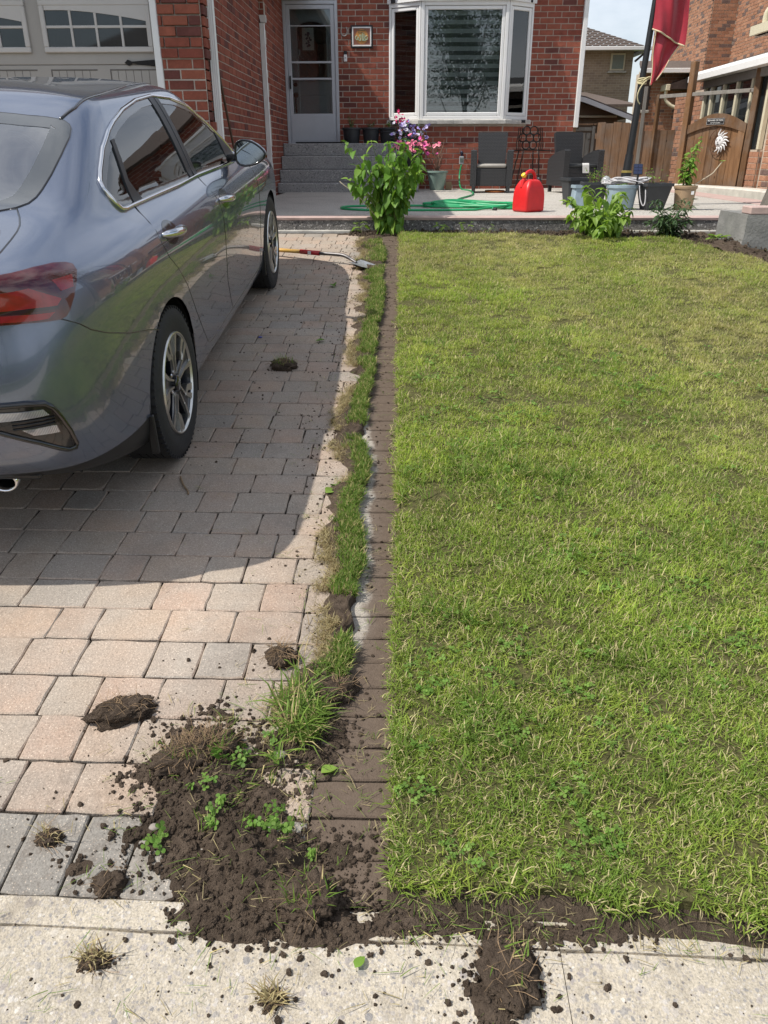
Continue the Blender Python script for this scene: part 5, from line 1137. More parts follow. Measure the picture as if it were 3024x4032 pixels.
def blades(name, n, rad, h0, h1, w0, w1, lean, m, straw=0., seed=1, flat=False):
    g = np.random.default_rng(seed); vs = []; fs = []; tint = []
    for i in range(n):
        a = g.uniform(0, 2*math.pi); r_ = rad*math.sqrt(g.uniform()); bx, by = r_*math.cos(a), r_*math.sin(a)
        d = g.uniform(0, 2*math.pi); L_ = g.uniform(h0, h1); w_ = g.uniform(w0, w1)/2; ln = g.uniform(*lean); ln2 = ln+g.uniform(.1, .9)
        dx, dy = math.cos(d), math.sin(d); qx, qy = -dy*w_, dx*w_; b = len(vs); bz = g.uniform(-.006, .0) if not flat else g.uniform(.001, .006)
        s1 = L_*.55; mx_, mz = math.sin(ln)*s1, math.cos(ln)*s1; s2 = L_*.45; tx, tz = mx_+math.sin(ln2)*s2, mz+math.cos(ln2)*s2
        if flat: mz, tz = g.uniform(.0, .006), g.uniform(0, .004)
        tz = max(tz, .002)
        vs += [(bx-qx, by-qy, bz), (bx+qx, by+qy, bz), (bx+dx*mx_+qx*.8, by+dy*mx_+qy*.8, bz+mz), (bx+dx*mx_-qx*.8, by+dy*mx_-qy*.8, bz+mz), (bx+dx*tx, by+dy*tx, bz+tz)]
        fs += [(b, b+1, b+2, b+3), (b+3, b+2, b+4)]
        tint += [(g.uniform(), g.uniform(0, 1) if straw == 0 else (1 if g.uniform() < straw else g.uniform(0, .79)), g.uniform())]*5
    me = bpy.data.meshes.new(name); me.from_pydata(vs, [], fs); a = me.attributes.new('tint', 'FLOAT_VECTOR', 'POINT'); a.data.foreach_set('vector', np.asarray(tint, np.float32).ravel()); me.materials.append(m); return me
def clover(name, n, rad, h, m, seed):
    g = np.random.default_rng(seed); vs = []; fs = []; tint = []
    for i in range(n):
        a = g.uniform(0, 6.3); r_ = rad*math.sqrt(g.uniform()); c = np.array((r_*math.cos(a), r_*math.sin(a), g.uniform(*h))); rt = g.uniform(0, 6.3); s = g.uniform(.005, .0095); tl = g.normal(0, .3, 2); tn = (g.uniform(), g.uniform(0, .82), g.uniform())
        for k in range(3):
            b = len(vs); q = rt+k*2.094
            for u, v in ((0, 0), (.55, .55), (1.1, .62), (1.45, .3), (1.45, -.3), (1.1, -.62), (.55, -.55)):
                x = u*s*math.cos(q)-v*s*math.sin(q); y = u*s*math.sin(q)+v*s*math.cos(q); vs.append((c[0]+x, c[1]+y, c[2]+tl[0]*x+tl[1]*y+abs(v)*s*.25)); tint.append(tn)
            fs.append(tuple(b+j for j in range(7)))
        b = len(vs); vs += [(c[0]-.0006, c[1], c[2]), (c[0]+.0006, c[1], c[2]), (c[0]*.7, c[1]*.7, 0)]; tint += [tn]*3; fs.append((b, b+1, b+2))
    me = bpy.data.meshes.new(name); me.from_pydata(vs, [], fs); a = me.attributes.new('tint', 'FLOAT_VECTOR', 'POINT'); a.data.foreach_set('vector', np.asarray(tint, np.float32).ravel()); me.materials.append(m); return me
def yawrot(n, tilt=.12): return np.stack([rng.normal(R(6.2)*.5, tilt, n), rng.normal(0, tilt, n), rng.uniform(0, 2*math.pi, n)], 1)
GT = [blades('grass_tuft', 105, .070, .016, .040, .0016, .0032, (.3, 1.4), MT['grass'], seed=s) for s in range(8)]
pts = []
def lawn_points(dens, x0, x1, y0, y1):
    n = int((x1-x0)*(y1-y0)*dens); xx = rng.uniform(x0, x1, n); yy = rng.uniform(y0, y1, n)
    return [(x, y, lawn_z(x, y)+.0) for x, y in zip(xx, yy) if LAWN_BOT(x)+.012 < y < LAWN_TOP(x)+.02*math.sin(31*x)]
pts = lawn_points(420, .012, 2.3, 1.1, 3.4)+lawn_points(330, .012, 4.3, 3.4, 7.95)+lawn_points(60, 2.3, 7, 1.1, 3.4)
n = len(pts); pp = np.array(pts); sc_ = rng.uniform(.75, 1.15, n)*(.80+.45*fbm(pp*2.2, 3, 5))
scatter('lawn_grass', pts, yawrot(n, .10), sc_, GT, label='short mown green grass with straw coloured patches', category='grass')
ed = [(rng.uniform(-.002, .016), y, lawn_z(0, y)-.004) for y in rng.uniform(1.16, 7.85, 520)]+[(x, LAWN_BOT(x)+rng.uniform(-.004, .02), lawn_z(x, LAWN_BOT(x))-.006) for x in rng.uniform(0, 2.2, 200)]
LT = [blades('edge_tuft', 22, .030, .030, .060, .0024, .004, (.4, 1.5), MT['grass'], seed=40+s) for s in range(5)]
scatter('lawn_edge_grass', ed, yawrot(len(ed), .25), rng.uniform(.6, 1.0, len(ed)), LT, label='ragged grass hanging over the cut lawn edge', category='grass')
ls = []
for cx_, cy_, s_, k in ((.28, 3.0, .16, 60), (.55, 2.95, .13, 40), (.13, 2.05, .05, 14), (.42, 1.55, .2, 30), (1.1, 2.4, .25, 30), (.9, 4.6, .3, 40)):
    for _ in range(k): x, y = rng.normal(cx_, s_), rng.normal(cy_, s_*.8); ls += [(x, y, lawn_z(x, y))] if x > .02 and y > 1.2 else []
LG = [blades('long_tuft', 16, .022, .06, .11, .003, .005, (.3, 1.2), MT['turf'], seed=80+s) for s in range(4)]
scatter('long_grass', ls, yawrot(len(ls), .2), rng.uniform(.6, 1.0, len(ls)), LG, label='longer bright grass tufts standing out of the lawn', category='grass')
cl = []
for _ in range(5200):
    x, y = rng.uniform(.03, 2.4), rng.uniform(1.17, 4.6)
    w_ = fbm([(x*2.6, y*2.6, 3.1)], 3, 9)[0]+.10*math.exp(-((x-.12)/.12)**2-((y-1.75)/.22)**2)+.07*(x > .9)*(y < 2.2)
    if rng.uniform() < max(.05, min(.75, (w_-.50)*5))*.20 and y > LAWN_BOT(x)+.03: cl.append((x, y, lawn_z(x, y)))
CV = [clover('clover_patch', 11, .055, (.014, .034), MT['clover'], 60+s) for s in range(4)]
scatter('clover', cl, yawrot(len(cl), .08), rng.uniform(.5, .9, len(cl)), CV, label='dark green clover leaves among the lawn grass', category='clover')
# --- ragged strip of turf left on the pavers' edge
TR = [(-.16, 7.75), (-.13, 7.16), (-.115, 6.4), (-.11, 5.76), (-.12, 5.1), (-.13, 4.57), (-.14, 3.93), (-.15, 3.37), (-.135, 3.06), (-.175, 2.71), (-.135, 2.43), (-.135, 2.11), (-.155, 1.94), (-.165, 1.78), (-.20, 1.64), (-.235, 1.58)]
TLF = [(-.33, 7.75), (-.36, 7.16), (-.30, 6.4), (-.27, 5.76), (-.255, 5.1), (-.25, 4.57), (-.255, 3.86), (-.26, 3.32), (-.255, 2.95), (-.265, 2.61), (-.225, 2.35), (-.225, 2.09), (-.25, 1.87), (-.285, 1.74), (-.31, 1.62), (-.29, 1.57)]
wob = lambda y: .017*math.sin(4.7*y+.6)+.011*math.sin(10.9*y)+.006*math.sin(27*y+2)
tr_ = lambda y: interp([(p[1], p[0]) for p in reversed(TR)], y)[0]+.7*min(wob(y), .008)+.006*math.sin(41*y)-.030*min(1, max(0, (y-2.6)/1.2)); tl_ = lambda y: interp([(p[1], p[0]) for p in reversed(TLF)], y)[0]+wob(y)+.022*math.sin(6.3*y+1.2)+.010*math.sin(17*y)+.008*math.sin(47*y)-.018*min(1, max(0, (y-2.6)/1.2))
ts = thing('turf_strip', 'narrow ragged strip of leftover turf between driveway pavers and soiled edging', 'turf strip', (-.2, 4.6, G(4.6)))
mb = MB(); ny, nx = 420, 14; vs = []; ys_ = np.linspace(1.57, 7.75, ny)
gap = lambda y: max(0, 1-((y-6.25)/.05)**2)*0
for j, y in enumerate(ys_):
    a, b = tl_(y)-.015, tr_(y)+.006; nz_ = fbm(np.array([[y*14, k*1.7, 2.2] for k in range(nx+1)]), 4, 3); nw = fbm([(y*9, 5.5, 1)], 4, 7)[0]-.5; nw2 = fbm([(y*11, 1.5, 9)], 4, 17)[0]-.5
    for k in range(nx+1):
        u = k/nx; x = lerp(a+nw*.16, b+nw2*.06, u); prof = min(1, u/.35)*min(1, (1-u)/.10)
        h = (.038*(.55+.45*u)*prof**.6*(.45+1.1*nz_[k]))*(.5 if abs(y-2.88) < .03 else 1)-.004; vs.append((x-ts.location.x, y-ts.location.y, G(y)+h-ts.location.z))
mb.add(vs, [(j*(nx+1)+k, j*(nx+1)+k+1, (j+1)*(nx+1)+k+1, (j+1)*(nx+1)+k) for j in range(ny-1) for k in range(nx)]); mb.build('soil', MT['soil'], ts, smooth=True)
def child_scatter(o, parent):
    o.parent = parent; o.matrix_parent_inverse = Matrix.Translation(parent.location).inverted()
    for k in ('label', 'category'):
        if k in o.keys(): del o[k]
    return o
tp = []; st2 = []
for _ in range(3000):
    y = rng.uniform(1.56, 7.7); a, b = tl_(y), tr_(y); u = rng.beta(3.4, 1.15); nzv = fbm([(y*5, 3.3, 1)], 3, 21)[0]
    if nzv < .33 or (y > 6.45 and nzv < .47): continue
    if abs(y-2.88) < .015: continue
    x = lerp(a+.02, b, u); tp.append((x, y, G(y)+.024))
for _ in range(3000):
    y = rng.uniform(1.56, 7.7); a, b = tl_(y), tr_(y); nzs = fbm([(y*8, 7.7, x_k)], 3, 23)[0] if (x_k := rng.uniform(0, .3)) is not None else 0
    if nzs < .47: continue
    x = lerp(a, b, rng.beta(1.2, 2.4))-abs(rng.normal(0, .022)); st2.append((x, y, G(y)+.010))
TT = [blades('turf_tuft', 34, .024, .018, .045, .0020, .0038, (.1, .95), MT['turf'], seed=120+s) for s in range(6)]
child_scatter(scatter('grass', tp, yawrot(len(tp), .2), rng.uniform(.6, 1.15, len(tp)), TT), ts)
ST = [blades('straw_tuft', 14, .025, .025, .06, .0014, .0028, (.6, 1.5), MT['strawm'], seed=150+s) for s in range(5)]
child_scatter(scatter('dry_grass', st2, yawrot(len(st2), .35), rng.uniform(.5, 1.0, len(st2)), ST), ts)
lt = [(rng.normal(-.262, .03), rng.normal(1.66, .06), G(1.65)+.02) for _ in range(24)]
LT2 = [blades('long_blades', 14, .03, .06, .14, .0035, .0065, (.5, 1.35), MT['turf'], seed=170+s) for s in range(4)]
child_scatter(scatter('long_grass', lt, yawrot(len(lt), .2), rng.uniform(.7, 1.0, len(lt)), LT2), ts)
# --- loose earth
def soil_lump(name, seed, sub=2, amp=.45, freq=2.2, flat=.75, m=None):
    bm = bmesh.new(); bmesh.ops.create_icosphere(bm, subdivisions=sub, radius=1); co = np.array([v.co for v in bm.verts]); d = fbm(co*freq+seed*7.3, 4, seed)+(.34*(fbm(co*freq*5+seed, 4, seed+3)-.5) if sub > 3 else 0)
    for v, q in zip(bm.verts, d): v.co *= 1+(q-.5)*2*amp; v.co.z *= flat
    me = bpy.data.meshes.new(name); bm.to_mesh(me); bm.free(); me.materials.append(m or MT['soil']); me.shade_smooth(); return me
CR = [soil_lump('crumb', s, 2, .75, 2.6, .7) for s in range(6)]
for me in CR: me.shade_flat()
HEAPS = [(-.40, 1.27, .13, .10, .055), (-.27, 1.20, .11, .08, .055), (-.50, 1.40, .10, .07, .026), (-.42, 1.49, .11, .06, .032), (-.55, 1.60, .08, .035, .03), (-.36, 1.58, .10, .05, .018), (-.20, 1.58, .07, .10, .030), (-.22, 1.10, .14, .05, .034), (-.06, 1.20, .10, .10, .010), (.08, 1.085, .17, .030, .024), (.22, 1.00, .07, .08, .020), (.38, 1.07, .12, .024, .020), (-.60, 1.28, .05, .03, .015), (-.33, 1.40, .09, .06, .018), (-.72, 1.66, .05, .03, .02), (.17, .93, .05, .05, .012), (-.31, 1.06, .08, .020, .016), (-.13, 1.05, .05, .018, .016), (-.42, 1.08, .05, .03, .018), (-.66, 1.45, .05, .04, .014), (-.58, 1.50, .05, .05, .016), (-.48, 1.66, .06, .03, .016), (-.70, 1.20, .06, .03, .012)]
def heap_h(x, y):
    h = 0
    for a, b, sx, sy, q in HEAPS: h = h+q*np.exp(-((x-a)/sx)**2-((y-b)/sy)**2)
    return h
NX, NY = 230, 190; gx, gy = np.meshgrid(np.linspace(-.95, .75, NX), np.linspace(.80, 1.80, NY)); flat_ = np.stack([gx.ravel(), gy.ravel(), gx.ravel()*0], 1)
rough = fbm(flat_*16, 5, 31)-.5; rough2 = fbm(flat_*55, 4, 37)-.5
hh = heap_h(flat_[:, 0], flat_[:, 1]); hz = hh*.85*(1+1.9*rough)+.020*rough*np.minimum(1, hh/.012)+.012*rough2*np.minimum(1, hh/.01)-.0125
mb = MB(); keep = hz > -.004; vid = -np.ones(len(hz), int); fs = []
for j in range(NY-1):
    for i in range(NX-1):
        q = (j*NX+i, j*NX+i+1, (j+1)*NX+i+1, (j+1)*NX+i)
        if sum(keep[k] for k in q) >= 2: fs.append(q)
used = sorted({k for f in fs for k in f}); mp2 = {k: i for i, k in enumerate(used)}
mb.add([(flat_[k, 0], flat_[k, 1], G(flat_[k, 1])+max(hz[k], -.006)) for k in used], [tuple(mp2[k] for k in f) for f in fs])
mb.build('loose_soil', MT['soil'], smooth=True, kind='stuff', label='dark crumbly earth heaped over the pavers by the sidewalk', category='soil')
cp_, cs_ = [], []
def heap_z(P2):
    f = np.stack([P2[:, 0], P2[:, 1], P2[:, 0]*0], 1); h = heap_h(P2[:, 0], P2[:, 1]); a = fbm(f*16, 5, 31)-.5; b = fbm(f*55, 4, 37)-.5
    return h*.85*(1+1.9*a)+.020*a*np.minimum(1, h/.012)+.012*b*np.minimum(1, h/.01)-.0125
def surf(x, y): return G(y)+max(0., float(heap_z(np.array([[x, y]]))[0]))
cand = np.stack([rng.uniform(-1.05, 1.0, 150000), rng.uniform(.55, 2.3, 150000)], 1); X, Y = cand[:, 0], cand[:, 1]; d = heap_h(X, Y)
q = np.minimum(1, d/.018)*.75+.052*np.exp(-(((X+.45)/.33)**2+((Y-1.48)/.26)**2))+.05*np.exp(-((X-.12)/.5)**2-((Y-.98)/.16)**2)
ok = (rng.uniform(size=len(q)) < q*.55) & ~((Y > 1.15) & (X > .02)); cand = cand[ok]; zz = np.maximum(0, heap_z(cand))
for (x, y), z in zip(cand, zz): cp_.append((x, y, G(y)+z+.001)); cs_.append(.0012+.0080*rng.uniform()**4)
for _ in range(2600):                                               # along the turf strip and on the edging
    y = rng.uniform(1.5, 7.9); s = rng.uniform(); x = tl_(y)-abs(rng.normal(0, .10)) if s < .6 else rng.uniform(tr_(y), .01); cp_.append((x, y, G(y))); cs_.append(.0012+.006*rng.uniform()**4)
for _ in range(700): y = rng.uniform(3.0, 7.6); cp_.append((rng.uniform(-1.0, -.3), y, G(y))); cs_.append(.0015+.005*rng.uniform()**3)
for _ in range(2200): x = rng.uniform(-.5, 3.4); y = rng.uniform(LAWN_TOP(max(x, 0))-.02, 8.04); cp_.append((x, y, G(y)+rng.uniform(-.005, .02)+.11*math.exp(-((x-2.85)/.35)**2-((y-7.10)/.30)**2))); cs_.append(.004+.014*rng.uniform()**2)
for _ in range(160): x, y = rng.uniform(-.95, .3), rng.uniform(.5, 1.1); cp_.append((x, y, G(y))); cs_.append(.0010+.0055*rng.uniform()**4)
n = len(cp_); scatter('soil_crumbs', cp_, rng.uniform(0, 6.3, (n, 3)), cs_, CR, label='small crumbs of dark soil strewn over pavers and sidewalk', category='soil')
# soil spilled in front of the lawn's cut edge
mb = MB(); vs = []; nx, ny = 120, 8
for i in range(nx+1):
    x = lerp(-.02, 2.6, i/nx); w_ = .055+.05*(fbm([(x*5, 2, 1)], 3, 77)[0]-.4)+.02*max(0, x-.5)
    for j in range(ny+1):
        u = j/ny; y = lerp(LAWN_BOT(x)+.02, LAWN_BOT(x)-.005-w_, u); vs.append((x, y, G(y)+.014*(1-u)**1.3*(.5+fbm([(x*22, y*22, 4)], 3, 88)[0])-.003*u))
mb.add(vs, [(i*(ny+1)+j, i*(ny+1)+j+1, (i+1)*(ny+1)+j+1, (i+1)*(ny+1)+j) for i in range(nx) for j in range(ny)]); mb.build('edge_soil', MT['soil2'], smooth=True, kind='stuff', label='thin brown soil along the front edge of the lawn', category='soil')
# grass clippings and roots lying about
cpp = []
for _ in range(230): x, y = rng.normal(-.38, .24), rng.normal(1.38, .22); cpp.append((x, y, surf(x, y)+.004)) if y > 1.02 else None
for _ in range(420): y = rng.uniform(1.5, 7.8); x = rng.normal(tl_(y)-.05, .10) if rng.uniform() < .6 else rng.uniform(tr_(y), .0); cpp.append((x, y, G(y)+.002))
for _ in range(180): x, y = rng.uniform(-.9, 1.6), rng.uniform(.5, 1.12); cpp.append((x, y, G(y)+.002)) if y < LAWN_BOT(x)-.01 else None
for _ in range(300): x = rng.uniform(0, 2); y = LAWN_BOT(x)-rng.uniform(0, .09); cpp.append((x, y, G(y)+.006))
for _ in range(420): x = rng.uniform(1.6, 3.4); y = rng.uniform(LAWN_TOP(x)-.05, LAWN_TOP(x)+.7); cpp.append((x, min(y, 8.0), G(min(y, 8.0))+.015+.11*math.exp(-((x-2.85)/.35)**2-((y-7.10)/.30)**2)))
for _ in range(110): y = rng.uniform(2.2, 7.6); cpp.append((rng.uniform(-1, -.3), y, G(y)+.001))
CLP = [blades('clipping', 3, .03, .02, .085, .0010, .0022, (1.45, 1.57), MT['strawm'] if s % 2 else MT['turf'], seed=200+s, flat=True) for s in range(8)]
scatter('grass_clippings', cpp, np.stack([np.full(len(cpp), R(6.2)), np.zeros(len(cpp)), rng.uniform(0, 6.3, len(cpp))], 1), rng.uniform(.5, 1.1, len(cpp)), CLP, label='loose straw and grass clippings scattered on the ground', category='clippings')
wd_ = [(x, y, surf(x, y)+.003) for x, y in [(rng.normal(-.36, .13), rng.normal(1.40, .14)) for _ in range(42)] if y > 1.05]
scatter('weed_sprigs', wd_, yawrot(len(wd_), .5), rng.uniform(.6, 1.1, len(wd_)), [clover('sprig', 6, .02, (.006, .03), MT['clover'], 300+s) for s in range(3)]+[blades('sprig_grass', 9, .014, .03, .06, .0022, .004, (.4, 1.4), MT['turf'], seed=310+s) for s in range(3)], label='uprooted clover and grass sprigs lying on the soil heap', category='weeds')
# --- sod clumps, each a thing
def sod(x, y, rx, ry, rz_, label, grass=0, roots=0, seed=1, yaw=0, tilt=0, long=False, lift=0, strawy=False):
    g = np.random.default_rng(seed); c = thing('sod_clump', label, 'sod clump', (x, y, surf(x, y)-.004+lift), rot=(R(6)+tilt, 0, yaw), group=None)
    me = soil_lump('soil', seed, 5, .46, 2.6, 1.0); o = link('soil', me, None, c); o.scale = (rx, ry, rz_); o.location = (0, 0, rz_*.45)
    cr_ = MB()
    for _ in range(90):
        a = g.uniform(0, 6.3); d = g.uniform(.5, 1.35); q = g.uniform(.002, .007); cr_.lathe([(q*.4, 0), (q, q*.5), (q*.6, q)], 5, Matrix.Translation((rx*d*math.cos(a), ry*d*math.sin(a), max(0, (1-d)*rz_*.8))) @ Matrix.Rotation(g.uniform(0, 3), 4, 'X'))
    o2 = cr_.build('crumbs', MT['soil'], c, kind='stuff')
    if grass:
        k = grass; b = blades('grass', k, rx*.8, .035 if not long else .06, .07 if not long else .13, .0024, .0045, (.2, 1.3), MT['strawm'] if strawy else MT['turf'], seed=seed+500); o = link('grass', b, None, c); o.scale = (1, ry/rx, 1); o.location = (0, 0, rz_*.9); o.rotation_euler = (-tilt*1.6, 0, 0); o['kind'] = 'stuff'
    if roots:
        b = MB()
        for _ in range(roots):
            a = g.uniform(0, 6.3); d = g.uniform(.1, 1.0); p = np.array((rx*d*math.cos(a), ry*d*math.sin(a), rz_*1.3*math.sqrt(max(0, 1-d*d))+.002)); v = g.normal(0, 1, 3); v[2] = abs(v[2])*.3; v /= np.linalg.norm(v)
            b.tube([p, p+v*.02+(0, 0, .004), p+v*.045+g.normal(0, .006, 3)+(0, 0, -.004)], .0006, 3, cap=False)
        b.build('roots', MT['root'], c, kind='stuff')
    return c
sod(-.75, 1.655, .085, .045, .036, 'flat dark soil clod alone on the pavers, left of the heap', roots=50, seed=3, yaw=.4)
sod(-.345, 1.875, .045, .036, .036, 'rooty dark soil clod at the left foot of the turf strip', roots=90, seed=5)
sod(-.80, 1.27, .030, .022, .018, 'small soil clod with straw on the charcoal pavers', grass=16, roots=12, seed=8, strawy=True)
sod(-.51, 1.525, .105, .055, .050, 'overturned sod slab with brown root mat on the soil heap', grass=120, roots=420, seed=11, yaw=.5, tilt=.5)
sod(-.165, 1.735, .062, .036, .034, 'dark soil clod lying across the soiled edging', roots=50, seed=13, yaw=.7)
sod(-.66, 4.30, .075, .055, .035, 'small muddy grass clump alone on the shaded pavers', grass=70, roots=60, seed=17, long=False)
sod(-.60, 1.0, .030, .020, .014, 'pale dry grass clump alone on the sidewalk', grass=50, roots=10, seed=19, strawy=True)
sod(-.185, 1.125, .062, .048, .046, 'large sod clump with green tuft at the near end of edging', grass=80, roots=20, seed=23, yaw=-.2, tilt=.3)
sod(-.235, .935, .024, .018, .010, 'flattened dry grass wisp at the bottom edge of sidewalk', grass=60, roots=10, seed=29, strawy=True)
sod(.22, .985, .050, .070, .026, 'spilled soil clod on the sidewalk before the lawn corner', grass=14, roots=40, seed=31, yaw=.3)
sod(-.625, 1.16, .036, .026, .022, 'round soil clod where the charcoal pavers meet sidewalk', roots=10, seed=37)
sod(-.385, 1.075, .016, .013, .012, 'tiny dark soil lump on the pale sidewalk', seed=41)
sod(-.33, 6.72, .06, .045, .03, 'soil clump with grass beside the shovel blade', grass=60, roots=30, seed=43)
sod(-.26, 7.30, .09, .11, .035, 'broad muddy turf lump near the tall shrub', grass=110, roots=60, seed=47)
mt_p = plain('pale_pebble', (.25, .22, .19), .8, var=.3)
for k, (x, y, s, lb) in enumerate(((-.30, 1.52, .016, 'grey pebble on the soil heap below the turf strip'), (-.565, 1.30, .013, 'grey stone chip at the left of the soil heap'), (.005, 1.90, .014, 'pale stone at the lawn edge on the edging'))):
    o = link('pebble', soil_lump('pebble', 60+k, 2, .3, 1.2, .7, mt_p), None, None); o.location = (x, y, surf(x, y)+s*.4); o.scale = (s, s*.8, s*.7); o['label'] = lb; o['category'] = 'pebble'
# ---------------------------------------------------------------- plants
def leafmat(name, c0, c1, back=.3):
    t = NT(name); r_ = t.n('ShaderNodeObjectInfo').outputs['Random']; v = t.xyz(t.tc.outputs['Object'])
    c = t.mix(r_, c0, c1); vein = t.n('ShaderNodeTexWave'); vein.inputs['Scale'].default_value = 9; vein.inputs['Distortion'].default_value = 1.2; t.put(vein.inputs[0], t.tc.outputs['Object'])
    c = t.mix(.35, c, t.mix(1, c, t.ramp(vein.outputs[0], [(.2, .72), (.8, 1.2)]), 'MULTIPLY')); t.set(col=c, rough=.45, spec=.35)
    tl = t.n('ShaderNodeBsdfTranslucent'); t.put(tl.inputs[0], t.mix(1, c, (1.15, 1.25, .7), 'MULTIPLY')); ms = t.n('ShaderNodeMixShader'); ms.inputs[0].default_value = back
    t.t.links.new(t.p.outputs[0], ms.inputs[1]); t.t.links.new(tl.outputs[0], ms.inputs[2]); t.t.links.new(ms.outputs[0], t.o.inputs[0]); return t.m
def leaf_mesh(name, m, wid=.62, fold=.22, droop=.35, n=5, teeth=0):
    """unit-length leaf along +x, folded on its midrib and arching down"""
    vs = []; fs = []
    for i in range(n+1):
        t_ = i/n; w_ = wid*.5*(math.sin(math.pi*min(1, t_**.75*.98+.02))**.8) if i < n else 0; x = t_; z = -droop*t_*t_+.06*math.sin(t_*9)*.3
        if i == 0: w_ = .02
        for s in (-1, 0, 1): vs.append((x, s*w_*(1+.0*teeth), z+abs(s)*w_*fold*1.6))
    for i in range(n):
        for s in (0, 1): fs.append((3*i+s, 3*i+3+s, 3*i+4+s, 3*i+1+s))
    me = bpy.data.meshes.new(name); me.from_pydata(vs, [], fs); me.materials.append(m); me.shade_smooth(); return me
MT['lf1'] = leafmat('shrub_leaf', (.12, .25, .035), (.26, .40, .07), .38)
MT['lf2'] = leafmat('bright_leaf', (.15, .27, .04), (.30, .43, .085), .4)
MT['lf3'] = leafmat('peony_leaf', (.030, .068, .022), (.075, .125, .045), .15)
MT['stem'] = plain('green_stem', (.16, .20, .06), .6, var=.3)
MT['twig'] = plain('brown_twig', (.17, .10, .07), .8, var=.4)
def place_leaf(me, parent, p, yaw, pitch, roll, s):
    o = bpy.data.objects.new('leaf', me); COL.objects.link(o); o.parent = parent; o.location = p; o.rotation_euler = (roll, pitch, yaw); o.scale = (s, s*random.uniform(.85, 1.15), s); return o
def shrub(name, label, cat_, loc, stems, leaves, size, m, seed, stemm=None, lean=.5, droop=(.2, 1.1), wid=.62, r0=.006, pair=True, bare=.25, extra=0):
    """stems: list of (angle, reach, height); leaves per stem in opposite pairs"""
    g = random.Random(seed); root = thing(name, label, cat_, loc); lm = [leaf_mesh('leaf', m, wid*g.uniform(.85, 1.1), g.uniform(.1, .35), g.uniform(.15, .6)) for _ in range(4)]
    paths = []
    for (a, reach, h) in stems:
        p0 = Vector((.12*reach*math.cos(a)+g.uniform(-.02, .02), .12*reach*math.sin(a)+g.uniform(-.02, .02), -.02)); tip = Vector((reach*math.cos(a), reach*math.sin(a), h)); mid = p0.lerp(tip, .5)+Vector((-.12*reach*math.cos(a), -.12*reach*math.sin(a), .10*h))
        path = cat([p0, mid, tip], 5); paths.append(path); mb = MB(); mb.tube(path, [r0*(1-.7*i/(len(path)-1)) for i in range(len(path))], 5); mb.build('stem', stemm or MT['stem'], root, smooth=True)
        for k in range(leaves):
            t_ = bare+(1-bare)*(k+.6)/leaves; q = path[min(len(path)-1, int(t_*(len(path)-1)))]; base = g.uniform(0, 6.3)
            for s in ((0, math.pi) if pair else (0,)):
                s_ = size*g.uniform(.6, 1.15)*(1-.35*t_**3); place_leaf(g.choice(lm), root, q+Vector((g.uniform(-.01, .01), g.uniform(-.01, .01), g.uniform(-.01, .01))), base+s+g.uniform(-.4, .4), g.uniform(*droop)*(1.15-t_*.8), g.uniform(-.5, .5), s_)
        for s in range(3): place_leaf(g.choice(lm), root, path[-1], g.uniform(0, 6.3), g.uniform(-.6, .2), g.uniform(-.4, .4), size*.5)
    if extra:                                                       # the small leaves past the count of single ones
        mb = MB(); co_ = [[v.co.copy() for v in q.vertices] for q in lm]; fa_ = [[tuple(p.vertices) for p in q.polygons] for q in lm]
        for _ in range(extra):
            path = g.choice(paths); t_ = g.uniform(bare*.6, 1); q = path[min(len(path)-1, int(t_*(len(path)-1)))]; k = g.randrange(4); s_ = size*g.uniform(.35, .8)
            a = g.uniform(0, 6.3); Mx = Matrix.Translation(q+Vector((math.cos(a), math.sin(a), 0))*g.uniform(0, .05)+Vector((0, 0, g.uniform(-.03, .03)))) @ Matrix.Rotation(a, 4, 'Z') @ Matrix.Rotation(g.uniform(*droop), 4, 'Y') @ Matrix.Rotation(g.uniform(-.6, .6), 4, 'X') @ Matrix.Scale(s_, 4)
            mb.add([Mx @ v for v in co_[k]], fa_[k])
        mb.build('leaves', m, root, smooth=True, kind='stuff')
    return root
g = random.Random(4)
big = [(g.uniform(0, 6.28), abs(g.gauss(.22, .11)), g.uniform(.52, .86)) for _ in range(16)]+[(3.3, .42, .50), (2.9, .36, .42), (3.6, .30, .70), (.1, .26, .56), (.3, .20, .60), (3.0, .20, .82), (6.1, .27, .55)]
sb = shrub('leafy_shrub', 'tall drooping green shrub between driveway and lawn corner', 'shrub', (-.09, 7.94, G(7.94)-.01), big, 5, .14, MT['lf1'], 21, droop=(.35, 1.35), bare=.18, extra=420)
MB().tube(cat([(-.1, 0, .1), (-.30, -.02, .33), (-.46, -.02, .45), (-.50, .0, .48)], 4), .004, 5).build('stem', plain('bare_pale_stem', (.45, .38, .28), .8), sb)
low = [(g.uniform(0, 6.28), g.uniform(.10, .38), g.uniform(.18, .46)) for _ in range(25)]
shrub('leafy_shrub', 'low wide bright green shrub before the dark flower pots', 'shrub', (1.89, 7.72, G(7.7)), low, 4, .135, MT['lf2'], 33, droop=(.1, 1.1), bare=.25, extra=220)
pe = [(g.uniform(0, 6.28), g.uniform(.05, .24), g.uniform(.14, .36)) for _ in range(25)]
shrub('peony_plant', 'dark narrow leaved plant in the bed, right of the bright shrub', 'plant', (2.50, 7.78, G(7.75)), pe, 4, .11, MT['lf3'], 35, droop=(-.5, .5), wid=.26, r0=.004, bare=.25, extra=260)
shrub('weed_rosette', 'small broad leaved weed at the foot of the concrete pier', 'weed', (2.86, 7.42, G(7.42)+.06), [(a, .03, .02) for a in (0, 2.1, 4.2)], 1, .15, MT['lf2'], 36, droop=(-1.1, -.5), wid=.34, r0=.004)
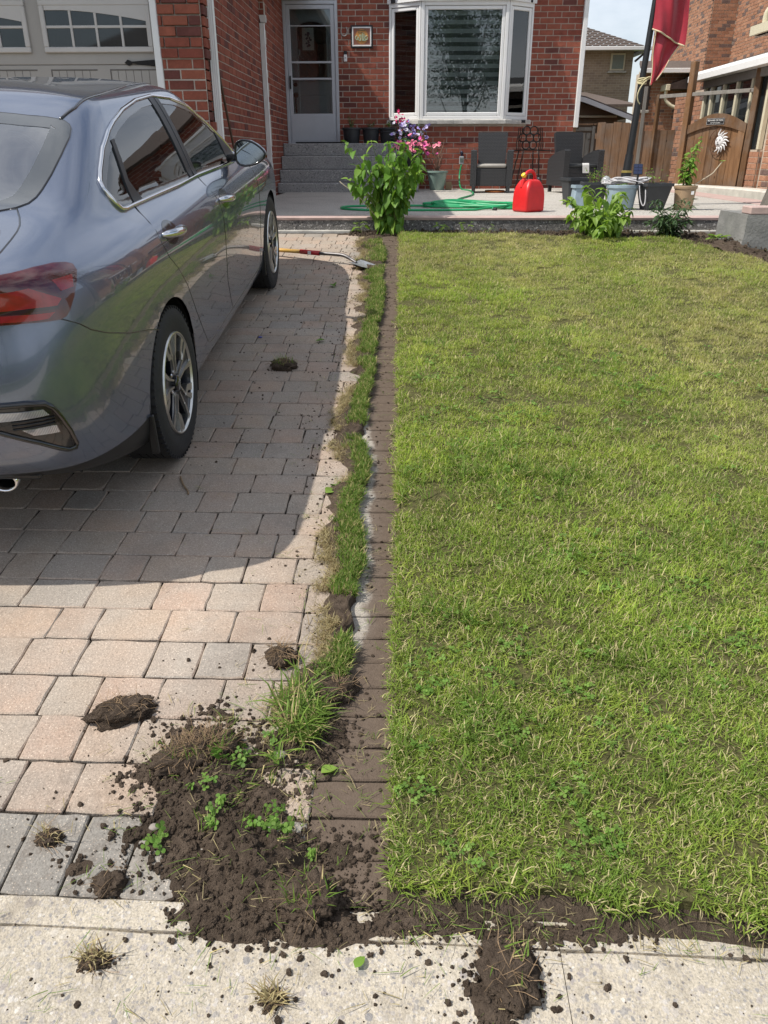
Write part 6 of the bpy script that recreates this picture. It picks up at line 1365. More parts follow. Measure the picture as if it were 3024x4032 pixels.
for k, (x, lb) in enumerate(((-.42, 'broad leaved seedling left of the tall shrub'), (.40, 'weed seedling in the bed just right of the tall shrub'), (.62, 'small weed seedling in the bed before the green hose'), (.86, 'grassy pale weed in the bed left of the fuel can'))):
    shrub('weed_seedling', lb, 'weed', (x, 7.95, G(7.9)), [(i*2.1+k, .06, g.uniform(.05, .12)) for i in range(3)], 1, .09 if k == 0 else .07, MT['lf2'], 50+k, droop=(-.4, .4), wid=.45 if k < 3 else .15, r0=.003)
# ---------------------------------------------------------------- pots
def round_pot(name, label, x, y, z, r0, r1, h, m, lip=.012, group=None, n=28, earth=True):
    p = thing(name, label, 'pot', (x, y, z), group=group)
    MB().lathe([(r0*.98, 0), (r0, .004), (r1-.006, h-.035), (r1+lip*.3, h-.033), (r1+lip, h-.028), (r1+lip, h-.004), (r1+lip-.004, h), (r1-.008, h), (r1-.012, h-.03)], n, cap=False).build('pot_body', m, p, smooth=40)
    if earth: MB().lathe([(r1-.011, h-.03), (.001, h-.022)], n, cap=False).build('potting_soil', MT['soil'], p)
    return p
def square_pot(label, x, y, z, a, b, h, m, rz=0, group=None):
    p = thing('square_planter', label, 'planter', (x, y, z), rz, group)
    mb = MB(); sec = [(a/2, 0), (b/2-.008, h-.03), (b/2+.006, h-.03), (b/2+.006, h), (b/2-.012, h), (b/2-.016, h-.035)]; vs = []; nn_ = 4
    for r_, zz_ in sec:
        c = .02
        for sx, sy in ((-1, -1), (1, -1), (1, 1), (-1, 1)):
            vs += [(sx*r_, sy*(r_-c), zz_), (sx*(r_-c), sy*r_, zz_)] if sx*sy > 0 else [(sx*(r_-c), sy*r_, zz_), (sx*r_, sy*(r_-c), zz_)]
    # order the eight points round the section
    V = []
    for i in range(len(sec)): V += sorted(vs[8*i:8*i+8], key=lambda q: math.atan2(q[1], q[0]))
    mb.add(V, [(8*i+k, 8*i+(k+1) % 8, 8*i+8+(k+1) % 8, 8*i+8+k) for i in range(len(sec)-1) for k in range(8)]+[tuple(range(7, -1, -1))]); mb.build('pot_body', m, p, smooth=30)
    MB().box(-b/2+.016, b/2-.016, -b/2+.016, b/2-.016, h-.05, h-.033).build('potting_soil', MT['soil'], p); return p
def sprig(label, x, y, z, n, h, spread, m, lsize, seed, name='potted_plant', wid=.5, leaves=3, twig=True, cat_='plant'):
    gg = random.Random(seed); return shrub(name, label, cat_, (x, y, z), [(gg.uniform(0, 6.28), gg.uniform(.3, 1)*spread, gg.uniform(.5, 1)*h) for _ in range(n)], leaves, lsize, m, seed, MT['twig'] if twig else None, droop=(-.5, .6), wid=wid, r0=.0035, bare=.2)
MT['potdark'] = plain('dark_grey_pot', (.035, .038, .042), .5, var=.15); MT['potblue'] = plain('pale_blue_grey_glaze', (.27, .35, .40), .55, var=.14, scale=14, bump=.25)
MT['pottan'] = plain('tan_nursery_pot', (.36, .25, .15), .5, var=.06); MT['potgreen'] = plain('celadon_glaze', (.22, .31, .27), .25, var=.12, coat=.5)
gp_ = round_pot('round_pot', 'pale blue grey round pot heaped with white cable', 2.41, 9.15, PZ, .135, .165, .25, MT['potblue'], .008)
square_pot('dark square planter right of the cable filled pot', 2.74, 9.10, PZ, .20, .31, .27, MT['potdark'], .1)
square_pot('dark square planter with leafy twigs, left of the cable filled pot', 2.17, 9.45, PZ, .19, .28, .27, MT['potdark'], -.1)
square_pot('dark square planter half hidden before the right wicker chair', 2.07, 10.0, PZ, .20, .28, .30, MT['potdark'], .2)
square_pot('light blue square pot under the leafy twigs', 2.00, 9.42, PZ, .17, .15, .24, MT['potblue'], .05)
rp_ = round_pot('nursery_pot', 'tan plastic nursery pot with white price sticker', 3.08, 9.10, PZ, .095, .118, .245, MT['pottan'], .005)
MB().bbox(.028, .058, -.0035, .0, -.018, .018, .001, Matrix.Translation((0, -.112, .175)) @ Matrix.Rotation(-.08, 4, 'X')).build('price_sticker', MT['white'], rp_)
MB().box(-.012, .012, -.099, -.090, -.002, .018).build('drain_hole', MT['iron'], rp_)
hy = [(g.uniform(0, 6.28), g.uniform(.03, .09), g.uniform(.18, .32)) for _ in range(7)]+[(.3, .10, .50), (.6, .08, .44), (1.2, .06, .40)]
hyd = shrub('potted_shrub', 'upright leafy shrub growing in the tan nursery pot', 'shrub', (3.08, 9.10, PZ+.21), hy, 4, .085, MT['lf1'], 61, MT['stem'], droop=(-.4, .6), bare=.3, extra=60)
MB().tube(cat([(.03, -.02, .0), (.14, -.02, .08), (.25, -.02, .15), (.29, -.02, .20), (.34, -.02, .27)], 5), [.006]*21, 6).build('stem', plain('pale_bare_cane', (.50, .42, .31), .8), hyd)
for k in range(4): place_leaf(leaf_mesh('leaf', MT['lf2']), hyd, (.34, -.02, .27), k*1.6, -.5, .2, .04)
sprig('thin leafy twigs in the left dark square planter', 2.15, 9.45, PZ+.22, 12, .22, .13, MT['lf1'], .038, 71)
sprig('sparse yellow green stems behind the cable filled pot', 2.36, 9.9, PZ+.12, 8, .30, .10, MT['lf2'], .03, 72)
sprig('dry brown sprigs in the right dark square planter', 2.74, 9.1, PZ+.22, 9, .20, .13, MT['lf1'], .05, 73, leaves=1)
sprig('low leafy fill in the cable filled pot', 2.41, 9.12, PZ+.21, 8, .08, .09, MT['lf1'], .03, 74, twig=False)
rr = random.Random(9)
for k, lb in enumerate(('loops of thin white cable lying on the blue grey pot', 'second tangle of white cable hanging over the pot side')):
    pts = []
    for i in range(26): a = i*1.15+k; r_ = .10+.07*rr.random(); pts.append((2.41+r_*1.5*math.cos(a)+(.06 if k else 0), 9.16+r_*.7*math.sin(a)-(.05 if k else 0), PZ+.262+.045*rr.random()+.02*k))
    if k: pts += [(2.60, 8.99, PZ+.26), (2.615, 8.965, PZ+.18), (2.62, 8.96, PZ+.08), (2.60, 8.96, PZ+.05), (2.57, 8.98, PZ+.12), (2.55, 9.0, PZ+.25)]
    MB().tube(cat(pts, 5), .0058, 6).build('cable', plain('grey_white_cable%d' % k, (.55, .54, .55), .5), None, True, **P(lb, 'cable'))
sl = thing('solar_light', 'small dark blue solar panel on a stake in the pot', 'solar light', (2.52, 9.00, PZ+.30))
MB().bbox(-.050, .050, -.008, .008, .055, .165, .006, Matrix.Rotation(-.25, 4, 'X')).build('housing', MT['blackp'], sl)
mb = MB(); [mb.box(-.044+c*.045, -.002+c*.045, -.0105, -.0085, .062+r_*.033, .092+r_*.033, Matrix.Rotation(-.25, 4, 'X')) for c in (0, 1) for r_ in range(3)]; mb.build('solar_cells', plain('solar_blue', (.012, .022, .075), .15, .3, var=.1, coat=1), sl)
MB().tube([(0, .0, -.05), (0, .0, .06)], .012, 8).build('stake', MT['blackp'], sl)
t = NT('clear_plastic'); t.set(col=(.75, .78, .78), rough=.12, spec=.6); t.p.inputs['Transmission Weight'].default_value = .6; MT['plastic'] = t.m
MB().lathe([(.03, 0), (.048, .01), (.05, .06), (.03, .09), (.001, .095)], 18, Matrix.Rotation(.5, 4, 'Y')).build('plastic_cup', MT['plastic'], None, True, (2.24, 9.3, PZ+.245), **P('clear plastic cup lying by the leafy twigs', 'cup'))
# green pot with bare twigs by the wall
round_pot('round_pot', 'celadon green glazed pot holding bare twigs', .60, 14.2, PZ, .115, .175, .30, MT['potgreen'], .012)
bt_ = thing('bare_plant', 'bare brown twigs standing in the green glazed pot', 'plant', (.60, 14.2, PZ+.27))
for k in range(16):
    a = rr.uniform(0, 6.28); e = Vector((rr.uniform(.08, .24)*math.cos(a), .12*math.sin(a), rr.uniform(.22, .50))); MB().tube(cat([(0, 0, 0), e*.5+Vector((rr.uniform(-.03, .03), 0, .03)), e], 3), [.008, .008, .007, .006, .006, .005, .004], 5).build('stem', MT['twig'], bt_)
wb_ = MB().bbox(-.05, .05, -.04, .04, 0, .13, .004).build('wood_offcut', plain('raw_wood', (.28, .20, .12), .8), None, False, (.80, 14.25, PZ), **P('small upright wood block right of the green glazed pot', 'wood block'))
# planters on the porch
for k, (x, r_, lb) in enumerate(((-.86, .155, 'leftmost dark round planter on the porch beside the door'), (-.53, .15, 'middle dark round planter on the porch'), (-.24, .15, 'dark ribbed planter on the porch nearest the shrub'))):
    pp_ = round_pot('round_planter', lb, x, 14.62, 1.735, r_*.80, r_, .24, MT['potdark'])
    if k == 2: MB().tube([(r_*.97*math.cos(a), r_*.97*math.sin(a), .17) for a in np.linspace(0, 6.283, 24, endpoint=False)], .012, 6, closed=True).build('rib', MT['potdark'], pp_, smooth=True)
sprig('small dark conifer in the leftmost porch planter', -.86, 14.62, 1.93, 16, .26, .09, MT['lf3'], .035, 81, wid=.3, leaves=5, twig=False)
sprig('small leafy plant in the middle porch planter', -.53, 14.62, 1.93, 9, .17, .10, MT['lf3'], .04, 82, twig=False)
sprig('low flowering plant in the ribbed porch planter', -.24, 14.62, 1.93, 9, .16, .10, MT['lf1'], .04, 83, twig=False)
def petal(name, m):
    me = bpy.data.meshes.new(name); vs = [(0, 0, -.15)]; fs = []; n_ = 15
    for i in range(n_): a = 2*math.pi*i/n_; q = 1-.28*(i % 3 == 0); vs.append((q*math.cos(a), q*math.sin(a), .18+.1*(i % 2)))
    fs = [(0, i+1, (i+1) % n_+1) for i in range(n_)]; me.from_pydata(vs, [], fs); me.materials.append(m); return me
def flowers(name, label, c, n, spread, cols, size, seed, foliage=True, pot=None):
    gg = random.Random(seed); r_ = thing(name, label, 'flowers', c); ms_ = [petal('blossom', plain('petal_%s_%d' % (name, i), col, .6, var=.15)) for i, col in enumerate(cols)]
    for _ in range(n):
        d = Vector((gg.gauss(0, spread[0]), gg.gauss(0, spread[1]), gg.gauss(0, spread[2]))); o = bpy.data.objects.new('blossom', gg.choice(ms_)); COL.objects.link(o); o.parent = r_; o.location = d; s = size*gg.uniform(.7, 1.2); o.scale = (s, s, s); o.rotation_euler = (gg.uniform(.3, 1.5), gg.uniform(-.5, .5), gg.uniform(-.8, .8))
    if foliage:
        lm = [leaf_mesh('leaf', MT['lf3']) for _ in range(2)]
        for _ in range(int(n*1.3)): place_leaf(gg.choice(lm), r_, (gg.gauss(0, spread[0]*.9), gg.gauss(.03, spread[1]), gg.gauss(-.03, spread[2])), gg.uniform(0, 6.3), gg.uniform(-.5, 1), gg.uniform(-.5, .5), size*1.9)
    return r_
flowers('petunias', 'white and lilac flowers spilling over the porch end', (.12, 14.3, 1.90), 90, (.15, .07, .09), ((.62, .60, .70), (.42, .32, .72), (.55, .48, .75), (.04, .02, .12)), .030, 91)
flowers('geraniums', 'magenta flower head highest above the porch planters', (-.03, 14.55, 2.10), 22, (.065, .04, .035), ((.62, .03, .16), (.50, .02, .12)), .026, 92, False)
flowers('geraniums', 'pink flowers just above the tall green shrub', (.20, 13.55, 1.68), 75, (.17, .06, .05), ((.85, .20, .35), (.80, .10, .42), (.88, .35, .42)), .034, 93)
round_pot('round_planter', 'dark planter at the porch end under the white flowers', .10, 14.38, 1.60, .12, .16, .22, MT['blackp'])
MB().lathe([(.10, 0), (.12, .25), (.14, .52), (.15, .54), (.12, .54)], 20).build('plant_stand', MT['blackp'], None, 40, (.12, 14.08, PZ), **P('dark tall planter under the pink flowers behind the shrub', 'planter'))
# ---------------------------------------------------------------- wicker chairs
t = NT('black_wicker'); u_ = t.tc.outputs['Object']; bw = t.n('ShaderNodeTexBrick'); bw.inputs['Scale'].default_value = 1; bw.inputs['Brick Width'].default_value = .048; bw.inputs['Row Height'].default_value = .020; bw.inputs['Mortar Size'].default_value = .004; bw.inputs['Mortar Smooth'].default_value = .7
ux, uy, uz = t.xyz(u_); cc = t.n('ShaderNodeCombineXYZ'); t.put(cc.inputs[0], t.math('ADD', ux, uy)); t.put(cc.inputs[1], uz); t.put(bw.inputs['Vector'], cc.outputs[0])
t.set(col=t.mix(bw.outputs['Fac'], (.045, .046, .050), (.006, .006, .007)), rough=.5, spec=.4); t.bump(t.math('SUBTRACT', 1.0, bw.outputs['Fac']), .9, .006); MT['wicker'] = t.m
MT['cush'] = plain('grey_cushion', (.34, .32, .29), .9, var=.1, scale=20); MT['cushd'] = plain('dark_cushion', (.035, .038, .040), .8, var=.2)
def chair(label, x, y, rz, cm):
    c = thing('wicker_chair', label, 'chair', (x, y, PZ), rz, 'black wicker armchairs on the patio')
    M0 = MT['wicker']
    MB().bbox(-.235, .235, -.29, .25, .10, .36, .008).build('seat_base', M0, c, smooth=30)
    T = Matrix.Translation((0, .25, .36)) @ Matrix.Rotation(R(-11), 4, 'X')
    MB().prism([(-.215, 0), (.215, 0), (.235, .50), (.22, .515), (-.22, .515), (-.235, .50)], -.03, .03, 'y', T).build('backrest', M0, c)
    for s in (-1, 1):
        a0, a1 = sorted((s*.232, s*.325)); pr = [(-.32, .10), (-.32, .60), (-.30, .615), (-.18, .605), (0, .575), (.18, .53), (.30, .475), (.32, .45), (.32, .10)]
        MB().prism(pr, a0, a1, 'x').build('arm', M0, c)
        for yy in (-.30, .29): MB().prism([(s*.27-.022, 0), (s*.27+.022, 0), (s*.27+.028, .11), (s*.27-.028, .11)], yy-.025, yy+.025, 'y').build('leg', M0, c)
    MB().bbox(-.228, .228, -.30, .22, .362, .415, .018).build('cushion', cm, c, smooth=60)
    return c
chair('black wicker chair left of the iron rack, with pale cushion', 1.42, 13.35, -.10, MT['cush'])
chair('black wicker chair right of the iron rack, with dark cushion', 2.72, 13.30, .22, MT['cushd'])
cl_ = MB(); n_ = 6; vs = []
for i in range(n_+1):
    for x, in ((-.055,), (.0,), (.055,)): vs.append((x+.004*i, -.02-.012*min(i, 2)+(-.005 if i > 2 else 0), (.012 if i < 3 else .012-.035*(i-2))))
cl_.add(vs, [(3*i+k, 3*i+3+k, 3*i+4+k, 3*i+1+k) for i in range(n_) for k in range(2)]); clo = cl_.build('white_cloth', plain('white_rag', (.70, .69, .67), .9), None, True, (2.80, 13.03, PZ+.415), **P('small white rag hanging over the right chair cushion', 'cloth')); clo.rotation_euler = (0, 0, .22)
MB().lathe([(.14, 0), (.16, .02), (.155, .035), (.13, .012)], 28).build('plant_saucer', plain('orange_plastic', (.55, .16, .04), .4), None, True, (1.48, 13.25, PZ), **P('orange plastic saucer lying under the left wicker chair', 'saucer'))
# iron bottle rack
ir = thing('iron_rack', 'black wrought iron bottle rack with rings against brick wall', 'rack', (2.14, 14.35, PZ))
def ring_(r_, c, w_=.010, n_=20): return MB().tube([(c[0]+r_*math.cos(a), c[1], c[2]+r_*math.sin(a)) for a in np.linspace(0, 6.283, n_, endpoint=False)], w_, 6, closed=True)
for i, (xx, zz_) in enumerate(((-.06, .91), (.06, .91), (-.12, .80), (0, .80), (.12, .80), (-.06, .69), (.06, .69))): ring_(.062, (xx, 0, zz_)).build('ring', MT['iron'], ir, smooth=True)
for s, (x0, x1) in enumerate(((-.30, -.17), (-.20, -.10), (.10, .07), (.20, .16))):
    pts = [(lerp(x0, x1, k/10)+.004*math.sin(k*2.6), .02*math.cos(k*2.6)-.05*(s % 2), .60*k/10) for k in range(11)]; MB().tube(pts, .011, 6).build('leg', MT['iron'], ir, smooth=True)
MB().tube([(-.36, -.01, .60), (-.1, 0, .615), (.1, 0, .615), (.42, -.01, .60)], .010, 6).build('crossbar', MT['iron'], ir)
for s in (-1, 1):
    for q in (.15, .18, .21): MB().tube(cat([(s*q, -.02, .61), (s*(q+.012), -.02, .72), (s*(q-.01), -.02, .83), (s*q*.92, -.02, .95)], 4), .008, 5).build('upright', MT['iron'], ir)
# garden hose: tap, timer, down the wall, coil
MT['hose'] = plain('green_hose', (.012, .30, .11), .35, var=.08)
hp_ = [(1.03, 14.60, 1.40), (1.0, 14.55, 1.20), (1.02, 14.30, 1.03), (1.12, 13.6, 1.025), (1.05, 12.3, 1.022), (.75, 11.0, 1.022), (.78, 10.4, 1.022), (1.2, 10.1, 1.022), (1.45, 9.8, 1.03)]
for k in range(5):
    e = .05*(k % 3); hp_ += [(1.50+e, 9.55-.04*k, 1.025+.012*k), (1.2, 9.25-.03*k, 1.025+.012*(k % 2)), (.55-e, 9.30+.03*k, 1.03+.012*k), (.25+e*2, 9.55-.03*k, 1.025+.01*k), (.6, 9.85+e, 1.03+.01*k), (1.15, 9.80-e, 1.025+.012*((k+1) % 3))]
hp_ += [(1.3, 9.3, 1.06), (.9, 8.98, 1.03), (.72, 8.90, 1.022), (.1, 8.86, 1.022), (-.40, 8.90, 1.022), (-.66, 9.15, 1.022), (-.62, 9.50, 1.022), (-.30, 9.62, 1.022), (.2, 9.50, 1.03), (.9, 9.15, 1.045), (1.0, 9.0, 1.024)]
ho = MB().tube(cat(hp_, 6), .0125, 8).build('garden_hose', MT['hose'], None, True, **P('bright green garden hose coiled loosely on the patio', 'hose'))
MB().tube([(1.0, 9.0, 1.024), (1.03, 8.965, 1.024)], .0145, 8).build('hose_end', MT['blackp'], ho)
tm = thing('tap_timer', 'grey hose timer on the outdoor tap by the left chair', 'tap timer', (1.03, 14.62, 1.50))
MB().bbox(-.04, .04, -.035, .03, -.10, .03, .01).build('timer_body', plain('timer_grey', (.30, .31, .32), .4), tm); MB().bbox(-.028, .028, -.038, -.0352, -.06, .0, .0008).build('timer_screen', plain('timer_screen_green', (.13, .16, .14), .2), tm)
MB().lathe([(.018, .03), (.02, .07), (.03, .075), (.03, .09), (.012, .10)], 12).tube([(0, .08, .10), (0, .0, .105), (0, -.02, .07)], .014, 8).build('tap', plain('blue_black_tap', (.02, .03, .06), .4, .4), tm, smooth=40)
# ---------------------------------------------------------------- red fuel can
t = NT('red_plastic'); t.set(col=t.mix(1, (.62, .018, .020), t.ramp(t.noise(14, 4, .6, t.tc.outputs['Object']), [(.3, .9), (.7, 1.1)]), 'MULTIPLY'), rough=.38, spec=.45); t.bump(t.noise(120, 3, .6, t.tc.outputs['Object']), .12, .002); MT['red'] = t.m
fc = thing('fuel_can', 'red plastic fuel can with yellow spout cap on the patio edge', 'fuel can', (1.345, 8.80, PZ), .62)
bm = bmesh.new(); bmesh.ops.create_cube(bm, size=1)
bmesh.ops.subdivide_edges(bm, edges=bm.edges[:], cuts=3, use_grid_fill=True)
for v in bm.verts:
    z = v.co.z+.5; w_, d_ = .27, .23
    if z > .7: d_ *= 1-.30*((z-.7)/.3); w_ *= 1-.48*((z-.7)/.3)
    v.co = Vector((v.co.x*w_, v.co.y*d_, z*.315+(.004*math.sin(z*9))))
    if .15 < z < .7 and abs(v.co.y) > .1 and abs(v.co.x) < .1: v.co.y *= .975
me = bpy.data.meshes.new('can_body'); bm.to_mesh(me); bm.free(); cb = link('can_body', me, MT['red'], fc, smooth=True); b_ = cb.modifiers.new('bev', 'BEVEL'); b_.width = .028; b_.segments = 3; b_.limit_method = 'ANGLE'; b_.angle_limit = R(28); s_ = cb.modifiers.new('sub', 'SUBSURF'); s_.levels = 2; s_.render_levels = 2
MB().tube(cat([(-.105, 0, .235), (-.088, 0, .315), (-.055, 0, .375), (.0, 0, .395), (.05, 0, .375), (.068, 0, .335), (.07, 0, .295)], 5), [.020]*6+[.017]*19+[.02]*6, 10).build('handle', MT['red'], fc, smooth=True)
MB().lathe([(.022, 0), (.024, .03), (.018, .034), (.001, .035)], 16, Matrix.Translation((-.082, 0, .345)) @ Matrix.Rotation(R(-48), 4, 'Y')).build('yellow_cap', plain('yellow_cap_plastic', (.75, .52, .03), .4), fc, smooth=40)
MB().lathe([(.03, 0), (.032, .03), (.026, .034), (.001, .035)], 16, Matrix.Translation((.115, 0, .29)) @ Matrix.Rotation(R(45), 4, 'Y')).build('black_cap', MT['blackp'], fc, smooth=40)
# ---------------------------------------------------------------- flagpole and flag
fp = thing('flagpole', 'black slightly leaning flagpole rising behind the pots', 'flagpole', (2.63, 9.95, PZ))
ln = Vector((.052, 0, 1)).normalized(); MB().tube([ln*.0, ln*1.3], .039, 14).tube([ln*1.3, ln*3.6], .034, 14).build('pole', MT['blackp'], fp, smooth=40); MB().tube([ln*.30, ln*.36, ln*.37, ln*.55], [.060, .060, .050, .046], 14).build('sleeve', MT['blackp'], fp, smooth=30)
MB().lathe([(.062, 0), (.062, .02), (.045, .025)], 14, Matrix.Translation(ln*.355)).build('collar', plain('brass_yellow', (.42, .33, .10), .4, .5), fp)
rp2 = plain('cream_rope', (.60, .53, .32), .85)
kn = thing('rope_knot', 'cream rope knotted round the black flagpole', 'rope', tuple(Vector((2.63, 9.95, PZ))+ln*1.30))
mb = MB()
for k in range(4): mb.tube([(.046*math.cos(a), .046*math.sin(a), .012*k-.02+.01*math.sin(a+k)) for a in np.linspace(0, 6.28, 14, endpoint=False)], .008, 6, closed=True)
mb.tube(cat([(.0, -.05, 0), (.04, -.065, .03), (.075, -.05, .035), (.03, -.06, .0), (-.02, -.06, -.06), (-.045, -.055, -.14), (-.03, -.05, -.20), (-.005, -.045, -.23)], 5), .007, 6); mb.build('rope', rp2, kn, smooth=True)
fl = thing('flag', 'dark red flag with cream cord hanging limp from the pole', 'flag', (2.72, 9.85, 3.55))
t = NT('red_satin'); t.set(col=t.mix(1, (.36, .012, .030), t.ramp(t.noise(5, 4, .6), [(.3, .82), (.7, 1.15)]), 'MULTIPLY'), rough=.42, spec=.45, sheen=.4); MT['flag'] = t.m
def cloth(pl, nu, nv, amp, ph, y0):
    """quad a,b,c,d (x,z), waved in y, given thickness"""
    a, b, c, d = [Vector(p) for p in pl]; vs = []
    for j in range(nv+1):
        for i in range(nu+1):
            u, v = i/nu, j/nv; p = a.lerp(b, u).lerp(d.lerp(c, u), v); vs.append((p.x+.006*math.sin(v*9+ph), y0+amp*math.sin(u*7.5+v*2.2+ph)+.4*amp*math.sin(u*17-v*5), p.y))
    m_ = len(vs); vs2 = vs+[(x, y+.002, z) for x, y, z in vs]; W_ = nu+1; fs = [(j*W_+i, j*W_+i+1, (j+1)*W_+i+1, (j+1)*W_+i) for j in range(nv) for i in range(nu)]
    return MB().add(vs2, fs+[tuple(m_+q for q in reversed(f)) for f in fs]), vs, W_
def rel(x, z): return (x-2.72, z-3.55)
mb, vs, W_ = cloth([rel(2.73, 3.60), rel(3.09, 3.60), rel(3.085, 2.63), rel(2.72, 2.80)], 22, 30, .026, .3, 0); up_ = mb.build('flag_fold', MT['flag'], fl, smooth=True)
hem = vs[30*W_:31*W_]; cord = plain('cream_cord', (.62, .52, .34), .7); MB().tube(hem, .008, 6).build('cord', cord, up_, smooth=True)
mb, vs, W_ = cloth([rel(2.765, 2.80), rel(3.07, 2.70), rel(2.835, 2.31), rel(2.78, 2.26)], 18, 18, .018, 1.3, .035); lo_ = mb.build('flag_fold', MT['flag'], fl, smooth=True)
MB().tube([vs[j*W_] for j in range(19)], .006, 6).build('cord', cord, lo_, smooth=True); MB().tube([vs[j*W_+W_-1] for j in range(19)], .006, 6).build('cord', cord, lo_, smooth=True)
# ---------------------------------------------------------------- concrete pier with pink cap bricks, tree trunk
pr = thing('concrete_pier', 'grey chipped concrete pier with pink brick caps at the right edge', 'pier', (3.19, 7.42, G(7.3)-.06))
bm = bmesh.new(); bmesh.ops.create_cube(bm, size=1); bmesh.ops.subdivide_edges(bm, edges=bm.edges[:], cuts=14, use_grid_fill=True)
co = np.array([((v.co.x+.5)*1.3-.24, (v.co.y+.5)*.62-.36, (v.co.z+.5)*.46-.10) for v in bm.verts]); nzv = fbm(co*14, 4, 55)-.5
for v, c, q in zip(bm.verts, co, nzv): k = .10*max(0, (.36-c[2])) if c[0] < 0 else 0; v.co = Vector((c[0]-k*.6*(c[0] < -.1)+q*.028, c[1]+q*.028-(0.03*(1-c[2]/.4) if c[1] < -.2 else 0), c[2]+q*.016))
me = bpy.data.meshes.new('pier_block'); bm.to_mesh(me); bm.free()
t = NT('spalled_concrete'); ob = t.tc.outputs['Object']; n1 = t.noise(5.0, 6, .65, ob); sp = t.noise(3.3, 5, .7, ob, dist=.8)
c = t.mix(t.ramp(n1, [(.3, 0), (.7, 1)]), (.17, .17, .16), (.26, .255, .24)); c = t.mix(t.ramp(sp, [(.60, 0), (.63, 1)]), c, (.46, .45, .43)); t.set(col=c, rough=.95, spec=.2); t.bump(t.math('ADD', t.noise(45, 6, .7, ob), t.math('MULTIPLY', t.ramp(sp, [(.60, 1), (.63, 0)]), .8)), .9, .01)
link('pier_block', me, t.m, pr, smooth=40)
for k in range(3): MB().bbox(-.215+k*.205, -.215+k*.205+.20, -.34, -.15, .362, .425, .008).build('cap_brick', MT['pink'], pr)
mb = MB(); n_ = 30; vs = []
for j in range(9):
    z = j*.30; r_ = .16+.09*math.exp(-z*2.8)
    for k in range(n_): a = 2*math.pi*k/n_; q = r_*(1+.07*math.sin(7*a+z*1.5)+.04*math.sin(17*a-z*4)); vs.append((q*math.cos(a)+.10*z, q*math.sin(a), z))
mb.add(vs, [(j*n_+k, j*n_+(k+1) % n_, (j+1)*n_+(k+1) % n_, (j+1)*n_+k) for j in range(8) for k in range(n_)])
tt = thing('tree', 'rough grey tree trunk behind the pier at the right edge', 'tree', (3.94, 8.55, PZ)); mb.build('trunk', plain('grey_bark', (.12, .105, .09), .95, var=.45, scale=9, bump=1.0), tt, smooth=True)
gg = np.random.default_rng(5); vs = []; fs = []
for _ in range(2600):
    c = np.array((.5, 0, 4.2))+gg.normal(0, 1, 3)*(.9, .9, .8); u = gg.normal(0, 1, 3); u /= np.linalg.norm(u); v = np.cross(u, gg.normal(0, 1, 3)); v /= np.linalg.norm(v); q = gg.uniform(.05, .09); b = len(vs); vs += [c-u*q, c+v*q*.55, c+u*q, c-v*q*.55]; fs.append((b, b+1, b+2, b+3))
MB().tube([(.22, 0, 2.3), (.4, .1, 3.2), (.5, 0, 4.2)], [.15, .09, .03], 10).build('limb', plain('grey_bark_limb', (.12, .105, .09), .95), tt); MB().add(vs, fs).build('crown', plain('crown_leaves', (.05, .10, .03), .6, var=.4), tt)
MB().lathe([(.02, 0), (.028, .02), (.015, .05)], 8, Matrix.Rotation(1.2, 4, 'X')).build('dark_stone', MT['iron'], None, True, (2.98, 6.05, lawn_z(2.98, 6.05)+.02), **P('small dark object lying on the lawn near the right edge', 'stone'))
# ---------------------------------------------------------------- shovel
shv = thing('shovel', 'shovel with yellow wooden handle and red collar lying by the front wheel', 'shovel', (-.69, 6.80, G(6.8)))
def S(x, y, h): return (x+.69, y-6.80, G(y)+h-G(6.8))
MB().tube([S(-1.75, 7.30, .035), S(-1.10, 7.00, .055), S(-.86, 6.885, .065)], .0165, 10).build('handle', plain('varnished_yellow_wood', (.62, .36, .08), .35, var=.15, coat=.4), shv, smooth=True)
MB().tube([S(-.86, 6.885, .065), S(-.69, 6.80, .07)], .0195, 12).build('collar', plain('red_collar', (.45, .02, .025), .35), shv, smooth=True)
MB().bbox(-.012, .020, -.0205, -.018, -.014, .014, .0005, Matrix.Translation(S(-.775, 6.842, .0675)) @ Matrix.Rotation(-.47, 4, 'Z')).build('label_patch', MT['white'], shv)
MB().tube(cat([S(-.69, 6.80, .07), S(-.58, 6.75, .075), S(-.48, 6.70, .075), S(-.41, 6.66, .05), S(-.37, 6.62, .035)], 5), [.014]*14+[.012]*7, 10).build('socket', plain('dark_steel', (.16, .15, .15), .45, .8), shv, smooth=True)
bl_ = MB(); vs = []; nu, nv = 8, 8; ax = (Vector(S(-.27, 6.53, .0))-Vector(S(-.385, 6.63, .0))).normalized(); rt_ = Vector((-ax.y, ax.x, 0)).normalized(); o0 = Vector(S(-.395, 6.64, .030))
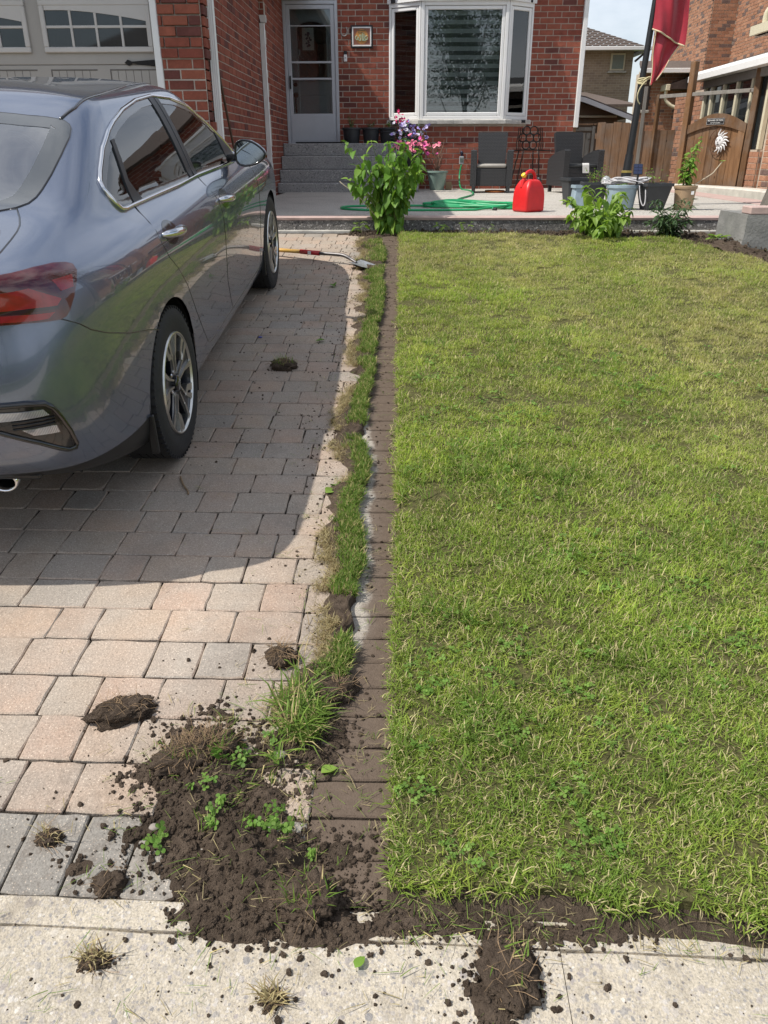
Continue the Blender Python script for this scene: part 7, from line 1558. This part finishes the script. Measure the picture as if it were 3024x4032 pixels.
for j in range(nv+1):
    v = j/nv; w_ = .085*(1 if v < .62 else math.sqrt(max(0.01, 1-((v-.62)/.40)**2)))
    for i in range(nu+1): u = i/nu*2-1; vs.append(o0+ax*(.24*v)+rt_*(u*w_)+Vector((0, 0, .014*u*u-.022*v+.006)))
m_ = len(vs); W_ = nu+1; fs = [(j*W_+i, j*W_+i+1, (j+1)*W_+i+1, (j+1)*W_+i) for j in range(nv) for i in range(nu)]
bl_.add(vs+[q-Vector((0, 0, .003)) for q in vs], fs+[tuple(m_+q for q in reversed(f)) for f in fs]); bl_.build('blade', plain('worn_grey_steel', (.42, .43, .44), .38, .7, var=.25, scale=14), shv, smooth=True)
# ---------------------------------------------------------------- fallen leaves and scraps
lf_ = leaf_mesh('fallen_leaf', MT['lf1'], .7, .25, .25)
for x, y, s, lb in ((-.26, 2.92, .07, 'fallen green leaf where the turf strip is broken'), (-.30, 2.86, .055, 'crumpled pale leaf left of the broken turf strip'), (-.52, 6.05, .08, 'curled green leaf on the pavers near the shovel'), (-.47, 4.75, .06, 'dark green leaf scrap on the pavers midway'), (-.19, 1.46, .045, 'round pale leaf on the soil above the heap'), (-.08, .99, .03, 'single green leaf on the sidewalk under the soil heap')):
    o = link('fallen_leaf', lf_, None, None); o.location = (x, y, G(y)+.010); o.scale = (s, s, s); o.rotation_euler = (R(6)+random.uniform(-.3, .3), random.uniform(-.3, .2), random.uniform(0, 6)); o['label'] = lb; o['category'] = 'leaf'
MB().bbox(-.012, .012, -.008, .008, 0, .004, .001).build('blue_scrap', plain('blue_plastic', (.02, .06, .45), .3), None, False, (-.88, 4.82, G(4.82)+.003), **P('tiny bright blue plastic scrap on the shaded pavers', 'scrap'))
MB().tube(cat([(-.93, 3.0, G(3.0)+.004), (-.90, 2.93, G(2.93)+.005), (-.87, 2.88, G(2.88)+.004), (-.86, 2.85, G(2.85)+.006)], 4), .004, 5).build('dry_twig', MT['root'], None, True, **P('short curled brown twig behind the rear wheel', 'twig'))
build_car()
